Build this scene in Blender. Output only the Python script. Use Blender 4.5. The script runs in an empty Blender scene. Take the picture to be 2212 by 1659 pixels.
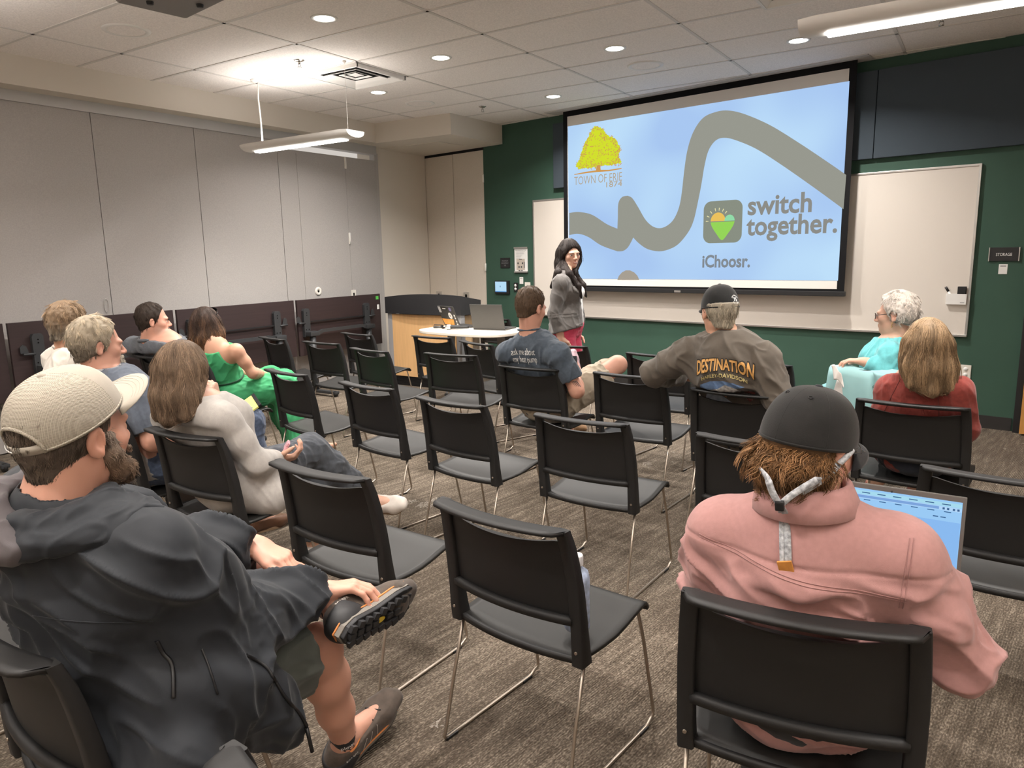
import bpy, bmesh, math, random
import numpy as np
from mathutils import Vector, Matrix, kdtree
from mathutils.bvhtree import BVHTree

random.seed(7)
sc = bpy.context.scene
COL = sc.collection
# ------------------------------------------------------------------ camera
cam_data = bpy.data.cameras.new('camera')
cam_data.sensor_width = 36.0
cam_data.lens = 36.0 * 1571.84 / 2212.0
cam_data.clip_start = 0.02
cam = bpy.data.objects.new('camera', cam_data)
COL.objects.link(cam)
cr = Vector((0.84097859, 0.5406812, -0.0204661))
cu = Vector((-0.0780061, 0.15858772, 0.9842586))
cf = Vector((-0.53541579, 0.82614392, -0.17554531))
cam.matrix_world = Matrix(((cr.x, cu.x, -cf.x, 0.0), (cr.y, cu.y, -cf.y, 0.0), (cr.z, cu.z, -cf.z, 1.4789), (0, 0, 0, 1)))
sc.camera = cam
# ------------------------------------------------------------------ world, exposure
world = bpy.data.worlds.new('room_ambient')
sc.world = world
world.use_nodes = True
bg = world.node_tree.nodes['Background']
bg.inputs[0].default_value = (1.0, 0.93, 0.86, 1.0)
bg.inputs[1].default_value = 0.35
sc.view_settings.view_transform = 'Standard'
sc.view_settings.look = 'None'
sc.view_settings.exposure = 0.85
sc.view_settings.gamma = 1.0
sc.view_settings.use_curve_mapping = False
sc.cycles.use_denoising = True
sc.cycles.max_bounces = 8
sc.cycles.diffuse_bounces = 6
sc.cycles.sample_clamp_indirect = 6.0

# ------------------------------------------------------------------ materials
def _rgb(c):
    return (c[0], c[1], c[2], 1.0)

def hexc(h):
    v = [int(h[i:i + 2], 16) / 255.0 for i in (0, 2, 4)]
    return tuple(x / 12.92 if x <= 0.04045 else ((x + 0.055) / 1.055) ** 2.4 for x in v)

def M(name, col, rough=0.55, metal=0.0, spec=0.5, var=None, bump=None, emit=None, sheen=0.0, sss=0.0, coat=0.0, stretch=None, attr=False):
    """principled material; var=(scale, amount), bump=(scale, strength[, detail]); stretch scales the texture space"""
    m = bpy.data.materials.new(name)
    m.use_nodes = True
    nt = m.node_tree
    b = nt.nodes['Principled BSDF']
    b.inputs['Base Color'].default_value = _rgb(col)
    b.inputs['Roughness'].default_value = rough
    b.inputs['Metallic'].default_value = metal
    b.inputs['Specular IOR Level'].default_value = spec
    if sheen:
        b.inputs['Sheen Weight'].default_value = sheen
    if coat:
        b.inputs['Coat Weight'].default_value = coat
    if sss:
        b.inputs['Subsurface Weight'].default_value = sss
        b.inputs['Subsurface Radius'].default_value = (0.012, 0.005, 0.003)
        b.inputs['Subsurface Scale'].default_value = 1.0
    if emit:
        b.inputs['Emission Color'].default_value = _rgb(emit[0])
        b.inputs['Emission Strength'].default_value = emit[1]
    if var or bump:
        tc = nt.nodes.new('ShaderNodeTexCoord')
        mp = nt.nodes.new('ShaderNodeMapping')
        nt.links.new(tc.outputs['Object'], mp.inputs[0])
        if stretch:
            mp.inputs['Scale'].default_value = stretch
    src = None
    if attr:
        a = nt.nodes.new('ShaderNodeAttribute')
        a.attribute_name = 'tint'
        src = a.outputs['Color']
        nt.links.new(src, b.inputs['Base Color'])
    if var:
        n = nt.nodes.new('ShaderNodeTexNoise')
        n.inputs['Scale'].default_value = var[0]
        n.inputs['Detail'].default_value = 5.0
        nt.links.new(mp.outputs[0], n.inputs['Vector'])
        r = nt.nodes.new('ShaderNodeMapRange')
        r.inputs[1].default_value = 0.3
        r.inputs[2].default_value = 0.7
        r.inputs[3].default_value = 1.0 - var[1]
        r.inputs[4].default_value = 1.0 + var[1]
        nt.links.new(n.outputs['Fac'], r.inputs[0])
        x = nt.nodes.new('ShaderNodeMix')
        x.data_type = 'RGBA'
        x.blend_type = 'MULTIPLY'
        x.inputs[0].default_value = 1.0
        if src is not None:
            nt.links.new(src, x.inputs[6])
        else:
            x.inputs[6].default_value = _rgb(col)
        nt.links.new(r.outputs[0], x.inputs[7])
        nt.links.new(x.outputs[2], b.inputs['Base Color'])
    if bump:
        n2 = nt.nodes.new('ShaderNodeTexNoise')
        n2.inputs['Scale'].default_value = bump[0]
        n2.inputs['Detail'].default_value = bump[2] if len(bump) > 2 else 3.0
        nt.links.new(mp.outputs[0], n2.inputs['Vector'])
        bp = nt.nodes.new('ShaderNodeBump')
        bp.inputs['Strength'].default_value = bump[1]
        bp.inputs['Distance'].default_value = bump[3] if len(bump) > 3 else 0.002
        nt.links.new(n2.outputs['Fac'], bp.inputs['Height'])
        nt.links.new(bp.outputs[0], b.inputs['Normal'])
    return m

def EM(name, col, strength):
    m = bpy.data.materials.new(name)
    m.use_nodes = True
    nt = m.node_tree
    nt.nodes.remove(nt.nodes['Principled BSDF'])
    e = nt.nodes.new('ShaderNodeEmission')
    e.inputs[0].default_value = _rgb(col)
    e.inputs[1].default_value = strength
    nt.links.new(e.outputs[0], nt.nodes['Material Output'].inputs[0])
    return m

# ------------------------------------------------------------------ objects
def tag(o, label=None, cat=None, group=None, kind=None):
    if label:
        o['label'] = label
    if cat:
        o['category'] = cat
    if group:
        o['group'] = group
    if kind:
        o['kind'] = kind
    return o

def empty(name, loc=(0, 0, 0), rz=0.0, label=None, cat=None, group=None):
    o = bpy.data.objects.new(name, None)
    COL.objects.link(o)
    o.empty_display_size = 0.1
    o.location = loc
    o.rotation_euler = (0, 0, rz)
    return tag(o, label, cat, group)

class MB:
    """collects shapes into one bmesh and links them as one mesh object"""
    def __init__(self):
        self.bm = bmesh.new()

    def box(self, c, s, rot=None, bev=0.0, mi=0):
        mat = Matrix.Translation(c) @ (rot.to_4x4() if rot is not None else Matrix.Identity(4)) @ Matrix.Diagonal((s[0], s[1], s[2], 1.0))
        r = bmesh.ops.create_cube(self.bm, size=1.0, matrix=mat)
        fs = set(f for v in r['verts'] for f in v.link_faces)
        if bev > 0:
            es = set(e for v in r['verts'] for e in v.link_edges)
            rb = bmesh.ops.bevel(self.bm, geom=list(es), offset=bev, segments=2, profile=0.7, affect='EDGES')
            fs = set(rb['faces']) | set(f for f in fs if f.is_valid)
        for f in fs:
            if f.is_valid:
                f.material_index = mi
        return self

    def box2(self, lo, hi, bev=0.0, mi=0):
        return self.box([(a + b) / 2 for a, b in zip(lo, hi)], [abs(b - a) for a, b in zip(lo, hi)], bev=bev, mi=mi)

    def poly(self, pts, mi=0):
        f = self.bm.faces.new([self.bm.verts.new(p) for p in pts])
        f.material_index = mi
        return self

    def prism(self, pts, d, mi=0):
        """closed polygon (3d points) extruded by vector d"""
        a = [self.bm.verts.new(p) for p in pts]
        b = [self.bm.verts.new(Vector(p) + Vector(d)) for p in pts]
        n = len(pts)
        fs = [self.bm.faces.new(a[::-1]), self.bm.faces.new(b)]
        for i in range(n):
            fs.append(self.bm.faces.new((a[i], a[(i + 1) % n], b[(i + 1) % n], b[i])))
        for f in fs:
            f.material_index = mi
        return self

    def tube(self, pts, r, seg=10, closed=False, mi=0, cap=True):
        pts = [Vector(p) for p in pts]
        n = len(pts)
        rr = r if isinstance(r, (list, tuple)) else [r] * n
        rings = []
        prev = None
        for i, p in enumerate(pts):
            if closed:
                t = (pts[(i + 1) % n] - pts[i - 1]).normalized()
            else:
                t = (pts[min(i + 1, n - 1)] - pts[max(i - 1, 0)]).normalized()
            if prev is None:
                u = t.orthogonal().normalized()
            else:
                u = (prev - t * prev.dot(t))
                u = u.normalized() if u.length > 1e-6 else t.orthogonal().normalized()
            prev = u
            w = t.cross(u)
            rings.append([self.bm.verts.new(p + (u * math.cos(2 * math.pi * k / seg) + w * math.sin(2 * math.pi * k / seg)) * rr[i]) for k in range(seg)])
        m = n if closed else n - 1
        for i in range(m):
            a, b = rings[i], rings[(i + 1) % n]
            for k in range(seg):
                f = self.bm.faces.new((a[k], a[(k + 1) % seg], b[(k + 1) % seg], b[k]))
                f.material_index = mi
                f.smooth = True
        if cap and not closed:
            self.bm.faces.new(rings[0][::-1]).material_index = mi
            self.bm.faces.new(rings[-1]).material_index = mi
        return self

    def sweep(self, pts, prof, ups=None, closed_prof=True, mi=0, cap=True, smooth=False):
        """sweep a 2d profile (list of (side, up)) along points; ups gives the up vector at each point"""
        pts = [Vector(p) for p in pts]
        n = len(pts)
        rings = []
        for i, p in enumerate(pts):
            t = (pts[min(i + 1, n - 1)] - pts[max(i - 1, 0)]).normalized()
            up = Vector(ups[i] if isinstance(ups, list) else (ups or (0, 0, 1)))
            side = t.cross(up).normalized()
            up = side.cross(t).normalized()
            rings.append([self.bm.verts.new(p + side * a + up * b) for a, b in prof])
        k = len(prof)
        for i in range(n - 1):
            for j in range(k if closed_prof else k - 1):
                f = self.bm.faces.new((rings[i][j], rings[i][(j + 1) % k], rings[i + 1][(j + 1) % k], rings[i + 1][j]))
                f.material_index = mi
                f.smooth = smooth
        if cap and closed_prof:
            self.bm.faces.new(rings[0][::-1]).material_index = mi
            self.bm.faces.new(rings[-1]).material_index = mi
        return self

    def cyl(self, a, b, r, seg=24, mi=0, r2=None):
        return self.tube([a, b], [r, r if r2 is None else r2], seg=seg, mi=mi)

    def lathe(self, prof, c, axis=(0, 0, 1), seg=32, mi=0):
        """prof: list of (radius, height)"""
        ax = Vector(axis).normalized()
        u = ax.orthogonal().normalized()
        w = ax.cross(u)
        c = Vector(c)
        rings = []
        for r, h in prof:
            if r < 1e-6:
                rings.append([self.bm.verts.new(c + ax * h)])
            else:
                rings.append([self.bm.verts.new(c + ax * h + (u * math.cos(2 * math.pi * k / seg) + w * math.sin(2 * math.pi * k / seg)) * r) for k in range(seg)])
        for a, b in zip(rings[:-1], rings[1:]):
            for k in range(seg):
                k2 = (k + 1) % seg
                vs = [a[k % len(a)], a[k2 % len(a)], b[k2 % len(b)], b[k % len(b)]]
                vs = list(dict.fromkeys(vs))
                if len(vs) > 2:
                    f = self.bm.faces.new(vs)
                    f.material_index = mi
                    f.smooth = True
        return self

    def grid(self, rows, mi=0, smooth=True):
        """rows: list of lists of 3d points"""
        vs = [[self.bm.verts.new(p) for p in r] for r in rows]
        for i in range(len(vs) - 1):
            for j in range(len(vs[0]) - 1):
                f = self.bm.faces.new((vs[i][j], vs[i][j + 1], vs[i + 1][j + 1], vs[i + 1][j]))
                f.smooth = smooth
                f.material_index = mi
        return self

    def build(self, name, mats, parent=None, smooth=None, recalc=True):
        if recalc:
            bmesh.ops.recalc_face_normals(self.bm, faces=self.bm.faces)
        me = bpy.data.meshes.new(name)
        self.bm.to_mesh(me)
        self.bm.free()
        for m in (mats if isinstance(mats, (list, tuple)) else [mats]):
            me.materials.append(m)
        if smooth is not None:
            me.polygons.foreach_set('use_smooth', [smooth] * len(me.polygons))
        o = bpy.data.objects.new(name, me)
        COL.objects.link(o)
        if parent is not None:
            o.parent = parent
        return o

def solid(o, t, offset=0.0, bevel=0.0):
    s = o.modifiers.new('thickness', 'SOLIDIFY')
    s.thickness = t
    s.offset = offset
    if bevel:
        b = o.modifiers.new('bevel', 'BEVEL')
        b.width = bevel
        b.segments = 2
    return o

def struct(o):
    o['kind'] = 'structure'
    return o

def children(o):
    return [c for c in bpy.data.objects if c.parent == o]

def copy_tree(o, parent=None, kids=None):
    c = o.copy()
    COL.objects.link(c)
    if parent is not None:
        c.parent = parent
    for ch in (kids[o.name] if kids is not None else children(o)):
        copy_tree(ch, c, kids)
    return c

_text_cache = {}
def text_mesh(s, size=1.0, bold=0.0, xs=1.0, space=1.0):
    """text outline as (verts 2d, faces), lower-left origin at the baseline start, from the built-in font"""
    cu_ = bpy.data.curves.new('lettering', 'FONT')
    cu_.body = s
    cu_.size = size
    cu_.offset = bold
    cu_.resolution_u = 3
    cu_.space_character = space
    ob = bpy.data.objects.new('lettering', cu_)
    COL.objects.link(ob)
    dg = bpy.context.evaluated_depsgraph_get()
    me = bpy.data.meshes.new_from_object(ob.evaluated_get(dg))
    v = np.empty(len(me.vertices) * 3)
    me.vertices.foreach_get('co', v)
    v = v.reshape(-1, 3)[:, :2] * np.array([xs, 1.0])
    f = [list(p.vertices) for p in me.polygons]
    bpy.data.objects.remove(ob)
    bpy.data.curves.remove(cu_)
    bpy.data.meshes.remove(me)
    return v, f

def add_text(mb, s, fn, size, xs=1.0, bold=0.0, mi=0, center=False, space=1.0, width=None):
    """adds flat lettering to a mesh builder; fn maps (x, y) of the text plane to a 3d point"""
    v, f = text_mesh(s, size, bold, xs, space)
    x0, x1 = v[:, 0].min(), v[:, 0].max()
    v[:, 0] -= x0
    if width:
        v[:, 0] *= width / (x1 - x0)
    if center:
        v[:, 0] -= v[:, 0].max() / 2
    vs = [mb.bm.verts.new(fn(a, b)) for a, b in v]
    for p in f:
        try:
            mb.bm.faces.new([vs[i] for i in p]).material_index = mi
        except ValueError:
            pass

# ------------------------------------------------------------------ signed distance shapes -> one smooth surface
def _hash(ix, iy, iz):
    h = (ix * 374761393 + iy * 668265263 + iz * 1274126177) & 0xFFFFFFFF
    h = ((h ^ (h >> 13)) * 1274126177) & 0xFFFFFFFF
    return ((h ^ (h >> 16)) & 0xFFFF) / 65535.0

def vnoise(P):
    P = np.asarray(P, float)
    i = np.floor(P).astype(np.int64)
    f = P - i
    f = f * f * (3 - 2 * f)
    out = 0
    for dx in (0, 1):
        for dy in (0, 1):
            for dz in (0, 1):
                w = (f[:, 0] if dx else 1 - f[:, 0]) * (f[:, 1] if dy else 1 - f[:, 1]) * (f[:, 2] if dz else 1 - f[:, 2])
                out = out + w * _hash(i[:, 0] + dx, i[:, 1] + dy, i[:, 2] + dz)
    return out

def V3(*a):
    return np.array(a[0] if len(a) == 1 else a, float)

def unit(v):
    v = np.asarray(v, float)
    return v / (np.linalg.norm(v) + 1e-12)

class S:
    def __init__(self):
        self.p = []

    def add(self, kind, args, lo, hi, k, op):
        self.p.append((kind, args, np.asarray(lo, float), np.asarray(hi, float), k, op))
        return self

    def cone(self, a, b, ra, rb=None, k=0.02, flat=None, op='u'):
        a, b = V3(a), V3(b)
        rb = ra if rb is None else rb
        m = max(ra, rb)
        return self.add('cone', (a, b, ra, rb, flat), np.minimum(a, b) - m, np.maximum(a, b) + m, k, op)

    def chain(self, pts, rs, k=0.02, flat=None, op='u'):
        for i in range(len(pts) - 1):
            self.cone(pts[i], pts[i + 1], rs[i], rs[i + 1], k, flat, op)
        return self

    def ell(self, c, r, R=None, k=0.02, op='u'):
        c = V3(c)
        m = max(r)
        return self.add('ell', (c, V3(r), R), c - m, c + m, k, op)

    def box(self, c, h, R=None, rnd=0.0, k=0.0, op='u'):
        c = V3(c)
        m = float(np.linalg.norm(h))
        return self.add('box', (c, V3(h), R, rnd), c - m, c + m, k, op)

    def cyl(self, a, b, r, k=0.0, op='u'):
        a, b = V3(a), V3(b)
        return self.add('cyl', (a, b, r), np.minimum(a, b) - r, np.maximum(a, b) + r, k, op)

    def half(self, c, n, op='s', k=0.0):
        """removes everything on the side n points to"""
        return self.add('half', (V3(c), unit(n)), (-1e3,) * 3, (1e3,) * 3, k, op)

    def merge(self, o):
        self.p += o.p
        return self

    @staticmethod
    def ev(kind, g, P):
        if kind == 'cone':
            a, b, ra, rb, flat = g
            ba = b - a
            t = np.clip(((P - a) @ ba) / max(ba @ ba, 1e-9), 0, 1)
            q = P - a - t[:, None] * ba
            if flat is not None:
                n = unit(flat[0])
                c = q @ n
                q = q + np.outer((1.0 / flat[1] - 1.0) * c, n)
            return np.sqrt((q * q).sum(1)) - (ra + (rb - ra) * t)
        if kind == 'ell':
            c, r, R = g
            q = P - c
            if R is not None:
                q = q @ R
            k0 = np.sqrt(((q / r) ** 2).sum(1))
            k1 = np.sqrt(((q / (r * r)) ** 2).sum(1)) + 1e-9
            return k0 * (k0 - 1.0) / k1
        if kind == 'box':
            c, h, R, rnd = g
            q = P - c
            if R is not None:
                q = q @ R
            d = np.abs(q) - (h - rnd)
            return np.sqrt((np.maximum(d, 0) ** 2).sum(1)) + np.minimum(d.max(1), 0) - rnd
        if kind == 'cyl':
            a, b, r = g
            L = np.linalg.norm(b - a)
            n = (b - a) / L
            x = (P - a) @ n
            q = P - a - np.outer(x, n)
            d1 = np.sqrt((q * q).sum(1)) - r
            d2 = np.abs(x - L / 2) - L / 2
            m = np.maximum(d1, d2)
            return np.where((d1 > 0) & (d2 > 0), np.sqrt(np.maximum(d1, 0) ** 2 + np.maximum(d2, 0) ** 2), m)
        if kind == 'half':
            return -((P - g[0]) @ g[1])

    def mesh(self, h, smooth=1, dom=None):
        us = [q for q in self.p if q[5] == 'u']
        lo = np.min([q[2] for q in us], 0) - 4 * h
        hi = np.max([q[3] for q in us], 0) + 4 * h
        if dom is not None:
            lo = np.maximum(lo, dom[0])
            hi = np.minimum(hi, dom[1])
        n = np.ceil((hi - lo) / h).astype(int) + 1
        F = np.full(n, 9.0, np.float32)
        ax = [lo[i] + h * np.arange(n[i]) for i in range(3)]
        for kind, g, a, b, k, op in self.p:
            mg = k + 3.2 * h
            i0 = np.maximum(np.floor((a - mg - lo) / h).astype(int), 0)
            i1 = np.minimum(np.ceil((b + mg - lo) / h).astype(int) + 1, n)
            if np.any(i1 <= i0):
                continue
            sl = tuple(slice(i0[i], i1[i]) for i in range(3))
            X, Y, Z = np.meshgrid(ax[0][sl[0]], ax[1][sl[1]], ax[2][sl[2]], indexing='ij')
            d = S.ev(kind, g, np.stack([X.ravel(), Y.ravel(), Z.ravel()], 1)).reshape(X.shape).astype(np.float32)
            f = F[sl]
            if op == 'u':
                if k > 0:
                    t = np.clip(0.5 + 0.5 * (f - d) / k, 0, 1)
                    F[sl] = f * (1 - t) + d * t - k * t * (1 - t)
                else:
                    F[sl] = np.minimum(f, d)
            else:
                e = -d
                if kind == 'half':
                    e = -d
                if k > 0:
                    t = np.clip(0.5 - 0.5 * (f - e) / k, 0, 1)
                    F[sl] = f * (1 - t) + e * t + k * t * (1 - t)
                else:
                    F[sl] = np.maximum(f, e)
        F[0], F[-1] = 9, 9
        F[:, 0], F[:, -1] = 9, 9
        F[:, :, 0], F[:, :, -1] = 9, 9
        sg = F < 0
        c = np.zeros(np.array(n) - 1, np.uint8)
        for dx in (0, 1):
            for dy in (0, 1):
                for dz in (0, 1):
                    c += sg[dx:n[0] - 1 + dx, dy:n[1] - 1 + dy, dz:n[2] - 1 + dz]
        act = (c > 0) & (c < 8)
        ids = np.full(act.shape, -1, np.int64)
        idx = np.argwhere(act)
        ids[act] = np.arange(len(idx))
        acc = np.zeros((len(idx), 3))
        cnt = np.zeros(len(idx))
        cor = np.array([(x, y, z) for x in (0, 1) for y in (0, 1) for z in (0, 1)])
        vals = [F[tuple((idx + o).T)] for o in cor]
        for i in range(8):
            for j in range(i + 1, 8):
                if np.abs(cor[i] - cor[j]).sum() != 1:
                    continue
                a, b = vals[i], vals[j]
                m = (a < 0) != (b < 0)
                t = np.zeros(len(idx))
                t[m] = a[m] / (a[m] - b[m])
                acc[m] += cor[i] + t[m][:, None] * (cor[j] - cor[i])
                cnt += m
        V = lo + h * (idx + acc / np.maximum(cnt, 1)[:, None])
        faces = []
        for d in range(3):
            e1, e2 = (d + 1) % 3, (d + 2) % 3
            s0 = [slice(0, n[0]), slice(0, n[1]), slice(0, n[2])]
            s1 = list(s0)
            s0[d] = slice(0, n[d] - 1)
            s1[d] = slice(1, n[d])
            A, B = sg[tuple(s0)], sg[tuple(s1)]
            E = np.argwhere(A != B)
            E = E[(E[:, e1] > 0) & (E[:, e2] > 0)]
            if len(E) == 0:
                continue
            inv = A[tuple(E.T)]
            o1 = np.zeros(3, int)
            o1[e1] = 1
            o2 = np.zeros(3, int)
            o2[e2] = 1
            q = [ids[tuple(np.minimum((E - w), np.array(ids.shape) - 1).T)] for w in (0 * o1, o1, o1 + o2, o2)]
            Q = np.stack(q, 1)
            Q[~inv] = Q[~inv][:, ::-1]
            faces.append(Q[(Q >= 0).all(1)])
        Q = np.concatenate(faces) if faces else np.zeros((0, 4), int)
        for _ in range(smooth):
            sm = np.zeros_like(V)
            ct = np.zeros(len(V))
            for i in range(4):
                j = (i + 1) % 4
                np.add.at(sm, Q[:, i], V[Q[:, j]])
                np.add.at(sm, Q[:, j], V[Q[:, i]])
                np.add.at(ct, Q[:, i], 1)
                np.add.at(ct, Q[:, j], 1)
            V = 0.5 * V + 0.5 * sm / np.maximum(ct, 1)[:, None]
        return V, Q

def normals(V, Q):
    fn = np.cross(V[Q[:, 2]] - V[Q[:, 0]], V[Q[:, 3]] - V[Q[:, 1]])
    N = np.zeros_like(V)
    for i in range(4):
        np.add.at(N, Q[:, i], fn)
    return N / (np.linalg.norm(N, axis=1)[:, None] + 1e-12)

def link_mesh(name, V, Q, mat, parent=None, org=(0, 0, 0), tint=None, smooth=True):
    me = bpy.data.meshes.new(name)
    V = np.asarray(V, float) - np.asarray(org, float)
    Q = np.asarray(Q)
    me.vertices.add(len(V))
    me.vertices.foreach_set('co', V.ravel())
    k = Q.shape[1]
    me.loops.add(Q.size)
    me.loops.foreach_set('vertex_index', Q.ravel())
    me.polygons.add(len(Q))
    me.polygons.foreach_set('loop_start', np.arange(0, Q.size, k))
    me.polygons.foreach_set('loop_total', np.full(len(Q), k))
    me.update(calc_edges=True)
    me.validate()
    if smooth:
        me.polygons.foreach_set('use_smooth', [True] * len(me.polygons))
    for m in (mat if isinstance(mat, (list, tuple)) else [mat]):
        me.materials.append(m)
    if tint is not None:
        at = me.color_attributes.new('tint', 'FLOAT_COLOR', 'POINT')
        at.data.foreach_set('color', np.concatenate([tint, np.ones((len(tint), 1))], 1).ravel())
    o = bpy.data.objects.new(name, me)
    COL.objects.link(o)
    if parent is not None:
        o.parent = parent
    return o

# ------------------------------------------------------------------ room measures (metres)
CEIL = 3.018
WROT = math.atan(-0.1456)                 # the front wall stands a little askew to the ceiling grid
WO = Vector((0.0, 6.968, 0.0))
WU = Vector((math.cos(WROT), math.sin(WROT), 0))
WN = Vector((math.sin(WROT), -math.cos(WROT), 0))   # out of the front wall, into the room

def wall_pt(u, z, off=0.0):
    return WO + WU * u + WN * off + Vector((0, 0, z))

def wall_box(mb, u0, u1, z0, z1, o0, o1, bev=0.0, mi=0):
    """box in the front wall's own frame: u along it, z up, o out of it"""
    mb.box(((u0 + u1) / 2, -(o0 + o1) / 2, (z0 + z1) / 2), (u1 - u0, abs(o1 - o0), z1 - z0), bev=bev, mi=mi)
    return mb

def wbuild(mb, name, mat):
    o = mb.build(name, mat)
    o.location = WO
    o.rotation_euler = (0, 0, WROT)
    return o

def left_x(y):
    return -6.251 + 0.0158 * y            # face of the soffit over the folding partition

# ------------------------------------------------------------------ room materials
def carpet_material():
    m = bpy.data.materials.new('loop_carpet')
    m.use_nodes = True
    nt = m.node_tree
    b = nt.nodes['Principled BSDF']
    b.inputs['Roughness'].default_value = 0.95
    b.inputs['Specular IOR Level'].default_value = 0.15
    tc = nt.nodes.new('ShaderNodeTexCoord')
    rot = nt.nodes.new('ShaderNodeMapping')
    rot.inputs['Rotation'].default_value = (0, 0, -WROT)
    nt.links.new(tc.outputs['Object'], rot.inputs[0])
    def noise(scale_xyz, scale, detail=3.0, rough=0.55):
        mp = nt.nodes.new('ShaderNodeMapping')
        mp.inputs['Scale'].default_value = scale_xyz
        nt.links.new(rot.outputs[0], mp.inputs[0])
        n = nt.nodes.new('ShaderNodeTexNoise')
        n.inputs['Scale'].default_value = scale
        n.inputs['Detail'].default_value = detail
        n.inputs['Roughness'].default_value = rough
        nt.links.new(mp.outputs[0], n.inputs['Vector'])
        return n.outputs['Fac']
    streak = noise((1.0, 0.10, 1.0), 42.0, 4.0)
    fleck = noise((1.0, 0.4, 1.0), 190.0, 2.0)
    patch = noise((1.0, 0.45, 1.0), 1.7, 3.0)
    def math_(op, a, b_):
        n = nt.nodes.new('ShaderNodeMath')
        n.operation = op
        for i, v in enumerate((a, b_)):
            if isinstance(v, (int, float)):
                n.inputs[i].default_value = v
            else:
                nt.links.new(v, n.inputs[i])
        return n.outputs[0]
    s = math_('ADD', math_('MULTIPLY', streak, 0.42), math_('MULTIPLY', fleck, 0.72))
    s = math_('ADD', s, math_('MULTIPLY', patch, 0.25))
    ramp = nt.nodes.new('ShaderNodeValToRGB')
    e = ramp.color_ramp.elements
    e[0].position, e[0].color = 0.42, _rgb((0.040, 0.031, 0.023))
    e[1].position, e[1].color = 1.0, _rgb((0.50, 0.43, 0.345))
    k = e.new(0.68)
    k.color = _rgb((0.125, 0.100, 0.076))
    k = e.new(0.78)
    k.color = _rgb((0.225, 0.184, 0.142))
    nt.links.new(s, ramp.inputs[0])
    # pale worn flecks gathered in loose patches
    worn = noise((1.0, 0.6, 1.0), 2.6, 4.0, 0.7)
    grain = noise((1.0, 0.5, 1.0), 120.0, 2.0)
    w = math_('MULTIPLY', math_('GREATER_THAN', worn, 0.665), math_('GREATER_THAN', grain, 0.5))
    mix = nt.nodes.new('ShaderNodeMix')
    mix.data_type = 'RGBA'
    nt.links.new(math_('MULTIPLY', w, 0.6), mix.inputs[0])
    nt.links.new(ramp.outputs[0], mix.inputs[6])
    mix.inputs[7].default_value = _rgb((0.52, 0.47, 0.41))
    nt.links.new(mix.outputs[2], b.inputs['Base Color'])
    # tufted ribs running toward the front wall
    sep = nt.nodes.new('ShaderNodeSeparateXYZ')
    nt.links.new(rot.outputs[0], sep.inputs[0])
    rib = math_('SINE', math_('MULTIPLY', sep.outputs[0], 2 * math.pi / 0.0085), 0.0)
    h = math_('ADD', math_('MULTIPLY', rib, 0.45), math_('MULTIPLY', fleck, 1.6))
    bp = nt.nodes.new('ShaderNodeBump')
    bp.inputs['Strength'].default_value = 0.8
    bp.inputs['Distance'].default_value = 0.004
    nt.links.new(h, bp.inputs['Height'])
    nt.links.new(bp.outputs[0], b.inputs['Normal'])
    return m

m_carpet = carpet_material()
m_tile = M('ceiling_tile', (0.86, 0.815, 0.78), 0.95, spec=0.1, var=(95, 0.10), bump=(150, 0.35, 2))
m_grid = M('ceiling_grid_paint', (0.66, 0.63, 0.60), 0.6, spec=0.3)
m_green = M('green_wall_paint', (0.040, 0.090, 0.064), 0.6, spec=0.3, var=(3, 0.05), bump=(220, 0.10))
m_beige = M('warm_white_paint', (0.66, 0.61, 0.54), 0.7, spec=0.3, bump=(200, 0.08))
m_part = M('woven_partition_vinyl', (0.405, 0.385, 0.37), 0.8, spec=0.2, var=(110, 0.07), bump=(160, 0.25))
m_closet = M('closet_vinyl', (0.62, 0.56, 0.485), 0.7, spec=0.25, var=(120, 0.04))
m_black = M('black_satin', (0.010, 0.010, 0.011), 0.5)
m_blackm = M('black_matte', (0.012, 0.012, 0.013), 0.8, spec=0.3)
m_base = M('dark_rubber_base', (0.022, 0.020, 0.019), 0.55)
m_navy = M('navy_acoustic_fabric', (0.058, 0.074, 0.090), 0.9, spec=0.15, bump=(350, 0.2))
m_white = M('white_gloss_paint', (0.80, 0.79, 0.77), 0.45)
m_alu = M('brushed_aluminium', (0.62, 0.60, 0.58), 0.35, metal=0.9)
m_board = M('whiteboard_enamel', (0.70, 0.645, 0.585), 0.28, spec=0.5)
m_wood = M('honey_door_veneer', (0.55, 0.27, 0.07), 0.45, var=(7, 0.12), stretch=(6, 6, 0.5))
m_off = M('ivory_plastic', (0.78, 0.74, 0.67), 0.45)
m_slot = M('dark_slot', (0.006, 0.006, 0.006), 0.9, spec=0.1)

# ------------------------------------------------------------------ shell
mb = MB()
mb.box2((-7.2, -2.2, -0.08), (2.2, 8.3, 0.0))
struct(mb.build('floor', m_carpet))

mb = MB()
mb.box2((-6.5, -2.2, CEIL), (2.2, 8.1, CEIL + 0.08))
struct(mb.build('ceiling', m_tile))

# exposed grid of the tile ceiling: runners every 1.22 m one way, 0.61 m the other
mb = MB()
for i in range(-1, 6):
    x = -4.3457 + 1.22 * i
    if x > 2.1:
        continue
    mb.box2((x - 0.012, -2.2, CEIL - 0.004), (x + 0.012, 6.968 - 0.1456 * x, CEIL + 0.002))
for j in range(-9, 8):
    y = 3.3096 + 0.61 * j
    if y > 7.7:
        continue
    x1 = 2.2 if y < 6.6 else min(2.2, (6.968 - y) / 0.1456)
    x0 = left_x(y) + 0.005 if y < 6.7 else -5.06
    mb.box2((x0, y - 0.012, CEIL - 0.004), (x1, y + 0.012, CEIL + 0.002))
struct(mb.build('trim_1', m_grid))['label'] = 'pale T-bar grid of the tile ceiling'

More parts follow.
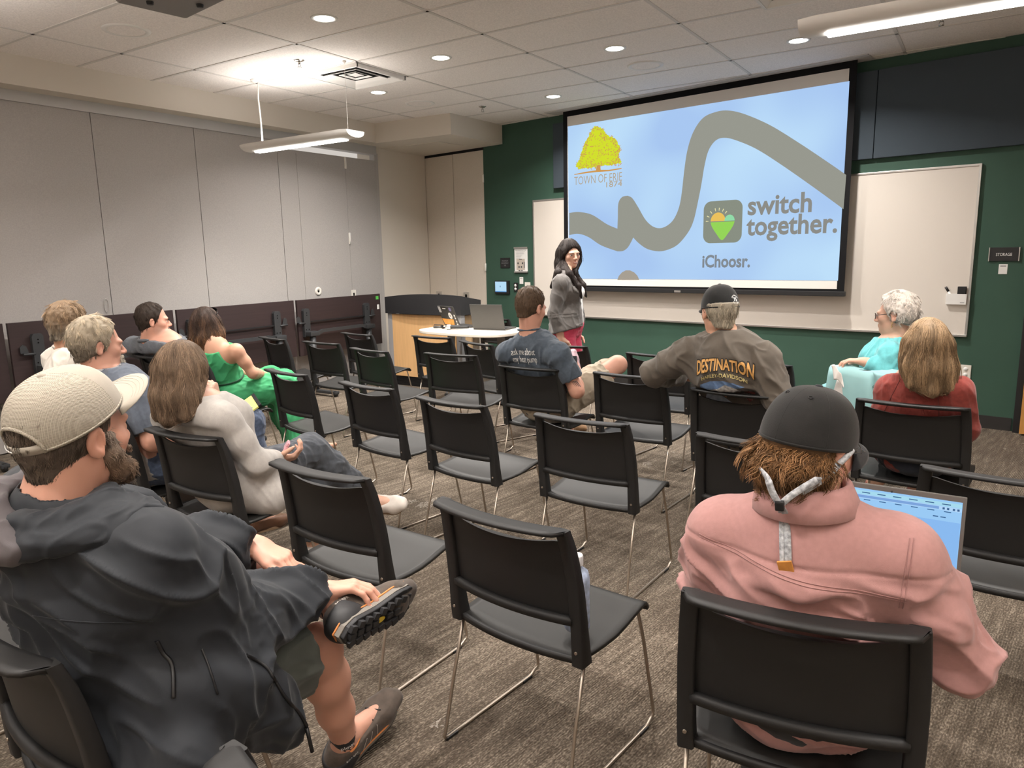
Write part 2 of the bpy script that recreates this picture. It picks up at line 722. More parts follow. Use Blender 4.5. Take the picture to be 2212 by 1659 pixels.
# front wall, painted green from the closet to the right
mb = MB()
wall_box(mb, -5.44, 3.2, 0, CEIL + 0.05, -0.12, 0.0)
struct(wbuild(mb, 'wall_front', m_green))
mb = MB()
wall_box(mb, -6.9, -5.44, 2.80, CEIL + 0.05, -0.12, -0.001)
wall_box(mb, -6.9, -5.44, 0.0, 2.80, -0.12, -0.045)
struct(wbuild(mb, 'wall_closet', m_beige))

# the walls behind the photographer close the room
mb = MB()
mb.box2((-6.7, -2.3, 0.0), (2.3, -2.2, CEIL))
struct(mb.build('wall_back', m_beige))
mb = MB()
mb.box2((2.2, -2.2, 0.0), (2.3, 6.6, CEIL))
struct(mb.build('wall_right', m_beige))

# soffit over the partition and the boxed duct in the corner
mb = MB()
mb.prism([(left_x(-2.2), -2.2, 2.80), (left_x(6.68), 6.68, 2.80), (-6.75, 6.68, 2.80), (-6.75, -2.2, 2.80)], (0, 0, 0.25))
struct(mb.build('wall_soffit', m_beige))
mb = MB()
mb.prism([(-6.75, 6.62, 2.795), (-5.075, 6.70, 2.795), (-5.05, 7.69, 2.795), (-6.75, 7.95, 2.795)], (0, 0, 0.25))
struct(mb.build('wall_duct', m_beige))
mb = MB()   # shallow access panel seam under the duct
mb.prism([(-6.42, 6.98, 2.789), (-5.50, 7.02, 2.789), (-5.47, 7.46, 2.789), (-6.40, 7.58, 2.789)], (0, 0, 0.006))
struct(mb.build('trim_2', m_beige))

# left wall: operable partition of tall vinyl panels between a head track and the floor
def part_x(y):
    return left_x(y) - 0.20
ys = [-2.2, -1.29, -0.34, 0.61, 1.56, 2.52, 3.472, 4.42, 5.375]
for a, b in zip(ys[:-1], ys[1:]):
    mb = MB()
    mb.prism([(part_x(a), a + 0.003, 0.01), (part_x(b), b - 0.003, 0.01), (part_x(b) - 0.08, b - 0.003, 0.01), (part_x(a) - 0.08, a + 0.003, 0.01)], (0, 0, 2.72))
    struct(mb.build('wall_left', m_part))
mb = MB()
mb.prism([(part_x(5.378), 5.378, 0.01), (part_x(6.33), 6.33, 0.01), (part_x(6.33) - 0.08, 6.33, 0.01), (part_x(5.378) - 0.08, 5.378, 0.01)], (0, 0, 2.62))
mb.prism([(part_x(5.62) + 0.006, 5.62, 0.05), (part_x(6.325) + 0.006, 6.325, 0.05), (part_x(6.325), 6.325, 0.05), (part_x(5.62), 5.62, 0.05)], (0, 0, 2.55))
struct(mb.build('wall_left', m_part))
mb = MB()
mb.prism([(part_x(6.334), 6.334, 0.01), (part_x(6.84), 6.84, 0.01), (part_x(6.84) - 0.08, 6.84, 0.01), (part_x(6.334) - 0.08, 6.334, 0.01)], (0, 0, 2.62))
struct(mb.build('wall_left', m_part))
mb = MB()
mb.prism([(part_x(-2.2) + 0.02, -2.2, 2.74), (part_x(6.84) + 0.02, 6.84, 2.70), (part_x(6.84) - 0.1, 6.84, 2.70), (part_x(-2.2) - 0.1, -2.2, 2.74)], (0, 0, 0.10))
struct(mb.build('trim_3', M('track_metal', (0.50, 0.49, 0.48), 0.5, metal=0.3)))
mb = MB()
mb.prism([(-6.36, 6.84, 0.0), (-6.36, 6.90, 0.0), (-6.44, 6.90, 0.0), (-6.44, 6.84, 0.0)], (0, 0, 2.72))
struct(mb.build('trim_4', M('jamb_grey', (0.42, 0.405, 0.39), 0.6)))
mb = MB()
mb.prism([(-6.375, 6.90, 0.0), (-6.44, 7.90, 0.0), (-6.7, 7.93, 0.0), (-6.7, 6.90, 0.0)], (0, 0, 2.80))
struct(mb.build('wall_side', m_beige))

# small fittings on the partition
hw = empty('pull_loop', (part_x(3.42), 3.42, 1.05), 0, 'thin wire pull loop hanging on the partition beside its seam', 'handle')
mb = MB()
mb.tube([(0.006, 0.02 * math.cos(t) , 0.06 + 0.06 * math.sin(t)) for t in np.linspace(0, 2 * math.pi, 24)][:-1], 0.0025, closed=True)
mb.build('wire_loop', m_alu, hw)
hw = empty('door_latch', (part_x(5.80) + 0.006, 5.80, 1.11), 0, 'round flush latch in the pass door of the partition', 'latch')
mb = MB()
mb.lathe([(0.0, 0.006), (0.018, 0.006), (0.022, 0.012), (0.045, 0.010), (0.048, 0.0)], (0, 0, 0), (1, 0, 0))
mb.build('latch_ring', m_off, hw)
mb = MB()
mb.lathe([(0.0, 0.009), (0.013, 0.008), (0.013, 0.0)], (0, 0, 0), (1, 0, 0))
mb.build('latch_button', m_slot, hw)
for nm, y, z, lb in (('wall_jack', 6.345, 1.055, 'small square plate on the partition just above the folded tables'),):
    hw = empty(nm, (part_x(y) + 0.002, y, z), 0, lb, 'plate')
    mb = MB()
    mb.box((0.004, 0, 0), (0.008, 0.075, 0.085), bev=0.002)
    mb.build('plate', m_off, hw)
    mb = MB()
    mb.box((0.009, 0.0, -0.012), (0.004, 0.022, 0.04))
    mb.build('pull_slot', m_slot, hw)
for z, w in ((2.56, ''), (1.70, '')):
    hw = empty('panel_hinge', (part_x(6.332) + 0.002, 6.332, z), 0,
               'white hinge on the partition pass door, ' + ('upper' if z > 2 else 'lower') + ' of the two', 'hinge')
    mb = MB()
    mb.box((0.005, 0, 0), (0.012, 0.03, 0.13), bev=0.003)
    mb.build('hinge_leaf', m_off, hw)
    mb = MB()
    mb.cyl((0.012, 0, -0.068), (0.012, 0, 0.068), 0.006)
    mb.build('hinge_pin', m_white, hw)

# closet doors in the corner, two tall leaves
kz = 1.0105
for k, (u0, u1) in enumerate(((-6.53, -5.99), (-5.982, -5.445))):
    mb = MB()
    wall_box(mb, u0, u1, 0.01, 2.765, -0.045, -0.005, bev=0.003)
    d = struct(wbuild(mb, 'door_%d' % (k + 1), m_closet))
    mb = MB()
    hu = (-6.335 if k == 0 else -5.81)
    wall_box(mb, hu - 0.05, hu + 0.05, 0.87, 1.0, -0.005, 0.004, bev=0.002)
    hp = mb.build('flush_pull', m_alu, d)
    mb = MB()
    wall_box(mb, hu - 0.017, hu + 0.017, 0.885, 0.97, 0.003, 0.006)
    mb.build('pull_slot', m_slot, hp)
mb = MB()
wall_box(mb, -6.56, -5.43, 2.765, 2.80, -0.05, 0.002)
struct(wbuild(mb, 'trim_5', m_blackm))
mb = MB()
wall_box(mb, -6.56, -6.53, 0, 2.77, -0.05, 0.012)
struct(wbuild(mb, 'trim_6', M('grey_jamb', (0.33, 0.32, 0.31), 0.6)))
for z in (2.42, 1.32):
    hw = empty('closet_hinge', wall_pt(-5.444, z, 0.0), WROT, 'small white hinge on the closet edge by the green wall, ' + ('upper' if z > 2 else 'lower'), 'hinge')
    mb = MB()
    mb.box((0, -0.006, 0), (0.02, 0.014, 0.09), bev=0.003)
    mb.build('hinge_leaf', m_off, hw)
    mb = MB()
    mb.cyl((0.012, -0.01, -0.05), (0.012, -0.01, 0.05), 0.005)
    mb.build('hinge_pin', m_white, hw)

# baseboard, storage door
mb = MB()
wall_box(mb, -5.44, 0.27, 0, 0.105, 0.0, 0.008)
struct(wbuild(mb, 'baseboard_front', m_base))
mb = MB()
wall_box(mb, 0.285, 0.345, 0, 2.15, 0.0, 0.05, bev=0.004)
wall_box(mb, 0.345, 1.4, 2.09, 2.15, 0.0, 0.05)
struct(wbuild(mb, 'trim_7', m_black))['label'] = 'black steel frame of the storage door'
mb = MB()
wall_box(mb, 0.338, 1.30, 0.012, 2.09, 0.075, 0.12, bev=0.002)
dr = struct(wbuild(mb, 'door_3', m_wood))
mb = MB()
mb.tube([(1.22, -0.12, 1.0), (1.22, -0.17, 1.0), (1.10, -0.17, 1.0)], 0.009)
mb.build('door_handle', m_alu, dr)

# ------------------------------------------------------------------ whiteboard, acoustic panels, screen
wb = empty('whiteboard', wall_pt(-2.36, 0.745, 0), WROT, 'long whiteboard on the green wall behind the projection screen', 'whiteboard')
mb = MB()
mb.box((0, -0.012, 0.68), (4.52, 0.016, 1.34))
mb.build('writing_surface', m_board, wb)
mb = MB()
for c, s in (((0, -0.014, 1.35), (4.545, 0.024, 0.018)), ((0, -0.018, 0.003), (4.545, 0.032, 0.018)),
             ((-2.265, -0.014, 0.68), (0.018, 0.024, 1.355)), ((2.265, -0.014, 0.68), (0.018, 0.024, 1.355))):
    mb.box(c, s, bev=0.003)
mb.build('frame', m_alu, wb)

for k, (u0, u1, lb) in enumerate(((-4.30, -3.30, 'navy acoustic panel peeking out left of the screen'),
                                  (-3.295, -2.10, 'navy acoustic panel hidden mostly behind the left half of the screen'),
                                  (-2.095, -0.884, 'narrow visible end of a navy acoustic panel touching the screen'),
                                  (-0.878, 0.50, 'large navy acoustic panel high above the storage sign'))):
    if k == 1:
        continue
    mb = MB()
    wall_box(mb, u0, u1, 2.215, 2.925, 0.0, 0.05, bev=0.006)
    tag(wbuild(mb, 'acoustic_panel', m_navy), lb, 'wall panel', 'navy acoustic panels on the front wall')

scr = empty('projection_screen', wall_pt(-2.54, 1.06, 0.14), WROT, 'pulled-down projection screen glowing with a pale blue slide', 'screen')
def su(u, z, o=0.0):
    """screen-plane point from wall u and height, in the screen's own frame"""
    return (u + 2.54, -0.01 - o, z - 1.06)
m_screen = M('screen_white', (0.74, 0.71, 0.67), 0.85, spec=0.2)
m_sblack = M('screen_border', (0.005, 0.005, 0.006), 0.75, spec=0.2)
mb = MB()
mb.box2(su(-4.072, 1.075, 0.0), su(-1.018, 3.012, 0.006), mi=0)
mb.build('border', m_sblack, scr)
mb = MB()
mb.box2(su(-4.012, 1.118, 0.006), su(-1.079, 2.951, 0.009))
mb.build('fabric', m_screen, scr)
mb = MB()
mb.box2(su(-4.085, 1.055, -0.012), su(-1.005, 1.098, 0.022), bev=0.005)
bar = mb.build('bottom_bar', m_black, scr)
mb = MB()
mb.box2(su(-2.66, 1.062, 0.022), su(-2.59, 1.082, 0.0245), bev=0.001)
mb.build('badge', m_alu, bar)
mb = MB()
mb.box((-2.5 + 2.46, 0.0, 1.955), (3.34, 0.16, 0.012))
mb.box((-2.5 + 2.46, -0.11, 1.955), (3.34, 0.03, 0.012), bev=0.003)
struct(mb.build('trim_8', M('screen_slot_paint', (0.55, 0.54, 0.53), 0.6), scr))

# the projected slide: light thrown on the screen, so it glows
SLIDE = 0.55
def slide_material():
    m = bpy.data.materials.new('slide_sky')
    m.use_nodes = True
    nt = m.node_tree
    nt.nodes.remove(nt.nodes['Principled BSDF'])
    e = nt.nodes.new('ShaderNodeEmission')
    tc = nt.nodes.new('ShaderNodeTexCoord')
    n = nt.nodes.new('ShaderNodeTexNoise')
    n.inputs['Scale'].default_value = 0.9
    n.inputs['Detail'].default_value = 1.0
    nt.links.new(tc.outputs['Object'], n.inputs['Vector'])
    r = nt.nodes.new('ShaderNodeValToRGB')
    r.color_ramp.elements[0].position = 0.36
    r.color_ramp.elements[0].color = _rgb(hexc('a9c8f2'))
    r.color_ramp.elements[1].position = 0.62
    r.color_ramp.elements[1].color = _rgb(hexc('bfe0fb'))
    nt.links.new(n.outputs['Fac'], r.inputs[0])
    nt.links.new(r.outputs[0], e.inputs[0])
    e.inputs[1].default_value = SLIDE
    nt.links.new(e.outputs[0], nt.nodes['Material Output'].inputs[0])
    return m
m_sky = slide_material()
def slide(name, hx, k=1.0):
    return EM(name, hexc(hx), SLIDE * k)
m_rib = slide('slide_grey', '98998f')
m_txt = slide('slide_text', '8d8d88')
m_tan = slide('slide_tan', 'b5a284')
m_leaf = slide('slide_leaf', 'd3e02f')
m_twig = slide('slide_twig', 'cf9a55')
m_sun = slide('slide_sun', 'ecc25f')
m_grn = slide('slide_green', '96d65a')
m_mint = slide('slide_mint', '93dcaa')
m_cream = slide('slide_cream', 'ece5b0')
mb = MB()
mb.box2(su(-4.006, 1.192, 0.009), su(-1.072, 2.848, 0.0105))
sl = mb.build('slide_picture', m_sky, scr)

def catmull(pts, n=8, closed=False):
    P = [np.array(p, float) for p in pts]
    out = []
    N = len(P)
    for i in range(N if closed else N - 1):
        p0 = P[(i - 1) % N] if (closed or i > 0) else P[0]
        p1, p2 = P[i], P[(i + 1) % N]
        p3 = P[(i + 2) % N] if (closed or i + 2 < N) else P[-1]
        for t in np.linspace(0, 1, n, endpoint=False):
            out.append(0.5 * ((2 * p1) + (p2 - p0) * t + (2 * p0 - 5 * p1 + 4 * p2 - p3) * t * t + (3 * p1 - p0 - 3 * p2 + p3) * t ** 3))
    if not closed:
        out.append(P[-1])
    return out

def between(mb, up, lo, o, n=90):
    """fills the strip between two curves sampled evenly"""
    def res(c):
        c = np.array(c)
        d = np.concatenate([[0], np.cumsum(np.linalg.norm(np.diff(c, axis=0), axis=1))])
        t = np.linspace(0, d[-1], n)
        return np.stack([np.interp(t, d, c[:, 0]), np.interp(t, d, c[:, 1])], 1)
    a, b = res(up), res(lo)
    mb.grid([[su(*p, o) for p in a], [su(*p, o) for p in b]], smooth=False)

# the grey winding road
mb = MB()
upA = catmull([(-3.992, 1.921), (-3.8587, 1.924), (-3.6849, 1.886), (-3.4908, 1.778), (-3.3553, 1.724)])
loA = catmull([(-3.994, 1.677), (-3.8728, 1.688), (-3.7344, 1.649), (-3.5625, 1.554), (-3.3534, 1.486)])
between(mb, upA, loA, 0.0115)
upB = catmull([(-3.3553, 1.724), (-3.3504, 1.84), (-3.3453, 1.984), (-3.2998, 2.048), (-3.2312, 2.058)])
loB = catmull([(-3.3534, 1.486), (-3.2836, 1.489), (-3.2261, 1.522), (-3.1815, 1.584), (-3.1593, 1.626)])
between(mb, upB, loB, 0.0115)
upC = catmull([(-3.2312, 2.058), (-3.1745, 2.03), (-3.1008, 1.932), (-3.0159, 1.806), (-2.928, 1.732), (-2.841, 1.71),
               (-2.7571, 1.734), (-2.6854, 1.795), (-2.6308, 1.906), (-2.6035, 2.048), (-2.5823, 2.25), (-2.5521, 2.445),
               (-2.4924, 2.611), (-2.3934, 2.727), (-2.262, 2.764), (-2.1367, 2.759), (-1.977, 2.705), (-1.7335, 2.577),
               (-1.4676, 2.395), (-1.209, 2.205), (-1.0534, 2.087)])
loC = catmull([(-3.1593, 1.626), (-3.0857, 1.562), (-2.9845, 1.503), (-2.8481, 1.477), (-2.7259, 1.498), (-2.6228, 1.551),
               (-2.5187, 1.666), (-2.4661, 1.776), (-2.4297, 1.93), (-2.3954, 2.103), (-2.3661, 2.283), (-2.3276, 2.421),
               (-2.2589, 2.503), (-2.175, 2.519), (-2.0589, 2.485), (-1.8547, 2.384), (-1.6122, 2.219), (-1.3152, 1.999), (-1.0595, 1.802)])
between(mb, upC, loC, 0.0115, 160)
mb.build('slide_road', m_rib, sl)
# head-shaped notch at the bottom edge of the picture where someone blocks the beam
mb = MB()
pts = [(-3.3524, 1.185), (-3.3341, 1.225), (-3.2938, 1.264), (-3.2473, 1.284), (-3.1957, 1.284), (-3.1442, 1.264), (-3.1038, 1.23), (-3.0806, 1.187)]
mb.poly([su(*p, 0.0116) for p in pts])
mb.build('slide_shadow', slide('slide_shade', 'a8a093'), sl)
# app tile
def rrect(u0, u1, z0, z1, r, n=7):
    out = []
    for cx, cz, a0 in ((u1 - r, z1 - r, 0), (u0 + r, z1 - r, 90), (u0 + r, z0 + r, 180), (u1 - r, z0 + r, 270)):
        out += [(cx + r * math.cos(math.radians(a0 + 90 * i / n)), cz + r * math.sin(math.radians(a0 + 90 * i / n))) for i in range(n + 1)]
    return out
b0 = (-2.3701, 1.535)
b1 = (-1.9588, 1.953)
tu0, tz0, tu1, tz1 = b0[0] + 0.008, b0[1] + 0.01, b1[0] - 0.008, b1[1] - 0.01
mb = MB()
mb.poly([su(*p, 0.0122) for p in rrect(tu0, tu1, tz0, tz1, 0.075)])
mb.build('slide_tile', slide('slide_tile', '8a9083'), sl)
tc_, tw = (tu0 + tu1) / 2, (tu1 - tu0)
hz = tz0 + 0.52 * (tz1 - tz0)
h0, h1 = tu0 + 0.19 * tw, tu0 + 0.81 * tw
mb = MB()
L_ = [(h0, hz - 0.008)] + [tuple(p) for p in catmull([(h0, hz - 0.008), (h0 + 0.015, hz - 0.05), (h0 + 0.06, hz - 0.115), ((h0 + h1) / 2, hz - 0.18),
      (h1 - 0.06, hz - 0.115), (h1 - 0.015, hz - 0.05), (h1, hz - 0.008)], 6)]
mb.poly([su(*p, 0.0128) for p in L_[1:]])
mb.build('slide_heart', m_grn, sl)
mb = MB()
r1 = (h1 - h0) * 0.31
mb.poly([su(h0 + r1 + r1 * math.cos(t), hz + r1 * 1.08 * math.sin(t), 0.0128) for t in np.linspace(0, math.pi, 20)])
mb.build('slide_sun', m_sun, sl)
mb = MB()
r2 = (h1 - h0) * 0.21
mb.poly([su(h1 - r2 + r2 * math.cos(t), hz + r2 * 1.1 * math.sin(t), 0.0132) for t in np.linspace(0, math.pi, 18)])
mb.build('slide_moon', m_mint, sl)
for a in (178, 155, 130, 105, 85, 64, 45):
    mb = MB()
    t = math.radians(a)
    d = np.array([math.cos(t), math.sin(t)])
    c = np.array([h0 + r1, hz])
    n = np.array([-d[1], d[0]]) * 0.0045
    p, q = c + d * (r1 + 0.022), c + d * (r1 + 0.05)
    mb.poly([su(*(p - n * 0.6), 0.0128), su(*(p + n * 0.6), 0.0128), su(*(q + n), 0.0128), su(*(q - n), 0.0128)])
    mb.build('slide_ray', m_cream, sl)
# lettering
def slide_text(s, a, b, size, mat, bold=0.0, xs=1.0, o=0.0122, space=1.0, name='slide_lettering'):
    mb = MB()
    w = b[0] - a[0]
    add_text(mb, s, lambda x, y: su(a[0] + x, a[1] + y, o), size, bold=bold, width=w, space=space)
    return mb.build(name, mat, sl, recalc=False)
slide_text('switch', (-1.9164, 1.798), (-1.3282, 1.777), 0.245, m_txt, bold=0.006)
slide_text('together.', (-1.9225, 1.611), (-1.1029, 1.616), 0.245, m_txt, bold=0.006)
slide_text('iChoosr.', (-2.3641, 1.315), (-1.8749, 1.313), 0.165, slide('slide_text_blue', '848c93'), bold=0.005)
slide_text('TOWN OF ERIE', (-3.9203, 2.217), (-3.3009, 2.214), 0.128, m_tan, bold=-0.001)
slide_text('1874', (-3.4979, 2.162), (-3.2998, 2.157), 0.078, m_tan)
# serif ticks on the town name
# tree emblem
mb = MB()
out_ = [(-3.6414, 2.81), (-3.5586, 2.776), (-3.4879, 2.702), (-3.3948, 2.654), (-3.3433, 2.583), (-3.3261, 2.534), (-3.3423, 2.466), (-3.3139, 2.412), (-3.3251, 2.394), (-3.4343, 2.39), (-3.5635, 2.393), (-3.6293, 2.384), (-3.7445, 2.38), (-3.8687, 2.391), (-3.893, 2.432), (-3.8496, 2.482), (-3.8243, 2.553), (-3.7809, 2.635), (-3.7253, 2.711), (-3.6778, 2.776)]
rough = catmull(out_, 7, True)
rough = [np.array(p) + np.array([random.uniform(-1, 1), random.uniform(-1, 1)]) * 0.008 for p in rough]
mb.poly([su(*p, 0.0122) for p in rough])
mb.build('slide_tree_crown', m_leaf, sl)
mb = MB()
from mathutils.geometry import intersect_point_tri_2d
cen = np.mean(np.array(out_), 0)
poly_ = np.array(out_)
def inside(p):
    n, c = len(poly_), False
    for i in range(n):
        a, b = poly_[i], poly_[i - 1]
        if (a[1] > p[1]) != (b[1] > p[1]) and p[0] < (b[0] - a[0]) * (p[1] - a[1]) / (b[1] - a[1]) + a[0]:
            c = not c
    return c
lo_, hi_ = poly_.min(0) - 0.01, poly_.max(0) + 0.01
nt_ = 0
while nt_ < 420:
    p = np.array([random.uniform(lo_[0], hi_[0]), random.uniform(lo_[1], hi_[1])])
    edge = min(np.linalg.norm(p - q) for q in rough[::3])
    right = p[0] > cen[0] - 0.02 and p[1] > cen[1] - 0.05
    if not (inside(p) or edge < 0.014):
        continue
    if edge > 0.05 and random.random() > (0.45 if right else 0.16):
        continue
    t = random.uniform(0, math.pi)
    d = np.array([math.cos(t), math.sin(t)]) * random.uniform(0.006, 0.014)
    n = np.array([-d[1], d[0]]) * 0.32
    mb.poly([su(*(p - d - n), 0.0127), su(*(p + d - n * 0.4), 0.0127), su(*(p + d + n * 0.4), 0.0127), su(*(p - d + n), 0.0127)])
    nt_ += 1
mb.build('slide_tree_twigs', m_twig, sl)
mb = MB()
tr = [(-3.6232, 2.398), (-3.5757, 2.398), (-3.5696, 2.35), (-3.4696, 2.341), (-3.307, 2.346), (-3.3068, 2.336), (-3.4574, 2.326),
      (-3.6232, 2.331), (-3.7445, 2.331), (-3.9193, 2.326), (-3.9193, 2.334), (-3.7575, 2.347), (-3.6293, 2.35)]
mb.poly([su(*p, 0.0124) for p in tr])
mb.build('slide_tree_trunk', m_twig, sl)

# ------------------------------------------------------------------ signs and devices on the front wall
def wall_thing(name, u, z, label, cat, group=None):
    return empty(name, wall_pt(u, z, 0), WROT, label, cat, group)

def part_box(par, name, m, c, s, bev=0.001):
    mb = MB()
    mb.box(c, s, bev=bev)
    return mb.build(name, m, par)

def part_text(par, name, m, s, x, z, y, size, width=None, bold=0.0, center=True):
    mb = MB()
    add_text(mb, s, lambda a, b: (x + a, y, z + b), size, width=width, bold=bold, center=center)
    return mb.build(name, m, par, recalc=False)

m_letter = M('sign_letter_white', (0.80, 0.80, 0.78), 0.6)
m_letter_g = M('sign_letter_grey', (0.20, 0.20, 0.21), 0.6)
t = wall_thing('storage_sign', 0.113, 1.40, 'black sign lettered STORAGE on the green wall', 'sign')
part_box(t, 'plate', M('sign_black', (0.012, 0.012, 0.013), 0.35), (0, -0.006, 0), (0.205, 0.012, 0.107), 0.002)
part_text(t, 'lettering', m_letter, 'STORAGE', 0, -0.013, -0.0128, 0.034, width=0.105)
for x in (-0.099, 0.099):
    part_box(t, 'end_rail', m_alu, (x, -0.008, 0), (0.006, 0.014, 0.107), 0)
m_paper = M('white_card', (0.78, 0.77, 0.75), 0.7)
m_ink = M('printed_ink', (0.05, 0.05, 0.055), 0.8)
m_inkg = M('printed_grey', (0.35, 0.34, 0.34), 0.8)
t = wall_thing('small_card', 0.114, 1.285, 'small white card under the storage sign', 'card')
part_box(t, 'card', m_paper, (0, -0.002, 0), (0.058, 0.004, 0.078), 0.0005)
part_box(t, 'printed_line', m_ink, (0, -0.0043, 0.024), (0.04, 0.0006, 0.006), 0)
t = wall_thing('wall_outlet', -0.075, 0.45, 'white wall outlet low on the green wall beside the blonde woman', 'outlet')
part_box(t, 'face_plate', m_off, (0, -0.004, 0), (0.075, 0.008, 0.115), 0.003)
for z in (0.024, -0.024):
    mb = MB()
    mb.lathe([(0.0, 0.004), (0.016, 0.004), (0.017, 0.0)], (0, -0.008, z), (0, -1, 0), 16)
    mb.build('socket', m_white, t)
t = wall_thing('occupancy_sign', -5.105, 1.374, 'small black square sign lettered MAXIMUM OCCUPANCY', 'sign')
part_box(t, 'plate', M('sign_black_matte', (0.011, 0.011, 0.012), 0.6), (0, -0.005, 0), (0.155, 0.010, 0.125), 0.002)
part_text(t, 'lettering', m_letter_g, 'MAXIMUM', 0, 0.016, -0.0106, 0.026, width=0.098)
part_text(t, 'lettering', m_letter_g, 'OCCUPANCY', 0, -0.011, -0.0106, 0.026, width=0.118)
part_text(t, 'lettering', m_letter_g, '100', 0, -0.039, -0.0106, 0.026, width=0.03)
t = wall_thing('notice_frame', -4.842, 1.408, 'framed white room setup notice with a floor plan', 'notice')
part_box(t, 'sheet', m_paper, (0, -0.008, 0), (0.205, 0.008, 0.30), 0.001)
for z, nm in ((0.146, 'clip_rail'), (-0.146, 'clip_rail')):
    part_box(t, nm, m_alu, (0, -0.012, z), (0.212, 0.022, 0.020), 0.004)
m_planbg = M('plan_beige', (0.50, 0.44, 0.38), 0.8)
part_box(t, 'floor_plan', m_planbg, (-0.005, -0.0126, -0.055), (0.135, 0.001, 0.135), 0)
for x, z, w, h in ((-0.04, -0.04, 0.02, 0.022), (0.032, -0.04, 0.02, 0.022), (-0.025, -0.085, 0.02, 0.02), (0.013, -0.085, 0.02, 0.02), (0.058, -0.06, 0.012, 0.075),
                   (0.0, 0.008, 0.045, 0.008), (-0.02, -0.128, 0.03, 0.010), (0.02, -0.128, 0.022, 0.010)):
    part_box(t, 'plan_symbol', m_ink, (x - 0.005, -0.0134, z), (w, 0.001, h), 0)
part_text(t, 'heading', m_ink, 'Recommended Room Set Up', 0, 0.112, -0.0124, 0.016, width=0.165)
for i, w in enumerate((0.14, 0.12, 0.13, 0.10, 0.085, 0.075, 0.065)):
    part_box(t, 'printed_line', m_inkg, (-0.075 + w / 2, -0.0124, 0.097 - i * 0.0125), (w, 0.0008, 0.004), 0)
t = wall_thing('touch_panel', -5.155, 1.072, 'black touch panel with a lit pale blue screen on the green wall', 'panel')
part_box(t, 'housing', m_black, (0, -0.015, 0), (0.235, 0.03, 0.165), 0.006)
part_box(t, 'display', EM('panel_glow', hexc('b7dcf5'), 0.55), (-0.012, -0.0306, 0.006), (0.188, 0.001, 0.128), 0)
part_box(t, 'task_bar', EM('panel_bar', hexc('4a78a8'), 0.8), (-0.012, -0.0313, -0.054), (0.188, 0.001, 0.009), 0)
part_box(t, 'display_mark', EM('panel_mark', hexc('6f90a6'), 0.7), (-0.02, -0.0313, 0.01), (0.016, 0.001, 0.018), 0)
t = wall_thing('wall_outlet', -4.935, 1.075, 'black outlet with white sockets right of the touch panel', 'outlet')
part_box(t, 'face_plate', m_black, (0, -0.004, 0), (0.068, 0.008, 0.112), 0.003)
for z in (0.022, -0.022):
    mb = MB()
    mb.lathe([(0.0, 0.005), (0.016, 0.005), (0.018, 0.0)], (-0.008, -0.007, z), (0, -1, 0), 18)
    mb.build('socket', m_white, t)
t = wall_thing('small_card', -4.848, 1.158, 'small white card between the notice and the light switch', 'card')
part_box(t, 'card', m_paper, (0, -0.002, 0), (0.058, 0.004, 0.085), 0.0005)
part_box(t, 'printed_line', m_inkg, (0, -0.0043, 0.026), (0.04, 0.0006, 0.006), 0)
t = wall_thing('light_switch', -4.748, 1.075, 'ivory light switch plate beside the whiteboard edge', 'switch')
part_box(t, 'face_plate', m_off, (0, -0.004, 0), (0.085, 0.008, 0.125), 0.003)
m_btn = M('switch_grey', (0.45, 0.43, 0.40), 0.5)
for i in range(4):
    part_box(t, 'button', m_btn, (0.004, -0.009, 0.026 - i * 0.018), (0.024, 0.003, 0.011), 0.001)
# marker tray on the whiteboard
t = wall_thing('marker_tray', -0.18, 1.0, 'white magnetic marker tray stuck near the whiteboard right edge', 'tray')
mb = MB()
mb.box((0, -0.024, 0.045), (0.145, 0.006, 0.085))
mb.box((0, -0.050, 0.045), (0.145, 0.004, 0.085), bev=0.001)
mb.box((0, -0.037, 0.005), (0.145, 0.028, 0.006))
mb.box((-0.071, -0.037, 0.045), (0.004, 0.028, 0.085))
mb.box((0.071, -0.037, 0.045), (0.004, 0.028, 0.085))
mb.build('tray', m_white, t)
part_box(t, 'maker_mark', m_inkg, (0.045, -0.0525, 0.018), (0.03, 0.0006, 0.006), 0)
mb = MB()
o = wall_thing('board_eraser', -0.145, 1.03, 'black eraser standing in the marker tray', 'eraser')
mb.box((0, -0.037, 0.055), (0.062, 0.022, 0.125), bev=0.004)
mb.build('eraser_felt', m_blackm, o)
part_box(o, 'eraser_grip', m_black, (0, -0.0495, 0.055), (0.056, 0.003, 0.115), 0.002)
o = wall_thing('board_marker', -0.235, 1.03, 'black and white marker leaning out of the tray', 'marker')
mb = MB()
mb.cyl((0.04, -0.037, 0.0), (-0.005, -0.037, 0.075), 0.009, 12)
mb.build('barrel', m_white, o)
mb = MB()
mb.cyl((-0.005, -0.037, 0.075), (-0.028, -0.037, 0.112), 0.0095, 12)
mb.build('cap', m_black, o)

# ------------------------------------------------------------------ ceiling fittings
m_glow = EM('lamp_glow', (1.0, 0.95, 0.88), 14.0)
m_lamp = M('lamp_white', (0.78, 0.76, 0.73), 0.5)
m_trimw = M('downlight_trim', (0.72, 0.70, 0.66), 0.4)

def area_light(name, loc, sx, sy, power, down=True, spread=160.0, col=(1.0, 0.945, 0.89), parent=None, disk=False):
    ld = bpy.data.lights.new(name, 'AREA')
    ld.shape = 'DISK' if disk else 'RECTANGLE'
    ld.size = sx
    if not disk:
        ld.size_y = sy
    ld.energy = power
    ld.color = col
    ld.spread = math.radians(spread)
    o = bpy.data.objects.new(name, ld)
    COL.objects.link(o)
    o.location = loc
    if not down:
        o.rotation_euler = (math.pi, 0, 0)
    if parent is not None:
        o.parent = parent
    return o

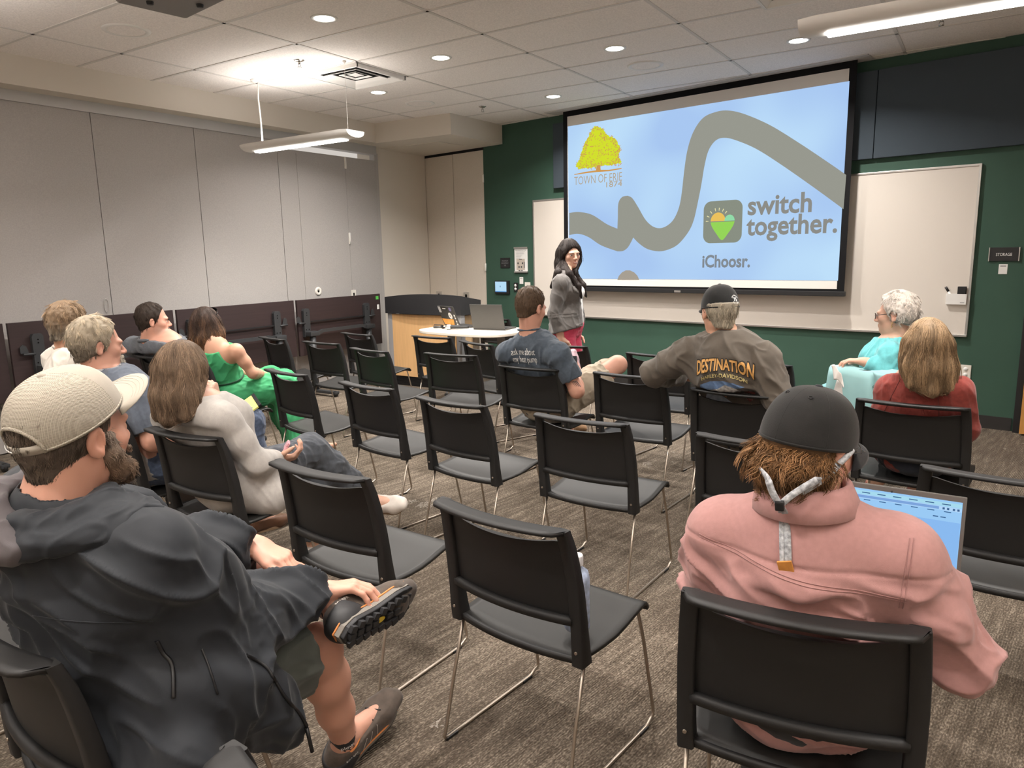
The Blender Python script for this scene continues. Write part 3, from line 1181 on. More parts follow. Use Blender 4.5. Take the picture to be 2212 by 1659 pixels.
PEND, PUP, DOWN = 6.5, 18.0, 23.0
def downlight(x, y, label, power=DOWN):
    t = empty('downlight', (x, y, CEIL), 0, label, 'ceiling light', 'round recessed ceiling lights')
    mb = MB()
    mb.lathe([(0.066, 0.0), (0.068, -0.006), (0.086, -0.005), (0.088, 0.0)], (0, 0, 0))
    mb.build('trim_ring', m_trimw, t)
    mb = MB()
    mb.lathe([(0.0, -0.003), (0.064, -0.003), (0.066, 0.001)], (0, 0, 0))
    mb.build('lens', m_glow, t)
    area_light('downlight_lamp', (0, 0, -0.012), 0.12, 0.12, power, spread=140, parent=t, disk=True)
    return t

for x, y, lb in ((-3.753, 3.632, 'round recessed downlight nearest the top edge, left of centre'),
                 (-3.746, 4.845, 'round recessed downlight between the air vent and the screen side'),
                 (-4.978, 5.454, 'round recessed downlight beyond the ceiling vent, near the hanging lamp wire'),
                 (-3.757, 6.661, 'round recessed downlight close to the screen top left corner'),
                 (-2.525, 5.444, 'round recessed downlight left of the round speaker above the screen'),
                 (-1.319, 6.094, 'round recessed downlight half behind the right hanging lamp')):
    downlight(x, y, lb)

def ceiling_speaker(x, y, lb):
    t = empty('ceiling_speaker', (x, y, CEIL), 0, lb, 'ceiling speaker', 'round white ceiling speakers')
    mb = MB()
    mb.lathe([(0.118, -0.007), (0.128, -0.010), (0.148, -0.007), (0.152, 0.0)], (0, 0, 0), seg=40)
    mb.build('rim', m_lamp, t)
    mb = MB()
    mb.lathe([(0.0, -0.005), (0.119, -0.006)], (0, 0, 0), seg=40)
    mb.build('grille', m_tile, t)
ceiling_speaker(-4.995, 3.023, 'round ceiling speaker nearest the projector')
ceiling_speaker(-5.001, 6.094, 'round ceiling speaker far back over the corner duct')
ceiling_speaker(-2.539, 6.079, 'round ceiling speaker just above the projection screen')

m_chrome = M('sprinkler_chrome', (0.55, 0.53, 0.50), 0.25, metal=1.0)
def sprinkler(x, y, lb):
    t = empty('sprinkler', (x, y, CEIL), 0, lb, 'sprinkler', 'fire sprinklers on the ceiling')
    mb = MB()
    mb.lathe([(0.0, -0.012), (0.026, -0.010), (0.038, -0.003), (0.042, 0.0)], (0, 0, 0), seg=20)
    mb.build('escutcheon', m_chrome, t)
    mb = MB()
    mb.cyl((0, 0, -0.01), (0, 0, -0.03), 0.009, 10)
    mb.tube([(0.009, 0, -0.025), (0.014, 0, -0.04), (0.004, 0, -0.052)], 0.003, 6)
    mb.tube([(-0.009, 0, -0.025), (-0.014, 0, -0.04), (-0.004, 0, -0.052)], 0.003, 6)
    mb.lathe([(0.0, -0.056), (0.018, -0.054), (0.018, -0.052), (0.0, -0.05)], (0, 0, 0), seg=14)
    mb.build('sprinkler_head', m_chrome, t)
sprinkler(-4.68, 4.234, 'ceiling sprinkler beside the air vent')
sprinkler(-4.597, 6.631, 'ceiling sprinkler far back near the corner duct')
sprinkler(-0.388, 6.113, 'ceiling sprinkler behind the right hanging lamp')

def air_vent(cx, cy, w, d, lb):
    t = empty('air_vent', (cx, cy, CEIL), 0, lb, 'air vent', 'square ceiling air vents')
    mb = MB()
    for i, k in enumerate((1.0, 0.66, 0.34)):
        a, b = k, k - 0.17
        z0, z1 = -0.004 - 0.006 * i, 0.0 + 0.0
        rows = []
        for kk, zz in ((a, -0.006 + 0.012 * i), (b, 0.028 + 0.010 * i)):
            rows.append([(sx * w / 2 * kk, sy * d / 2 * kk, -0.03 + zz) for sx, sy in ((-1, -1), (1, -1), (1, 1), (-1, 1), (-1, -1))])
        mb.grid(rows, smooth=False)
    mb.poly([(sx * w / 2 * 0.17, sy * d / 2 * 0.17, -0.004) for sx, sy in ((-1, -1), (1, -1), (1, 1), (-1, 1))])
    v = mb.build('louvre', m_lamp, t)
    solid(v, 0.003)
    mb = MB()
    for sx, sy, lx, ly in ((0, -1, w + 0.02, 0.02), (0, 1, w + 0.02, 0.02), (-1, 0, 0.02, d), (1, 0, 0.02, d)):
        mb.box((sx * w / 2, sy * d / 2, -0.018), (lx, ly, 0.036))
    mb.build('frame', m_lamp, t)
    mb = MB()
    mb.box((0, 0, -0.002), (w * 0.98, d * 0.98, 0.002))
    mb.build('duct_opening', m_slot, t)
air_vent(-4.66, 4.835, 0.585, 0.585, 'square white ceiling vent near the left hanging lamp')
air_vent(-1.02, 4.80, 0.585, 0.585, 'square ceiling vent cut off by the top edge of the photo')

def pendant(x0, x1, y, h, label, cable_dx, power=PEND, up=PUP, can_x=None):
    t = empty('pendant_light', ((x0 + x1) / 2, y, h), 0, label, 'pendant light', 'linear pendant lamps')
    L = x1 - x0
    mb = MB()
    half_w, dep = 0.105, 0.062
    prof = [(half_w * math.cos(a), -dep * math.sin(a) ** 0.8 if math.sin(a) > 0 else 0.0) for a in np.linspace(0, math.pi, 17)]
    xs = [(-L / 2, 0.86), (-L / 2 + 0.07, 1.0), (L / 2 - 0.07, 1.0), (L / 2, 0.86)]
    rows = [[(x, a * (1 if k == 1 else 0.95), 0.035 + b * k + (0 if k == 1 else -0.004)) for a, b in prof] for x, k in xs]
    mb.grid(rows)
    for r in (rows[0], rows[-1]):
        mb.poly(r if r is rows[0] else r[::-1])
    mb.poly([rows[0][0], rows[1][0], rows[2][0], rows[3][0], rows[3][-1], rows[2][-1], rows[1][-1], rows[0][-1]])
    body = mb.build('housing', m_lamp, t)
    mb = MB()
    mb.box((0, 0, -0.030), (L - 0.22, 0.058, 0.012), bev=0.004)
    mb.build('diffuser', EM('tube_glow', (1.0, 0.96, 0.90), 11.0), t)
    for sx, dx in ((-1, cable_dx[0]), (1, cable_dx[1])):
        mb = MB()
        if sx < 0 and can_x:
            zz = [0.03, 0.2, 0.3, 0.42, CEIL - h - 0.02]
            mb.tube([(dx, 0, zz[0]), (dx, 0, zz[1]), (dx - 0.004, 0, zz[2]), (dx - 0.012, 0, zz[3]), (dx + 0.004, 0, zz[4])], 0.007, 8)
        else:
            mb.tube([(dx, 0, 0.03), (dx, 0, CEIL - h)], 0.0016, 6)
        mb.build('suspension_cable', m_lamp, t)
        mb = MB()
        r_ = 0.062 if (sx < 0 and can_x) else 0.016
        mb.lathe([(0.0, CEIL - h - 0.022), (r_ * 0.35, CEIL - h - 0.02), (r_, CEIL - h - 0.008), (r_, CEIL - h)], (dx, 0, 0), seg=24)
        mb.build('ceiling_canopy', m_lamp, t)
    area_light('pendant_lamp', (0, 0, -0.045), L - 0.25, 0.06, power, spread=115, parent=t)
    area_light('pendant_uplight', (0, 0, 0.05), L - 0.25, 0.12, up, down=False, parent=t)
    return t
pendant(-5.655, -4.335, 4.46, 2.45, 'white linear pendant lamp hanging by the air vent', (-0.47, 0.58), can_x=True, power=10.0, up=5.0)
pendant(-0.80, 0.62, 3.76, 2.46, 'white linear pendant lamp cut off by the top right edge', (0.10, 1.3), power=14.0, up=6.0)
# unseen lamps like the visible ones, added to light the ceiling and people
for x, y, lb in ((-5.3, 1.3, 'added unseen linear pendant lamp at the back left of the room'), (-2.2, 1.25, 'added linear pendant lamp above the front chairs, out of view'),
                 (0.3, 1.2, 'added linear pendant lamp by the right wall, out of view'), (-5.3, -1.0, 'added unseen linear pendant lamp in the back left corner'),
                 (-2.2, -1.0, 'added unseen linear pendant lamp behind the photographer'), (0.3, -1.0, 'added unseen linear pendant lamp in the back right corner')):
    pendant(x, x + 1.32, y, 2.45, lb, (-0.47, 0.5), power=PEND, up=PUP)
for x, y in ((-3.75, 2.42), (-1.3, 2.42), (-3.75, 0.0), (-1.3, 0.0)):  # downlights added out of view for more overhead light
    downlight(x, y, 'added round recessed downlight out of view near the photographer', 12.0)

# projector hanging at the top edge
pj = empty('projector', (-3.10, 2.12, 2.62), math.radians(-8), 'grey ceiling projector cut off by the top edge', 'projector')
mb = MB()
pts = [(-0.25, -0.16), (0.17, -0.16), (0.23, -0.10), (0.23, 0.12), (0.17, 0.17), (-0.25, 0.17)]
mb.prism([(a, b, 0.0) for a, b in pts], (0, 0, 0.13))
o = mb.build('housing', M('projector_grey', (0.22, 0.21, 0.205), 0.5), pj)
bv = o.modifiers.new('bevel', 'BEVEL')
bv.width, bv.segments = 0.018, 3
mb = MB()
mb.lathe([(0.0, 0.03), (0.035, 0.035), (0.045, 0.0)], (0.10, 0.17, 0.06), (0, 1, 0))
mb.build('lens', m_black, pj)
for x, y in ((-0.12, -0.06), (0.12, -0.06), (0.0, 0.11)):
    mb = MB()
    mb.lathe([(0.0, -0.012), (0.014, -0.012), (0.016, 0.0)], (x, y, 0.0), seg=14)
    mb.build('foot', m_black, pj)
mb = MB()
mb.cyl((0, 0, 0.13), (0, 0, CEIL - 2.62), 0.02)
mb.build('ceiling_pole', m_lamp, pj)

# ------------------------------------------------------------------ folded flip-top tables against the partition
m_burg = M('dark_burgundy_laminate', (0.030, 0.0165, 0.0165), 0.55, var=(9, 0.12), stretch=(1, 0.2, 6))
m_steel = M('dark_grey_steel', (0.040, 0.042, 0.045), 0.5, metal=0.2)
def folding_table(y0, y1, ya, yb, label):
    x = left_x((y0 + y1) / 2) - 0.025
    t = empty('folding_table', (x, (y0 + y1) / 2, 0), 0, label, 'folding table', 'flip-top tables folded against the partition')
    h = (y1 - y0) / 2
    mb = MB()
    mb.box((0, 0, 0.738), (0.026, 2 * h - 0.012, 0.605), bev=0.003)
    mb.build('tabletop', m_burg, t)
    mb = MB()
    mb.box((0.035, (ya + yb) / 2 - (y0 + y1) / 2, 0.80), (0.016, yb - ya, 0.012))
    mb.build('stiffener', m_black, t)
    for y, s in ((ya, 1), (yb, -1)):
        yy = y - (y0 + y1) / 2
        mb = MB()
        mb.prism([(0.014, yy - 0.042, 0.64), (0.014, yy + 0.042, 0.64), (0.014, yy + 0.042, 0.925), (0.014, yy + 0.03, 0.945), (0.014, yy - 0.03, 0.945), (0.014, yy - 0.042, 0.925)], (0.035, 0, 0))
        br = mb.build('flip_bracket', m_steel, t)
        for dy, z in ((0.0, 0.90), (0.0, 0.875), (0.02, 0.72), (-0.02, 0.72)):
            mb = MB()
            mb.cyl((0.049, yy + dy, z), (0.0505, yy + dy, z), 0.006, 10)
            mb.build('bolt', m_slot, br)
        mb = MB()
        mb.tube([(0.045, yy + 0.03 * -s, 0.79), (0.055, yy - s * 0.12, 0.795)], 0.010, 8)
        mb.prism([(0.03, yy - s * 0.07, 0.80), (0.03, yy - s * 0.13, 0.80), (0.03, yy - s * 0.13, 0.85), (0.03, yy - s * 0.11, 0.87), (0.03, yy - s * 0.085, 0.855)], (0.008, 0, 0))
        mb.build('release_paddle', m_steel, br)
        mb = MB()
        mb.cyl((0.085, yy + s * 0.03, 0.66), (0.085, yy + s * 0.03, 0.05), 0.034, 20)
        mb.box((0.085, yy + s * 0.03, 0.675), (0.10, 0.13, 0.05), bev=0.012)
        lg = mb.build('leg', m_steel, t)
        mb = MB()
        mb.box((0.18, yy + s * 0.03, 0.045), (0.46, 0.06, 0.03), bev=0.01)
        mb.build('foot', m_steel, lg)
        for dx in (-0.02, 0.38):
            mb = MB()
            mb.cyl((dx, yy + s * 0.03 - 0.012, 0.032), (dx, yy + s * 0.03 + 0.012, 0.032), 0.032, 16)
            mb.build('caster', m_black, lg)
    mb = MB()
    ra, rb = ya - (y0 + y1) / 2 + 0.09, yb - (y0 + y1) / 2 - 0.09
    mb.sweep([(0.10, ra, 0.672), (0.10, ra + 0.07, 0.695), (0.10, rb - 0.07, 0.695), (0.10, rb, 0.672)], [(-0.017, -0.017), (0.017, -0.017), (0.017, 0.017), (-0.017, 0.017)])
    mb.build('crossbar', m_steel, t)
    return t
folding_table(1.18, 2.545, 1.35, 2.30, 'burgundy folded table at the left edge behind the capped man')
folding_table(2.555, 3.925, 2.745, 3.72, 'burgundy folded table behind the man with white beard')
folding_table(3.935, 5.305, 4.06, 5.04, 'burgundy folded table behind the woman in the green dress')
ft = folding_table(5.315, 6.615, 5.415, 6.34, 'burgundy folded table with green sticker nearest the lectern')
mb = MB()
mb.box((0.0145, 0.59, 0.995), (0.002, 0.045, 0.04))
mb.build('green_sticker', M('sticker_green', (0.10, 0.52, 0.08), 0.6), ft)
mb = MB()
mb.box((0.0145, 0.60, 0.885), (0.002, 0.035, 0.055))
mb.build('white_tag', m_paper, ft)

# ------------------------------------------------------------------ lectern
m_maple = M('maple_veneer', (0.66, 0.40, 0.185), 0.4, var=(5, 0.06), stretch=(8, 8, 0.7))
lec = empty('lectern', (-5.265, 6.30, 0), 0, 'maple lectern with a black curved top skirt', 'lectern')
W2 = 0.545
mb = MB()
mb.box((0, 0.22, 0.475), (2 * W2 - 0.16, 0.36, 0.69))
mb.build('cabinet', M('maple_side', (0.60, 0.42, 0.24), 0.45, var=(5, 0.06), stretch=(8, 8, 0.7)), lec)
mb = MB()
mb.box((0, 0.028, 0.50), (2 * W2 - 0.17, 0.022, 0.66), bev=0.002)
mb.build('front_panel', m_maple, lec)
mb = MB()
mb.box((0, 0.03, 0.142), (2 * W2 - 0.21, 0.03, 0.055), bev=0.002)
mb.build('lower_rail', m_maple, lec)
m_postg = M('grey_post', (0.34, 0.34, 0.35), 0.45, metal=0.2)
for s in (-1, 1):
    mb = MB()
    mb.box((s * (W2 - 0.05), 0.055, 0.48), (0.068, 0.075, 0.74), bev=0.01)
    mb.build('corner_post', m_postg, lec)
mb = MB()
mb.box((0, 0.22, 0.058), (2 * W2 - 0.16, 0.36, 0.115), bev=0.003)
for i in range(7):
    mb.box((0, 0.036, 0.015 + 0.014 * i), (2 * W2 - 0.155, 0.004, 0.005))
mb.build('plinth', m_black, lec)
mb = MB()
n = 24
fr = []
for i in range(n + 1):
    s = -1 + 2 * i / n
    fr.append((s * W2, -0.03 * (1 - s * s), 1.035 + 0.028 * (1 - s * s) + 0.012 * s))
lowr = [(p[0], p[1], 0.838) for p in fr]
mb.grid([lowr, fr])
bk = [(p[0] * 0.97, 0.40, p[2] - 0.065) for p in fr]
bkl = [(p[0] * 0.97, 0.40, 0.838) for p in fr]
mb.grid([[(p[0], p[1] + 0.02, p[2]) for p in fr], [(p[0], p[1], p[2] - 0.03) for p in bk]], smooth=False)
mb.grid([fr, [(p[0], p[1] + 0.02, p[2]) for p in fr]], smooth=False)
for e in (0, -1):
    mb.poly([lowr[e], fr[e], bk[e], bkl[e]])
mb.grid([bkl, bk], smooth=False)
mb.grid([bkl, lowr], smooth=False)
mb.build('top_skirt', M('skirt_black', (0.017, 0.017, 0.019), 0.55), lec)

# ------------------------------------------------------------------ presenter's table and what lies on it
pt_ = empty('presenter_table', (-4.29, 5.93, 0), math.radians(-6), 'small cream table with rounded edges beside the lectern', 'table')
mb = MB()
outl = []
for i in range(64):
    a = 2 * math.pi * i / 64
    c, s = math.cos(a), math.sin(a)
    e = 2.0 / 3.6
    outl.append((0.56 * math.copysign(abs(c) ** e, c), 0.37 * math.copysign(abs(s) ** e, s)))
mb.prism([(a, b, 0.712) for a, b in outl], (0, 0, 0.03))
o = mb.build('tabletop', M('cream_laminate', (0.76, 0.70, 0.60), 0.4), pt_)
bv = o.modifiers.new('bevel', 'BEVEL')
bv.width, bv.segments = 0.006, 2
mb = MB()
mb.cyl((0.03, 0.0, 0.71), (0.03, 0.0, 0.06), 0.035, 20)
mb.build('column', m_alu, pt_)
for s in (-1, 1):
    mb = MB()
    mb.prism([(s * 0.33 - 0.03, 0.0, 0.712), (s * 0.33 + 0.03, 0.0, 0.712), (s * 0.39 + 0.035, 0.0, 0.02), (s * 0.39 - 0.035, 0.0, 0.02)], (0, 0.05, 0))
    mb.build('leg', M('leg_grey', (0.20, 0.20, 0.20), 0.5), pt_)
mb = MB()
mb.box((0.0, 0.02, 0.03), (0.86, 0.07, 0.03), bev=0.01)
mb.build('base_bar', m_steel, pt_)
TZ = 0.7425
def laptop(name, loc, rz, w, d, lid_deg, m_lid, label, screen_mat=None, thick=0.016):
    """origin at the hinge line; keyboard toward -y, lid rises from the hinge"""
    t = empty(name, loc, rz, label, 'laptop')
    mb = MB()
    mb.box((0, -d / 2, thick / 2), (w, d, thick), bev=0.004)
    mb.build('base', m_lid, t)
    mb = MB()
    for r in range(5):
        for c in range(13):
            mb.box((-w * 0.43 + c * w * 0.0717, -d * 0.14 - r * 0.019, thick + 0.0008), (w * 0.058, 0.015, 0.0016))
    mb.build('keyboard', m_black, t)
    a = math.radians(lid_deg)
    R = Matrix.Rotation(a, 3, 'X')
    mb = MB()
    mb.box(R @ Vector((0, -d / 2 - 0.004, 0.005)) + Vector((0, 0, thick)), (w, d, 0.008), rot=R, bev=0.003)
    lid = mb.build('lid', m_lid, t)
    mb = MB()
    mb.box(R @ Vector((0, -d / 2 - 0.002, 0.0004)) + Vector((0, 0, thick)), (w - 0.018, d - 0.026, 0.001), rot=R)
    mb.build('display', screen_mat or m_black, lid)
    return t, lid, R, thick
m_lapg = M('laptop_grey', (0.075, 0.072, 0.068), 0.5, metal=0.2)
m_lapk = M('laptop_charcoal', (0.038, 0.036, 0.034), 0.55)
laptop('laptop', (-4.10, 5.93, TZ), math.radians(186), 0.36, 0.245, -104, m_lapg, 'plain grey laptop open on the cream table')
t2, lid2, R2, th2 = laptop('laptop', (-4.60, 6.00, TZ), math.radians(158), 0.32, 0.225, -112, m_lapk, 'dark laptop covered with stickers on the cream table')
def lid_pt(R, th, x, y, o):
    return R @ Vector((x, -y, 0.0095 + o)) + Vector((0, 0, th))
def sticker(pts, mat, o=0.0006, name='sticker'):
    mb = MB()
    mb.poly([lid_pt(R2, th2, x, y, o) for x, y in pts])
    return mb.build(name, mat, lid2)
circ = lambda cx, cy, r, n=20: [(cx + r * math.cos(2 * math.pi * i / n), cy + r * math.sin(2 * math.pi * i / n)) for i in range(n)]
m_orange = M('sticker_orange', (0.80, 0.33, 0.04), 0.5)
sticker([(0.135, 0.02), (-0.06, 0.02), (-0.085, 0.085), (0.15, 0.085)], m_orange)
ring = circ(0.03, 0.048, 0.042, 28)
for i in range(28):
    a, b = ring[i], ring[(i + 1) % 28]
    k = 0.94
    c_ = (0.03, 0.048)
    f = lambda p: (c_[0] + (p[0] - c_[0]) * k, c_[1] + (p[1] - c_[1]) * k)
    if i == 0:
        rmb = MB()
    rmb.poly([lid_pt(R2, th2, *p, 0.0011) for p in (a, b, f(b), f(a))])
rmb.build('sticker', m_black, lid2)
sticker(circ(-0.045, 0.125, 0.036), m_paper)
sticker([(-0.055, 0.115), (-0.033, 0.115), (-0.033, 0.137), (-0.055, 0.137)], m_inkg, 0.0011)
sticker([(0.155, 0.155), (0.105, 0.155), (0.105, 0.222), (0.155, 0.222)], M('sticker_silver', (0.45, 0.45, 0.46), 0.4))
sticker([(0.075, 0.185), (-0.01, 0.185), (-0.01, 0.218), (0.075, 0.218)], m_black)
sticker([(0.065, 0.198), (0.0, 0.198), (0.0, 0.207), (0.065, 0.207)], m_paper, 0.0011)
sticker([(-0.06, 0.18), (-0.105, 0.18), (-0.105, 0.218), (-0.06, 0.218)], M('sticker_violet', (0.16, 0.15, 0.30), 0.5))
for y in (0.02, 0.055, 0.09, 0.12):
    sticker([(-0.115, y), (-0.14, y), (-0.14, y + 0.022), (-0.115, y + 0.022)], m_paper)
mic = empty('microphone', (-4.50, 5.83, TZ), math.radians(20), 'black handheld microphone lying in front of the stickered laptop', 'microphone')
mb = MB()
mb.lathe([(0.0, 0.19), (0.013, 0.19), (0.016, 0.17), (0.020, 0.02), (0.021, 0.0)], (0, 0, 0.026), (1, 0, 0), 16)
mb.build('handle', m_black, mic)
mb = MB()
mb.lathe([(0.021, 0.0), (0.027, -0.008), (0.027, -0.035), (0.016, -0.055), (0.0, -0.06)], (0, 0, 0.026), (1, 0, 0), 16)
mb.build('grille', m_alu, mic)
cb = empty('coiled_cable', (-4.66, 5.83, TZ), 0, 'small coil of black cable on the cream table', 'cable')
mb = MB()
mb.tube([(0.055 * math.cos(t), 0.04 * math.sin(t), 0.006 + 0.0022 * t) for t in np.linspace(0, 5 * math.pi, 60)], 0.005, 6)
mb.build('coil', m_black, cb)
mb = MB()
mb.box((0.06, 0.02, 0.012), (0.03, 0.018, 0.012), bev=0.003)
mb.build('plug', m_black, cb)
tag(cb, None)

# ------------------------------------------------------------------ stacking chairs
m_shell = M('black_chair_plastic', (0.0115, 0.011, 0.011), 0.56, spec=0.45, bump=(500, 0.05))
m_seat = M('black_seat_plastic', (0.017, 0.0165, 0.0155), 0.48, spec=0.36, bump=(500, 0.06))
m_leg = M('champagne_steel', (0.42, 0.36, 0.30), 0.36, metal=0.85)

BH = [(0.385, -0.150, 0.240), (0.44, -0.158, 0.241), (0.52, -0.166, 0.241), (0.60, -0.176, 0.240), (0.68, -0.190, 0.236), (0.74, -0.203, 0.231), (0.785, -0.220, 0.226)]
def back_pt(s, z, o=0.0):
    """point on the backrest surface: s across (-1..1), height z, o toward the sitter"""
    zs = [b[0] for b in BH]
    y = np.interp(z, zs, [b[1] for b in BH])
    w = np.interp(z, zs, [b[2] for b in BH])
    return (s * w, y - 0.036 * (1 - s * s) + o, z)

def make_chair():
    root = empty('stacking_chair', (0, 0, 0))
    mb = MB()
    # recessed panel
    zz = np.linspace(0.524, 0.752, 12)
    ss = np.linspace(-0.87, 0.87, 21)
    def panel(s, z, o):
        k = (z - 0.75) / 0.012 if z > 0.75 else 0
        return back_pt(s, z, o)
    front = [[back_pt(s, z, 0.016) for s in ss] for z in zz]
    rear = [[back_pt(s, z, 0.008) for s in ss] for z in zz]
    # slit under the rim: the panel's top edge dips toward the middle
    for g in (front, rear):
        for j, s in enumerate(ss):
            x, y, z = g[-1][j]
            g[-1][j] = (x, y, z - 0.004 - 0.018 * max(0.0, 1 - (s / 0.80) ** 2))
    mb.grid(front)
    mb.grid(rear)
    for g0, g1 in ((front[0], rear[0]), (front[-1], rear[-1])):
        mb.grid([g0, g1], smooth=False)
    # rolled ledge along the panel's lower edge
    sl_ = np.linspace(-0.87, 0.87, 25)
    mb.sweep([back_pt(s, 0.519, 0.002) for s in sl_], [(-0.013, -0.010), (0.013, -0.013), (0.015, 0.004), (0.004, 0.011), (-0.009, 0.008)], (0, 0, 1), smooth=True)
    # uprights
    for sgn in (-1, 1):
        pts = [back_pt(sgn * 0.925, z, 0.006) for z in np.linspace(0.385, 0.785, 16)]
        rows = []
        for i, p in enumerate(pts):
            wd = 0.0185
            th = np.interp(i, [0, 4, 15], [0.026, 0.019, 0.013])
            rows.append([(p[0] + a * wd, p[1] + b * th, p[2]) for a, b in ((-1, -0.8), (-0.8, -1), (0.8, -1), (1, -0.8), (1, 0.8), (0.8, 1), (-0.8, 1), (-1, 0.8), (-1, -0.8))])
        mb.grid(rows)
        mb.poly(rows[0][:-1])
        mb.poly(rows[-1][:-1][::-1])
    # top rim: a flange leaning back, its ends curling forward onto the uprights
    ss = np.linspace(-1, 1, 29)
    rows = []
    for s in ss:
        e = max(0.0, (abs(s) - 0.86) / 0.14)
        lip = 0.044 * (1 - e ** 2) + 0.012
        x, y, z = back_pt(s, 0.785, 0.006)
        top = 0.004 - 0.006 * e
        rows.append([(x, y + 0.012, z - 0.014), (x, y + 0.010, z + top - 0.002), (x, y, z + top), (x, y - lip * 0.6, z + top + 0.002), (x * (1 - 0.02 * e), y - lip, z + top + 0.003),
                     (x, y - lip, z + top - 0.007), (x, y - lip * 0.55, z + top - 0.009), (x, y - 0.006, z - 0.016), (x, y + 0.012, z - 0.014)])
    mb.grid(rows)
    mb.poly(rows[0][:-1])
    mb.poly(rows[-1][:-1][::-1])
    back = mb.build('backrest', m_shell, root)
    for sgn in (-1, 1):
        mb = MB()
        p = back_pt(sgn * 0.925, 0.43, 0)
        mb.cyl((p[0], p[1] - 0.016, p[2]), (p[0], p[1] - 0.0205, p[2]), 0.0045, 10)
        mb.build('screw', m_leg, back)
    # seat shell
    mb = MB()
    prof = [(-0.148, 0.402), (-0.10, 0.402), (-0.05, 0.404), (0.0, 0.409), (0.05, 0.417), (0.10, 0.428), (0.14, 0.436), (0.165, 0.437), (0.185, 0.431), (0.198, 0.418), (0.204, 0.404)]
    sx = np.linspace(-1, 1, 19)
    rows = []
    for i, (y, z) in enumerate(prof):
        w = 0.222 if i == 0 else np.interp(y, [-0.15, 0.0, 0.15, 0.2], [0.226, 0.240, 0.240, 0.232])
        r = []
        for s in sx:
            bow = -0.036 * (1 - s * s) if i == 0 else (-0.022 * (1 - s * s) if i == 1 else 0.0)
            dish = -0.010 * (1 - s * s) * max(0.0, 1 - abs((y - 0.0) / 0.17) ** 2) + 0.003 * abs(s) ** 6
            r.append((s * w, y + bow, z + dish))
        rows.append(r)
    mb.grid(rows)
    seat = mb.build('seat', m_seat, root)
    solid(seat, 0.011, -1.0)
    mb = MB()   # rear skirt of the seat under the backrest gap
    rows2 = [[(s * 0.236, -0.150 - 0.034 * (1 - s * s), z) for s in sx] for z in (0.404, 0.386)]
    mb.grid(rows2)
    sk = mb.build('rear_lip', m_shell, seat)
    solid(sk, 0.012, 0.0)
    # sled legs, one each side
    for sgn in (-1, 1):
        pts = [(0.222, -0.135, 0.397), (0.2255, -0.19, 0.20), (0.230, -0.231, 0.030), (0.2305, -0.236, 0.016), (0.231, -0.231, 0.0085), (0.231, -0.215, 0.0065),
               (0.231, 0.0, 0.0065), (0.231, 0.19, 0.0065), (0.231, 0.205, 0.0085), (0.231, 0.225, 0.018), (0.2305, 0.238, 0.022), (0.230, 0.243, 0.034), (0.2295, 0.240, 0.055), (0.222, 0.19, 0.30),
               (0.214, 0.168, 0.40), (0.212, 0.160, 0.412), (0.205, 0.14, 0.414), (0.20, -0.02, 0.392), (0.20, -0.12, 0.388)]
        mb = MB()
        mb.tube([(sgn * a, b, c) for a, b, c in pts], 0.0056, 10)
        leg = mb.build('sled_leg', m_leg, root)
        for y in (-0.205, 0.175):
            mb = MB()
            mb.box((sgn * 0.231, y, 0.0048), (0.016, 0.05, 0.0096), bev=0.003)
            mb.build('glide', m_black, leg)
    for y, z in ((0.10, 0.405), (-0.09, 0.386)):
        mb = MB()
        mb.tube([(-0.205, y, z), (0.205, y, z)], 0.0056, 8)
        mb.build('crossbar', m_leg, root)
    return root

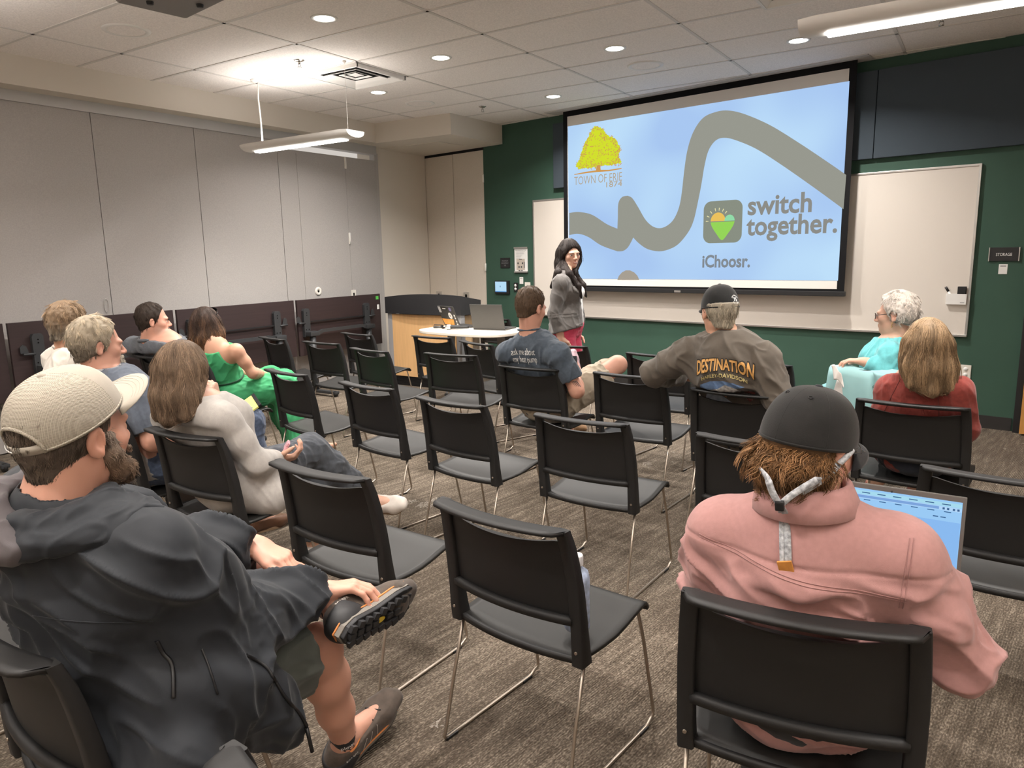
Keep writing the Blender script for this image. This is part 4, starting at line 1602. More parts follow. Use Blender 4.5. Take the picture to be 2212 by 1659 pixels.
CH = {  # name: x, y, turn in degrees, label
    'c1': (-1.039, 1.781, -6.4, 'black empty chair alone in the foreground centre, a pale blue bottle on its seat'),
    'c2': (-1.817, 1.842, -2.1, 'black empty chair right behind the raised brown shoe'),
    'c3': (-1.394, 2.911, -2.5, 'black empty chair directly behind the bottle chair, second row'),
    'c4': (-2.099, 2.961, -8.2, 'black empty chair in the second row in front of the lettered tee man'),
    'c5': (-2.784, 3.101, -9.8, 'black empty chair in the second row, second from the green dress'),
    'c6': (-3.58, 3.228, -12.0, 'black empty chair right beside the knees of the woman in green'),
    'c7': (-3.861, 4.259, -12.1, 'black empty chair in the third row before the lectern base'),
    'c8': (-4.609, 4.448, -5.5, 'black empty chair in the third row before the last burgundy table'),
    'c9': (-4.797, 5.078, -11.6, 'black empty chair in the far row next to the last folded table'),
    'c10': (-5.256, 4.505, -14.8, 'black empty chair in front of the table bracket behind the green dress'),
    'c11': (-4.006, 5.16, -4.7, 'black empty chair in the far row against the maple panel'),
    'c12': (-3.183, 4.318, 1.5, 'black empty chair immediately left of the man in lettered tee'),
    'c13': (-3.308, 4.937, -23.6, 'black empty chair turned askew under the cream table'),
    'c14': (-2.331, 4.033, -3.2, 'black chair the man in the blue lettered tee sits on'),
    'c15': (-1.664, 4.041, -4.8, 'black empty chair under the outstretched arm of the man in brown'),
    'c16': (-0.975, 3.773, -6.9, 'black chair the man in the brown printed shirt sits on'),
    'c17': (-1.821, 4.884, -9.0, 'black empty chair in the front row beyond the outstretched arm'),
    'c18': (-2.689, 5.083, -2.0, 'black empty chair in front of the pink trousers'),
    'c19': (-1.137, 4.78, -6.0, 'black empty chair just right of the man in brown'),
    'c19b': (-0.46, 4.80, -5.0, 'black chair under the white-haired woman in turquoise'),
    'c20': (-0.219, 3.87, -4.1, 'black chair the woman in the rust red top sits on'),
    'c21': (0.114, 2.81, -4.0, 'black empty chair cut off by the right edge of the photo'),
    'c22': (-0.657, 2.898, -3.0, 'black empty chair between the brown shirt and the pink shirt'),
    'c23': (-0.288, 1.628, 8.4, 'black chair the man in the pink shirt sits on'),
    'c24': (-1.53, 0.775, -4.0, 'black chair under the man in the dark rain jacket'),
    'c25': (-0.64, 0.775, -3.0, 'black chair with only a rim corner showing at the bottom edge'),
    'c26': (-2.728, 1.937, 1.1, 'black chair the woman in the pale grey sweater sits on'),
    'c27': (-3.38, 1.955, -6.0, 'black chair the man with white goatee sits on'),
    'c28': (-4.481, 3.21, -16.0, 'black chair the woman in the green dress sits on'),
    'c29': (-5.16, 3.28, -10.0, 'black chair the dark-haired man in grey polo sits on'),
    'c30': (-2.31, 0.76, -4.0, 'black empty chair at the left edge behind the rain jacket'),
    'c31': (-3.05, 0.80, -3.0, 'black empty chair whose steel rail shows at the left edge'),
    'c32': (-4.25, 2.13, -6.0, 'black chair the man in the pale linen shirt sits on'),
}
proto = make_chair()
KIDS = {}
def _index(o):
    KIDS[o.name] = children(o)
    for c in KIDS[o.name]:
        _index(c)
_index(proto)
chairs = {}
for i, (k, (x, y, a, lb)) in enumerate(CH.items()):
    c = proto if i == 0 else copy_tree(proto, None, KIDS)
    c.location = (x, y, 0)
    c.rotation_euler = (0, 0, math.radians(a))
    tag(c, lb, 'chair', 'black stacking chairs')
    chairs[k] = c
# the chair tucked behind the presenter's table faces the room
c = copy_tree(proto, None, KIDS)
c.location = (-4.50, 6.86, 0)
c.rotation_euler = (0, 0, math.radians(-8))
tag(c, 'black chair standing between the grey laptop and the green wall', 'chair', 'black stacking chairs')

# ------------------------------------------------------------------ people: shared anatomy
def RT(yaw=0.0, pitch=0.0, roll=0.0):
    """columns right, forward, up; yaw turns left, pitch looks up, roll leans to the right shoulder"""
    m = Matrix.Rotation(math.radians(yaw), 3, 'Z') @ Matrix.Rotation(math.radians(pitch), 3, 'X') @ Matrix.Rotation(math.radians(roll), 3, 'Y')
    return np.array(m)

def lerp(a, b, t):
    return V3(a) + (V3(b) - V3(a)) * t

def chair_pt(ch, p):
    x, y, a = CH[ch][:3]
    a = math.radians(a)
    c, s = math.cos(a), math.sin(a)
    return V3(x + c * p[0] - s * p[1], y + s * p[0] + c * p[1], p[2])

SEAT = dict(pel=(0, -0.04, 0.535), che=(0, -0.085, 0.80), nkb=(0, -0.105, 1.005), sL=(-0.185, -0.09, 0.945), sR=(0.185, -0.09, 0.945),
            eL=(-0.235, 0.0, 0.70), eR=(0.235, 0.0, 0.70), wL=(-0.10, 0.22, 0.60), wR=(0.10, 0.22, 0.60),
            hL=(-0.09, 0.0, 0.52), hR=(0.09, 0.0, 0.52), kL=(-0.11, 0.40, 0.53), kR=(0.11, 0.40, 0.53),
            aL=(-0.11, 0.38, 0.085), aR=(0.11, 0.38, 0.085), tL=(-0.13, 0.57, 0.03), tR=(0.13, 0.57, 0.03))

class Fig:
    def __init__(self, base, joints, head, hrot, hs=1.0, male=True, girth=1.0, neck=0.056, ch=None):
        self.ch = ch
        self.fs = 1.0
        self.j = {k: V3(v) for k, v in joints.items()}
        self.base = V3(base)
        self.hc, self.hR, self.hs, self.male, self.g, self.nr = V3(head), hrot, hs, male, girth, neck
        j = self.j
        self.ax = unit(j['sR'] - j['sL'])
        up = unit(j['nkb'] - j['pel'])
        self.fw = unit(np.cross(up, self.ax))
        self.up = unit(np.cross(self.ax, self.fw))
        self.T = np.stack([self.ax, self.fw, self.up], 1)
        hx = unit(j['hR'] - j['hL'])
        hf = unit(np.cross(V3(0, 0, 1), hx))
        self.P = np.stack([hx, hf, np.cross(hx, hf)], 1)
        self.belly = lerp(j['pel'], j['che'], 0.48) + self.fw * 0.015

    def nup(self):
        """mean of the neck's lean and the trunk's axis"""
        return unit(unit(self.hc - self.j['nkb']) * 0.35 + self.up * 0.65)

    def press(self, s, g=-0.026, k=0.02):
        """the chair back flattens what leans against it"""
        if self.ch is None:
            return s
        x, y, a = CH[self.ch][:3]
        Rz = np.array(Matrix.Rotation(math.radians(a), 3, 'Z') @ Matrix.Rotation(math.radians(7.0), 3, 'X'))
        s.box(chair_pt(self.ch, (0, -0.205 - 0.16 - g, 0.585)), (0.26, 0.16, 0.205), Rz, 0.01, k, 's')
        return s

    def H(self, x, y, z):
        return self.hc + self.hR @ (V3(x, y, z) * self.hs)

    # ---- pieces; g grows them for clothing
    def torso(self, s, g=0.0, k=0.045, bust=0.0):
        j, w = self.j, self.g
        sw = np.linalg.norm(j['sR'] - j['sL']) / 0.37
        cw = (0.150 if self.male else 0.135) * sw * (0.6 + 0.4 * w)
        s.ell(j['che'] + self.up * 0.01, (cw + g, 0.108 * w + g, 0.20 + g), self.T, k)
        s.ell(self.belly, ((0.140 if self.male else 0.122) * w + g, 0.112 * w + g, 0.17 + g), self.T, k)
        s.ell(j['pel'], ((0.162 if self.male else 0.168) * (0.5 + 0.5 * w) + g, 0.122 + g, 0.115 + g), self.P, k)
        m = 1.0 if self.male else 0.80
        up = j['nkb'] - self.up * 0.062
        for q in ('sL', 'sR'):
            s.cone(up, j[q] - self.up * 0.012, 0.056 * m + g, 0.052 * m + g, k, (self.fw, 0.95))
            s.cone(j['nkb'] - self.up * 0.002, lerp(j['nkb'], j[q], 0.75) - self.up * 0.012, 0.030 * m + g * 0.8, 0.042 * m + g, k)
            s.cone(lerp(j['che'], j[q], 0.60) - self.up * 0.05, j[q] - self.up * 0.02, 0.062 * m + g, 0.050 * m + g, k)
        if bust:
            for sg in (-1, 1):
                s.ell(j['che'] + self.ax * sg * 0.065 + self.fw * 0.085 + self.up * 0.02, (0.06 * bust + g, 0.055 * bust + g, 0.06 * bust + g), self.T, 0.04)
        return s

    def arm(self, s, q, g=0.0, t0=0.0, t1=2.0, k=0.03, gw=None):
        """t runs 0..1 down the upper arm, 1..2 down the forearm"""
        j = self.j
        m = (1.0 if self.male else 0.80) * (0.6 + 0.4 * self.g)
        pts = [(0.0, j['s' + q], 0.051), (0.5, lerp(j['s' + q], j['e' + q], 0.5), 0.048), (1.0, j['e' + q], 0.042),
               (1.3, lerp(j['e' + q], j['w' + q], 0.3), 0.044), (1.7, lerp(j['e' + q], j['w' + q], 0.7), 0.034), (2.0, j['w' + q], 0.027)]
        def at_(t):
            for a, b in zip(pts[:-1], pts[1:]):
                if a[0] <= t <= b[0]:
                    f = (t - a[0]) / (b[0] - a[0])
                    return lerp(a[1], b[1], f), a[2] + (b[2] - a[2]) * f
            return pts[-1][1], pts[-1][2]
        ts = [t0] + [p[0] for p in pts if t0 < p[0] < t1] + [t1]
        for a, b in zip(ts[:-1], ts[1:]):
            (pa, ra), (pb, rb) = at_(a), at_(b)
            ga = g if gw is None else g + (gw - g) * (a - t0) / (t1 - t0)
            gb = g if gw is None else g + (gw - g) * (b - t0) / (t1 - t0)
            s.cone(pa, pb, ra * m + ga, rb * m + gb, k)
        self._end = at_(t1)
        d = unit(at_(t1)[0] - at_(max(t1 - 0.08, 0))[0])
        return at_(t1)[0], d, at_(t1)[1] * m + (g if gw is None else gw)

    def leg(self, s, q, g=0.0, t1=2.0, k=0.035, gw=None, thigh=1.0):
        j = self.j
        m = (1.0 if self.male else 0.94) * (0.7 + 0.3 * self.g)
        pts = [(0.0, j['h' + q], 0.086 * thigh), (0.5, lerp(j['h' + q], j['k' + q], 0.5), 0.074 * thigh), (1.0, j['k' + q], 0.056),
               (1.3, lerp(j['k' + q], j['a' + q], 0.3), 0.056), (1.65, lerp(j['k' + q], j['a' + q], 0.65), 0.045), (2.0, j['a' + q], 0.035)]
        def at_(t):
            for a, b in zip(pts[:-1], pts[1:]):
                if a[0] <= t <= b[0]:
                    f = (t - a[0]) / (b[0] - a[0])
                    return lerp(a[1], b[1], f), a[2] + (b[2] - a[2]) * f
            return pts[-1][1], pts[-1][2]
        ts = [0.0] + [p[0] for p in pts if 0 < p[0] < t1] + [t1]
        for a, b in zip(ts[:-1], ts[1:]):
            (pa, ra), (pb, rb) = at_(a), at_(b)
            ga = g if gw is None else g + (gw - g) * a / t1
            gb = g if gw is None else g + (gw - g) * b / t1
            s.cone(pa, pb, ra * m + ga, rb * m + gb, k)
        d = unit(at_(t1)[0] - at_(t1 - 0.08)[0])
        return at_(t1)[0], d, at_(t1)[1] * m + (g if gw is None else gw)

    def foot(self, s, q, g=0.0, k=0.02):
        j = self.j
        a, t = j['a' + q], j['t' + q]
        f = t - a
        dn = unit(a - j['k' + q])
        fd = unit(f - dn * (f @ dn))
        z = self.fs
        heel = a + dn * 0.045 - fd * 0.030 * z
        ball = a + dn * 0.058 + fd * 0.125 * z
        s.cone(a, heel, 0.034 + g, 0.030 + g, k)
        s.cone(heel, ball, 0.030 + g, 0.030 + g, k)
        s.cone(a + fd * 0.02, ball, 0.034 + g, 0.028 + g, k)
        sd = np.cross(fd, dn)
        s.cone(ball - sd * 0.018, ball + fd * 0.055 * z - sd * 0.012, 0.024 + g, 0.016 + g, k)
        s.cone(ball + sd * 0.018, ball + fd * 0.045 * z + sd * 0.014, 0.024 + g, 0.016 + g, k)
        return heel, ball, fd, dn, sd

    def shoe(self, q, m_upper, m_sole, par, h=0.005, name='shoe', g=0.009, low=True):
        """laced shoe: upper plus a separate sole"""
        s = S()
        heel, ball, fd, dn, sd = self.foot(s, q, g, 0.018)
        a = self.j['a' + q]
        s.half(a + dn * 0.004 - fd * 0.0, -dn * 0.96 + fd * 0.12)
        s.cone(a - dn * 0.05, a + dn * 0.03, 0.031, 0.031, 0, op='s')
        V, Q = s.mesh(h)
        sh = link_mesh(name, V, Q, m_upper, par, self.base)
        # sole outline following the foot
        ns = 40
        pts = []
        c0 = heel + dn * (0.026 + g)
        for i in range(ns):
            t = 2 * math.pi * i / ns
            u = 0.5 - 0.5 * math.cos(t)
            L = 0.262 * self.fs
            wd = np.interp(u, [0, 0.06, 0.15, 0.4, 0.7, 0.88, 0.96, 1.0], [0.0, 0.022, 0.032, 0.031, 0.043, 0.036, 0.02, 0.0]) * (1 if t < math.pi else -1) * self.fs
            rise = 0.020 * max(0, (u - 0.72) / 0.28) ** 2
            pts.append(c0 - fd * 0.042 * self.fs + fd * L * u + sd * wd - dn * rise)
        mb = MB()
        mb.prism([tuple(p - dn * 0.012 - self.base) for p in pts], tuple(dn * 0.024))
        so = mb.build('sole', m_sole, sh)
        bv = so.modifiers.new('bevel', 'BEVEL')
        bv.width, bv.segments = 0.006, 2
        self._shoe = (heel, ball, fd, dn, sd, pts)
        return sh

    def head(self, s, fine=False, k=0.02):
        H, R, q = self.H, self.hR, self.hs
        f = 1.0 if self.male else 0.92
        E = lambda c, r, kk, op='u', RR=None: s.ell(H(*c), tuple(np.array(r) * q), R if RR is None else RR, kk * q, op)
        E((0, -0.018, 0.035), (0.074, 0.094, 0.085), 0.0)
        E((0, 0.026, -0.028), (0.059, 0.064, 0.086), 0.03)
        E((0, 0.032, -0.074), (0.049 * f, 0.050, 0.044), 0.025)
        E((0, 0.072, -0.098), (0.021 * f, 0.017, 0.018), 0.022)
        for sg in (-1, 1):
            E((sg * 0.041, 0.055, -0.026), (0.021, 0.022, 0.020), 0.025)
            E((sg * 0.024, 0.079, 0.014), (0.027, 0.016, 0.011 * f), 0.018)
            E((sg * 0.031, 0.094, -0.006), (0.016, 0.013, 0.009), 0.008, 's')
            E((sg * 0.031, 0.078, -0.007), (0.013, 0.012, 0.012), 0.004)
        s.cone(H(0, 0.086, 0.004), H(0, 0.109, -0.034), 0.0075 * q, 0.0115 * q, 0.012 * q)
        for sg in (-1, 1):
            E((sg * 0.012, 0.099, -0.039), (0.0085, 0.011, 0.008), 0.007)
        E((0, 0.087, -0.0635), (0.022, 0.011, 0.006), 0.007)
        E((0, 0.085, -0.0745), (0.019, 0.011, 0.0065), 0.007)
        for sg in (-1, 1):
            RR = R @ RT(sg * -16, -8, sg * 6)
            E((sg * 0.0775, -0.014, -0.010), (0.0085, 0.018, 0.031), 0.006, RR=RR)
            E((sg * 0.077, -0.010, -0.034), (0.008, 0.010, 0.011), 0.006, RR=RR)
            E((sg * 0.086, -0.009, -0.006), (0.0065, 0.010, 0.019), 0.003, 's', RR=RR)
        return s

    def neck(self, s, g=0.0, k=0.03):
        s.cone(self.H(0, -0.026, -0.055), self.j['nkb'] - self.up * 0.02, self.nr * 0.98 + g, self.nr * 1.10 + g, k)
        return s

    def hand(self, s, q, d, n, curl=(25, 30, 20), spread=0.05, sc=1.0, thumb=(0.55, 0.75, 0.2), k=0.006, curls=None):
        """d: wrist to knuckles, n: the way the palm faces"""
        w = self.j['w' + q]
        d = unit(d)
        n = unit(V3(n) - d * (V3(n) @ d))
        t = np.cross(d, n) * (1 if q == 'R' else -1)
        sc = sc * (1.0 if self.male else 0.9)
        s.cone(w - d * 0.02, w + d * 0.02 * sc, 0.027 * sc, 0.026 * sc, 0.02, (n, 0.8))
        kn = []
        offs, dl = (0.032, 0.011, -0.011, -0.031), (0.086, 0.090, 0.086, 0.077)
        for o, l in zip(offs, dl):
            kp = w + (d * l + t * o) * sc
            s.cone(w + (d * 0.018 + t * o * 0.55) * sc, kp, 0.0150 * sc, 0.0112 * sc, 0.014)
            kn.append(kp)
        lens = ((0.042, 0.026, 0.020), (0.046, 0.029, 0.021), (0.043, 0.027, 0.021), (0.034, 0.020, 0.018))
        tips = []
        for i in range(4):
            c = curls[i] if curls else (curl[0] + 3 * i, curl[1] + 2 * i, curl[2])
            base = unit(d + t * spread * (1.5 - i))
            a, p = 0.0, kn[i]
            r0 = (0.0098, 0.0100, 0.0096, 0.0086)[i] * sc
            for jn in range(3):
                a += math.radians(c[jn])
                dd = base * math.cos(a) + n * math.sin(a)
                p2 = p + dd * lens[i][jn] * sc
                s.cone(p, p2, r0 * (1 - 0.09 * jn), r0 * (0.95 - 0.11 * jn), k * 0.7)
                p = p2
            tips.append((p, dd))
        b = w + (d * 0.022 + t * 0.024 + n * 0.006) * sc
        td = unit(d * thumb[0] + t * thumb[1] + n * thumb[2])
        m1 = b + td * 0.045 * sc
        td2 = unit(d * (thumb[0] + 0.5) + t * thumb[1] * 0.45 + n * (thumb[2] + 0.15))
        m2 = m1 + td2 * 0.033 * sc
        td3 = unit(td2 + n * 0.15 + d * 0.2)
        m3 = m2 + td3 * 0.025 * sc
        s.cone(b, m1, 0.0165 * sc, 0.0125 * sc, 0.014)
        s.cone(m1, m2, 0.0118 * sc, 0.0108 * sc, k)
        s.cone(m2, m3, 0.0108 * sc, 0.0085 * sc, k)
        tips.append((m3, td3))
        return tips

    def skin_tint(self, V, base, lips=(0.50, 0.20, 0.17), flush=(0.62, 0.30, 0.22), stubble=None, extra=()):
        t = np.tile(np.array(base, float), (len(V), 1))
        def dab(c, r, col, a):
            d = np.linalg.norm((V - c), axis=1) / r
            w = (np.clip(1 - d, 0, 1) ** 0.8 * a)[:, None]
            t[:] = t * (1 - w) + np.array(col) * w
        q = self.hs
        for sg in (-1, 1):
            dab(self.H(sg * 0.08, -0.012, -0.01), 0.042 * q, flush, 0.55)
            dab(self.H(sg * 0.042, 0.075, -0.03), 0.04 * q, flush, 0.35)
        dab(self.H(0, 0.11, -0.034), 0.03 * q, flush, 0.5)
        if stubble is not None:
            for c in ((0, 0.08, -0.09), (0.035, 0.06, -0.085), (-0.035, 0.06, -0.085), (0.055, 0.03, -0.065), (-0.055, 0.03, -0.065)):
                dab(self.H(*c), 0.045 * q, stubble, 0.6)
        for x in (-0.012, 0, 0.012):
            dab(self.H(x, 0.097, -0.069), 0.014 * q, lips, 0.85)
        for q_ in ('L', 'R'):
            d = np.linalg.norm(V - self.j['w' + q_], axis=1)
            w = (np.clip((d - 0.09) / 0.08, 0, 1) * (d < 0.22) * 0.25)[:, None]
            t[:] = t * (1 - w) + np.array(flush) * w
        for c, r, col, a in extra:
            dab(V3(c), r, col, a)
        return t

    def body(self, root, mat, base_col, h=0.006, hands=None, bare_legs=True, feet=True, stubble=None, extra=(), lips=(0.50, 0.20, 0.17)):
        s = S()
        self.torso(s)
        self.press(s, -0.040)
        self.neck(s)
        self.head(s)
        self.tips = {}
        for q in ('L', 'R'):
            self.arm(s, q)
            hd = (hands or {}).get(q)
            if hd is None:
                d = unit(self.j['w' + q] - self.j['e' + q])
                hd = dict(d=d, n=V3(0, 0, -1))
            self.tips[q] = self.hand(s, q, **hd)
            self.leg(s, q)
            if feet:
                self.foot(s, q)
        V, Q = s.mesh(h)
        tint = self.skin_tint(V, base_col, stubble=stubble, extra=extra, lips=lips)
        b = link_mesh('body', V, Q, mat, root, self.base, tint)
        return b

    def eyes(self, root, body, iris=(0.06, 0.04, 0.025)):
        for sg in (-1, 1):
            mb = MB()
            c = self.H(sg * 0.031, 0.0775, -0.006) - self.base
            ax = self.hR @ V3(0, 1, 0)
            r = 0.0122 * self.hs
            angs = np.linspace(0, math.pi, 14)
            prof = [(r * math.sin(a), r * math.cos(a)) for a in angs]
            mb.lathe([(max(a, 0), b) for a, b in prof[2:]] , c, ax, 16, 0)
            mb.lathe([(0, prof[0][1] + 0.0003)] + [(a, b + 0.0003) for a, b in prof[1:3]], c, ax, 16, 1)
            mb.build('eye', [m_sclera, M('iris', iris, 0.15)], body)

m_sclera = M('eye_white', (0.62, 0.58, 0.54), 0.25)

def folds(V, amp, wl, dirv=(0, 0, 1), stretch=3.0, seed=0.0, sharp=1.6):
    """creases running along dirv; returns displacement along the normal"""
    d = unit(dirv)
    P = V - np.outer((V @ d) * (1 - 1 / stretch), d)
    P = P / wl + seed
    w = np.stack([vnoise(P * 0.6 + 11.3), vnoise(P * 0.6 + 5.1), vnoise(P * 0.6 + 7.7)], 1)
    n = vnoise(P + 0.9 * w)
    r = 1 - np.abs(2 * n - 1)
    n2 = vnoise(P * 1.9 + 3.3)
    r2 = 1 - np.abs(2 * n2 - 1)
    f = lambda q: np.clip((q - 0.55) / 0.45, 0, 1) ** sharp - 0.35
    return amp * (f(r) + 0.45 * f(r2))

def garment(name, s, h, mat, root, org, amp=0.0, wl=0.07, dirv=(0, 0, 1), stretch=3.0, seed=0.0, disp=None, smooth=1, tintf=None):
    V, Q = s.mesh(h, smooth)
    if amp:
        V = V + normals(V, Q) * folds(V, amp, wl, dirv, stretch, seed)[:, None]
    if disp is not None:
        V = V + normals(V, Q) * disp(V)[:, None]
    o = link_mesh(name, V, Q, mat, root, org, tintf(V) if tintf else None)
    return o, V, Q

def cuff(s, p, d, r, depth=0.25, rim=0.012):
    """square, open end on a sleeve or trouser leg"""
    s.cyl(V3(p), V3(p) + unit(d) * depth, r + 0.05, op='s')
    s.cone(V3(p) - unit(d) * rim, V3(p) + unit(d) * 0.03, max(r - 0.013, 0.01), max(r - 0.012, 0.01), 0, op='s')

# ---- hair
def hair_mesh(name, F, s, h, mat, root, col, n=900, length=0.05, steps=5, r=0.0009, flow=None, lift=0.004, wave=0.0, var=0.25, keep=None, seed=1, disp=0.0025, dark=0.75, stray=0.15, tintfn=None, clump=7):
    """a hair volume with separate strands lying on it, joined in one mesh"""
    rng = np.random.default_rng(seed)
    V, Q = s.mesh(h)
    N = normals(V, Q)
    crown = F.H(0, -0.055, 0.125)
    def flow0(p, nn):
        d = p - crown
        d = d / (np.linalg.norm(d) + 1e-9)
        return d * 0.7 + V3(0, 0, -0.75)
    fl = flow or flow0
    kd = kdtree.KDTree(len(V))
    for i, p in enumerate(V):
        kd.insert(p, i)
    kd.balance()
    ok = np.arange(len(V)) if keep is None else np.nonzero(keep(V))[0]
    col = np.array(col)
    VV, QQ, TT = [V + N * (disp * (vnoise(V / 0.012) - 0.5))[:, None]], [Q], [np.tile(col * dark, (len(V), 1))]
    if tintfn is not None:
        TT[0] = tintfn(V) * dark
    off = len(V)
    tri = [(math.cos(a), math.sin(a)) for a in (0, 2.09, 4.19)]
    sv, sq, st = [], [], []
    okset = set(int(i) for i in ok)

    def trace(i, jit, ph, wv, lf, ln):
        p, nn = V[i].copy(), N[i]
        pts = [p + nn * 0.0005]
        for k in range(steps):
            d = fl(p, nn) + jit
            if wv:
                sd = np.cross(nn, d)
                d = d + sd * wv * math.sin(ph + k * 1.2)
            d = unit(d - nn * (d @ nn))
            p = p + d * ln
            co, ix, ds = kd.find(p)
            nn = N[ix]
            p = p + nn * (nn @ (V[ix] - p)) if ds < 0.03 else p
            pts.append(p + nn * lf * ((k + 1) / steps) ** 1.3)
        return pts
    for _ in range(max(1, n // clump)):
        i0 = int(rng.choice(ok))
        ln = length * rng.uniform(0.6, 1.2) / steps
        lf = lift * rng.uniform(0.15, 1.0) * (2.5 if rng.random() < stray else 1.0)
        ph, wv = rng.uniform(0, 6.28), wave * rng.uniform(0.5, 1.3)
        jit = rng.normal(0, 0.16, 3)
        base_c = rng.uniform(1 - var, 1 + var * 1.3)
        guide = trace(i0, jit, ph, wv, lf, ln)
        near = [ix for _, ix, _ in kd.find_n(V[i0], clump * 4) if ix in okset] or [i0]
        for q_ in range(clump):
            i = near[int(rng.integers(len(near)))] if q_ else i0
            if q_:
                pts = trace(i, jit + rng.normal(0, 0.05, 3), ph + rng.normal(0, 0.15), wv, lf * rng.uniform(0.6, 1.1), ln * rng.uniform(0.85, 1.1))
                pts = [p * (1 - 0.55 * (k / steps)) + g_ * 0.55 * (k / steps) for k, (p, g_) in enumerate(zip(pts, guide))]
            else:
                pts = guide
            c = (tintfn(V[i][None])[0] if tintfn is not None else col) * base_c * rng.uniform(0.8, 1.25)
            b0 = off + len(sv)
            for k, q in enumerate(pts):
                d = unit(pts[min(k + 1, steps)] - pts[max(k - 1, 0)])
                u = unit(np.cross(d, V3(0.3, 0.5, 0.81)))
                w = np.cross(d, u)
                rr = r * (1.0 - 0.75 * (k / steps) ** 2)
                for a, b in tri:
                    sv.append(q + (u * a + w * b) * rr)
                    st.append(c)
            for k in range(steps):
                for m in range(3):
                    sq.append((b0 + 3 * k + m, b0 + 3 * k + (m + 1) % 3, b0 + 3 * k + 3 + (m + 1) % 3, b0 + 3 * k + 3 + m))
    VV.append(np.array(sv))
    QQ.append(np.array(sq))
    TT.append(np.array(st))
    return link_mesh(name, np.concatenate(VV), np.concatenate(QQ), mat, root, F.base, np.clip(np.concatenate(TT), 0, 1))

def scalp(F, s, t=0.008, front=True, nape=-0.055, hairline=0.062, k=0.012, under_cap=None):
    """short-hair shell over the skull; under_cap cuts it off inside a cap"""
    s.ell(F.H(0, -0.020, 0.036), tuple(np.array((0.074 + t, 0.094 + t, 0.086 + t)) * F.hs), F.hR, 0.0)
    s.cone(F.H(0, -0.05, -0.02), F.H(0, -0.052, nape), (0.054 + t * 0.5) * F.hs, 0.046 * F.hs, 0.03 * F.hs)
    s.half(F.H(0, hairline, 0.060), F.hR @ V3(0, 0.83, -0.55))
    s.half(F.H(0, 0.018, 0.0), F.hR @ V3(0, 0.90, -0.42))
    s.half(F.H(0, -0.045, nape), F.hR @ V3(0, 0.30, -0.95))
    if under_cap is not None:
        s.half(F.H(0, 0, under_cap), F.hR @ V3(0, 0, 1))
    for sg in (-1, 1):
        s.ell(F.H(sg * 0.084, -0.010, -0.012), tuple(np.array((0.016, 0.022, 0.034)) * F.hs), F.hR, 0.004, 's')
    return s

def brows(F, s, r=0.0035):
    for sg in (-1, 1):
        s.chain([F.H(sg * 0.014, 0.094, 0.009), F.H(sg * 0.03, 0.092, 0.0145), F.H(sg * 0.048, 0.079, 0.010)], [r, r, r * 0.6], 0.003)

def brow_mesh(F, root, col):
    s = S()
    brows(F, s)
    V, Q = s.mesh(0.0035)
    return link_mesh('eyebrows', V, Q, m_hair, root, F.base, np.tile(np.array(col), (len(V), 1)))

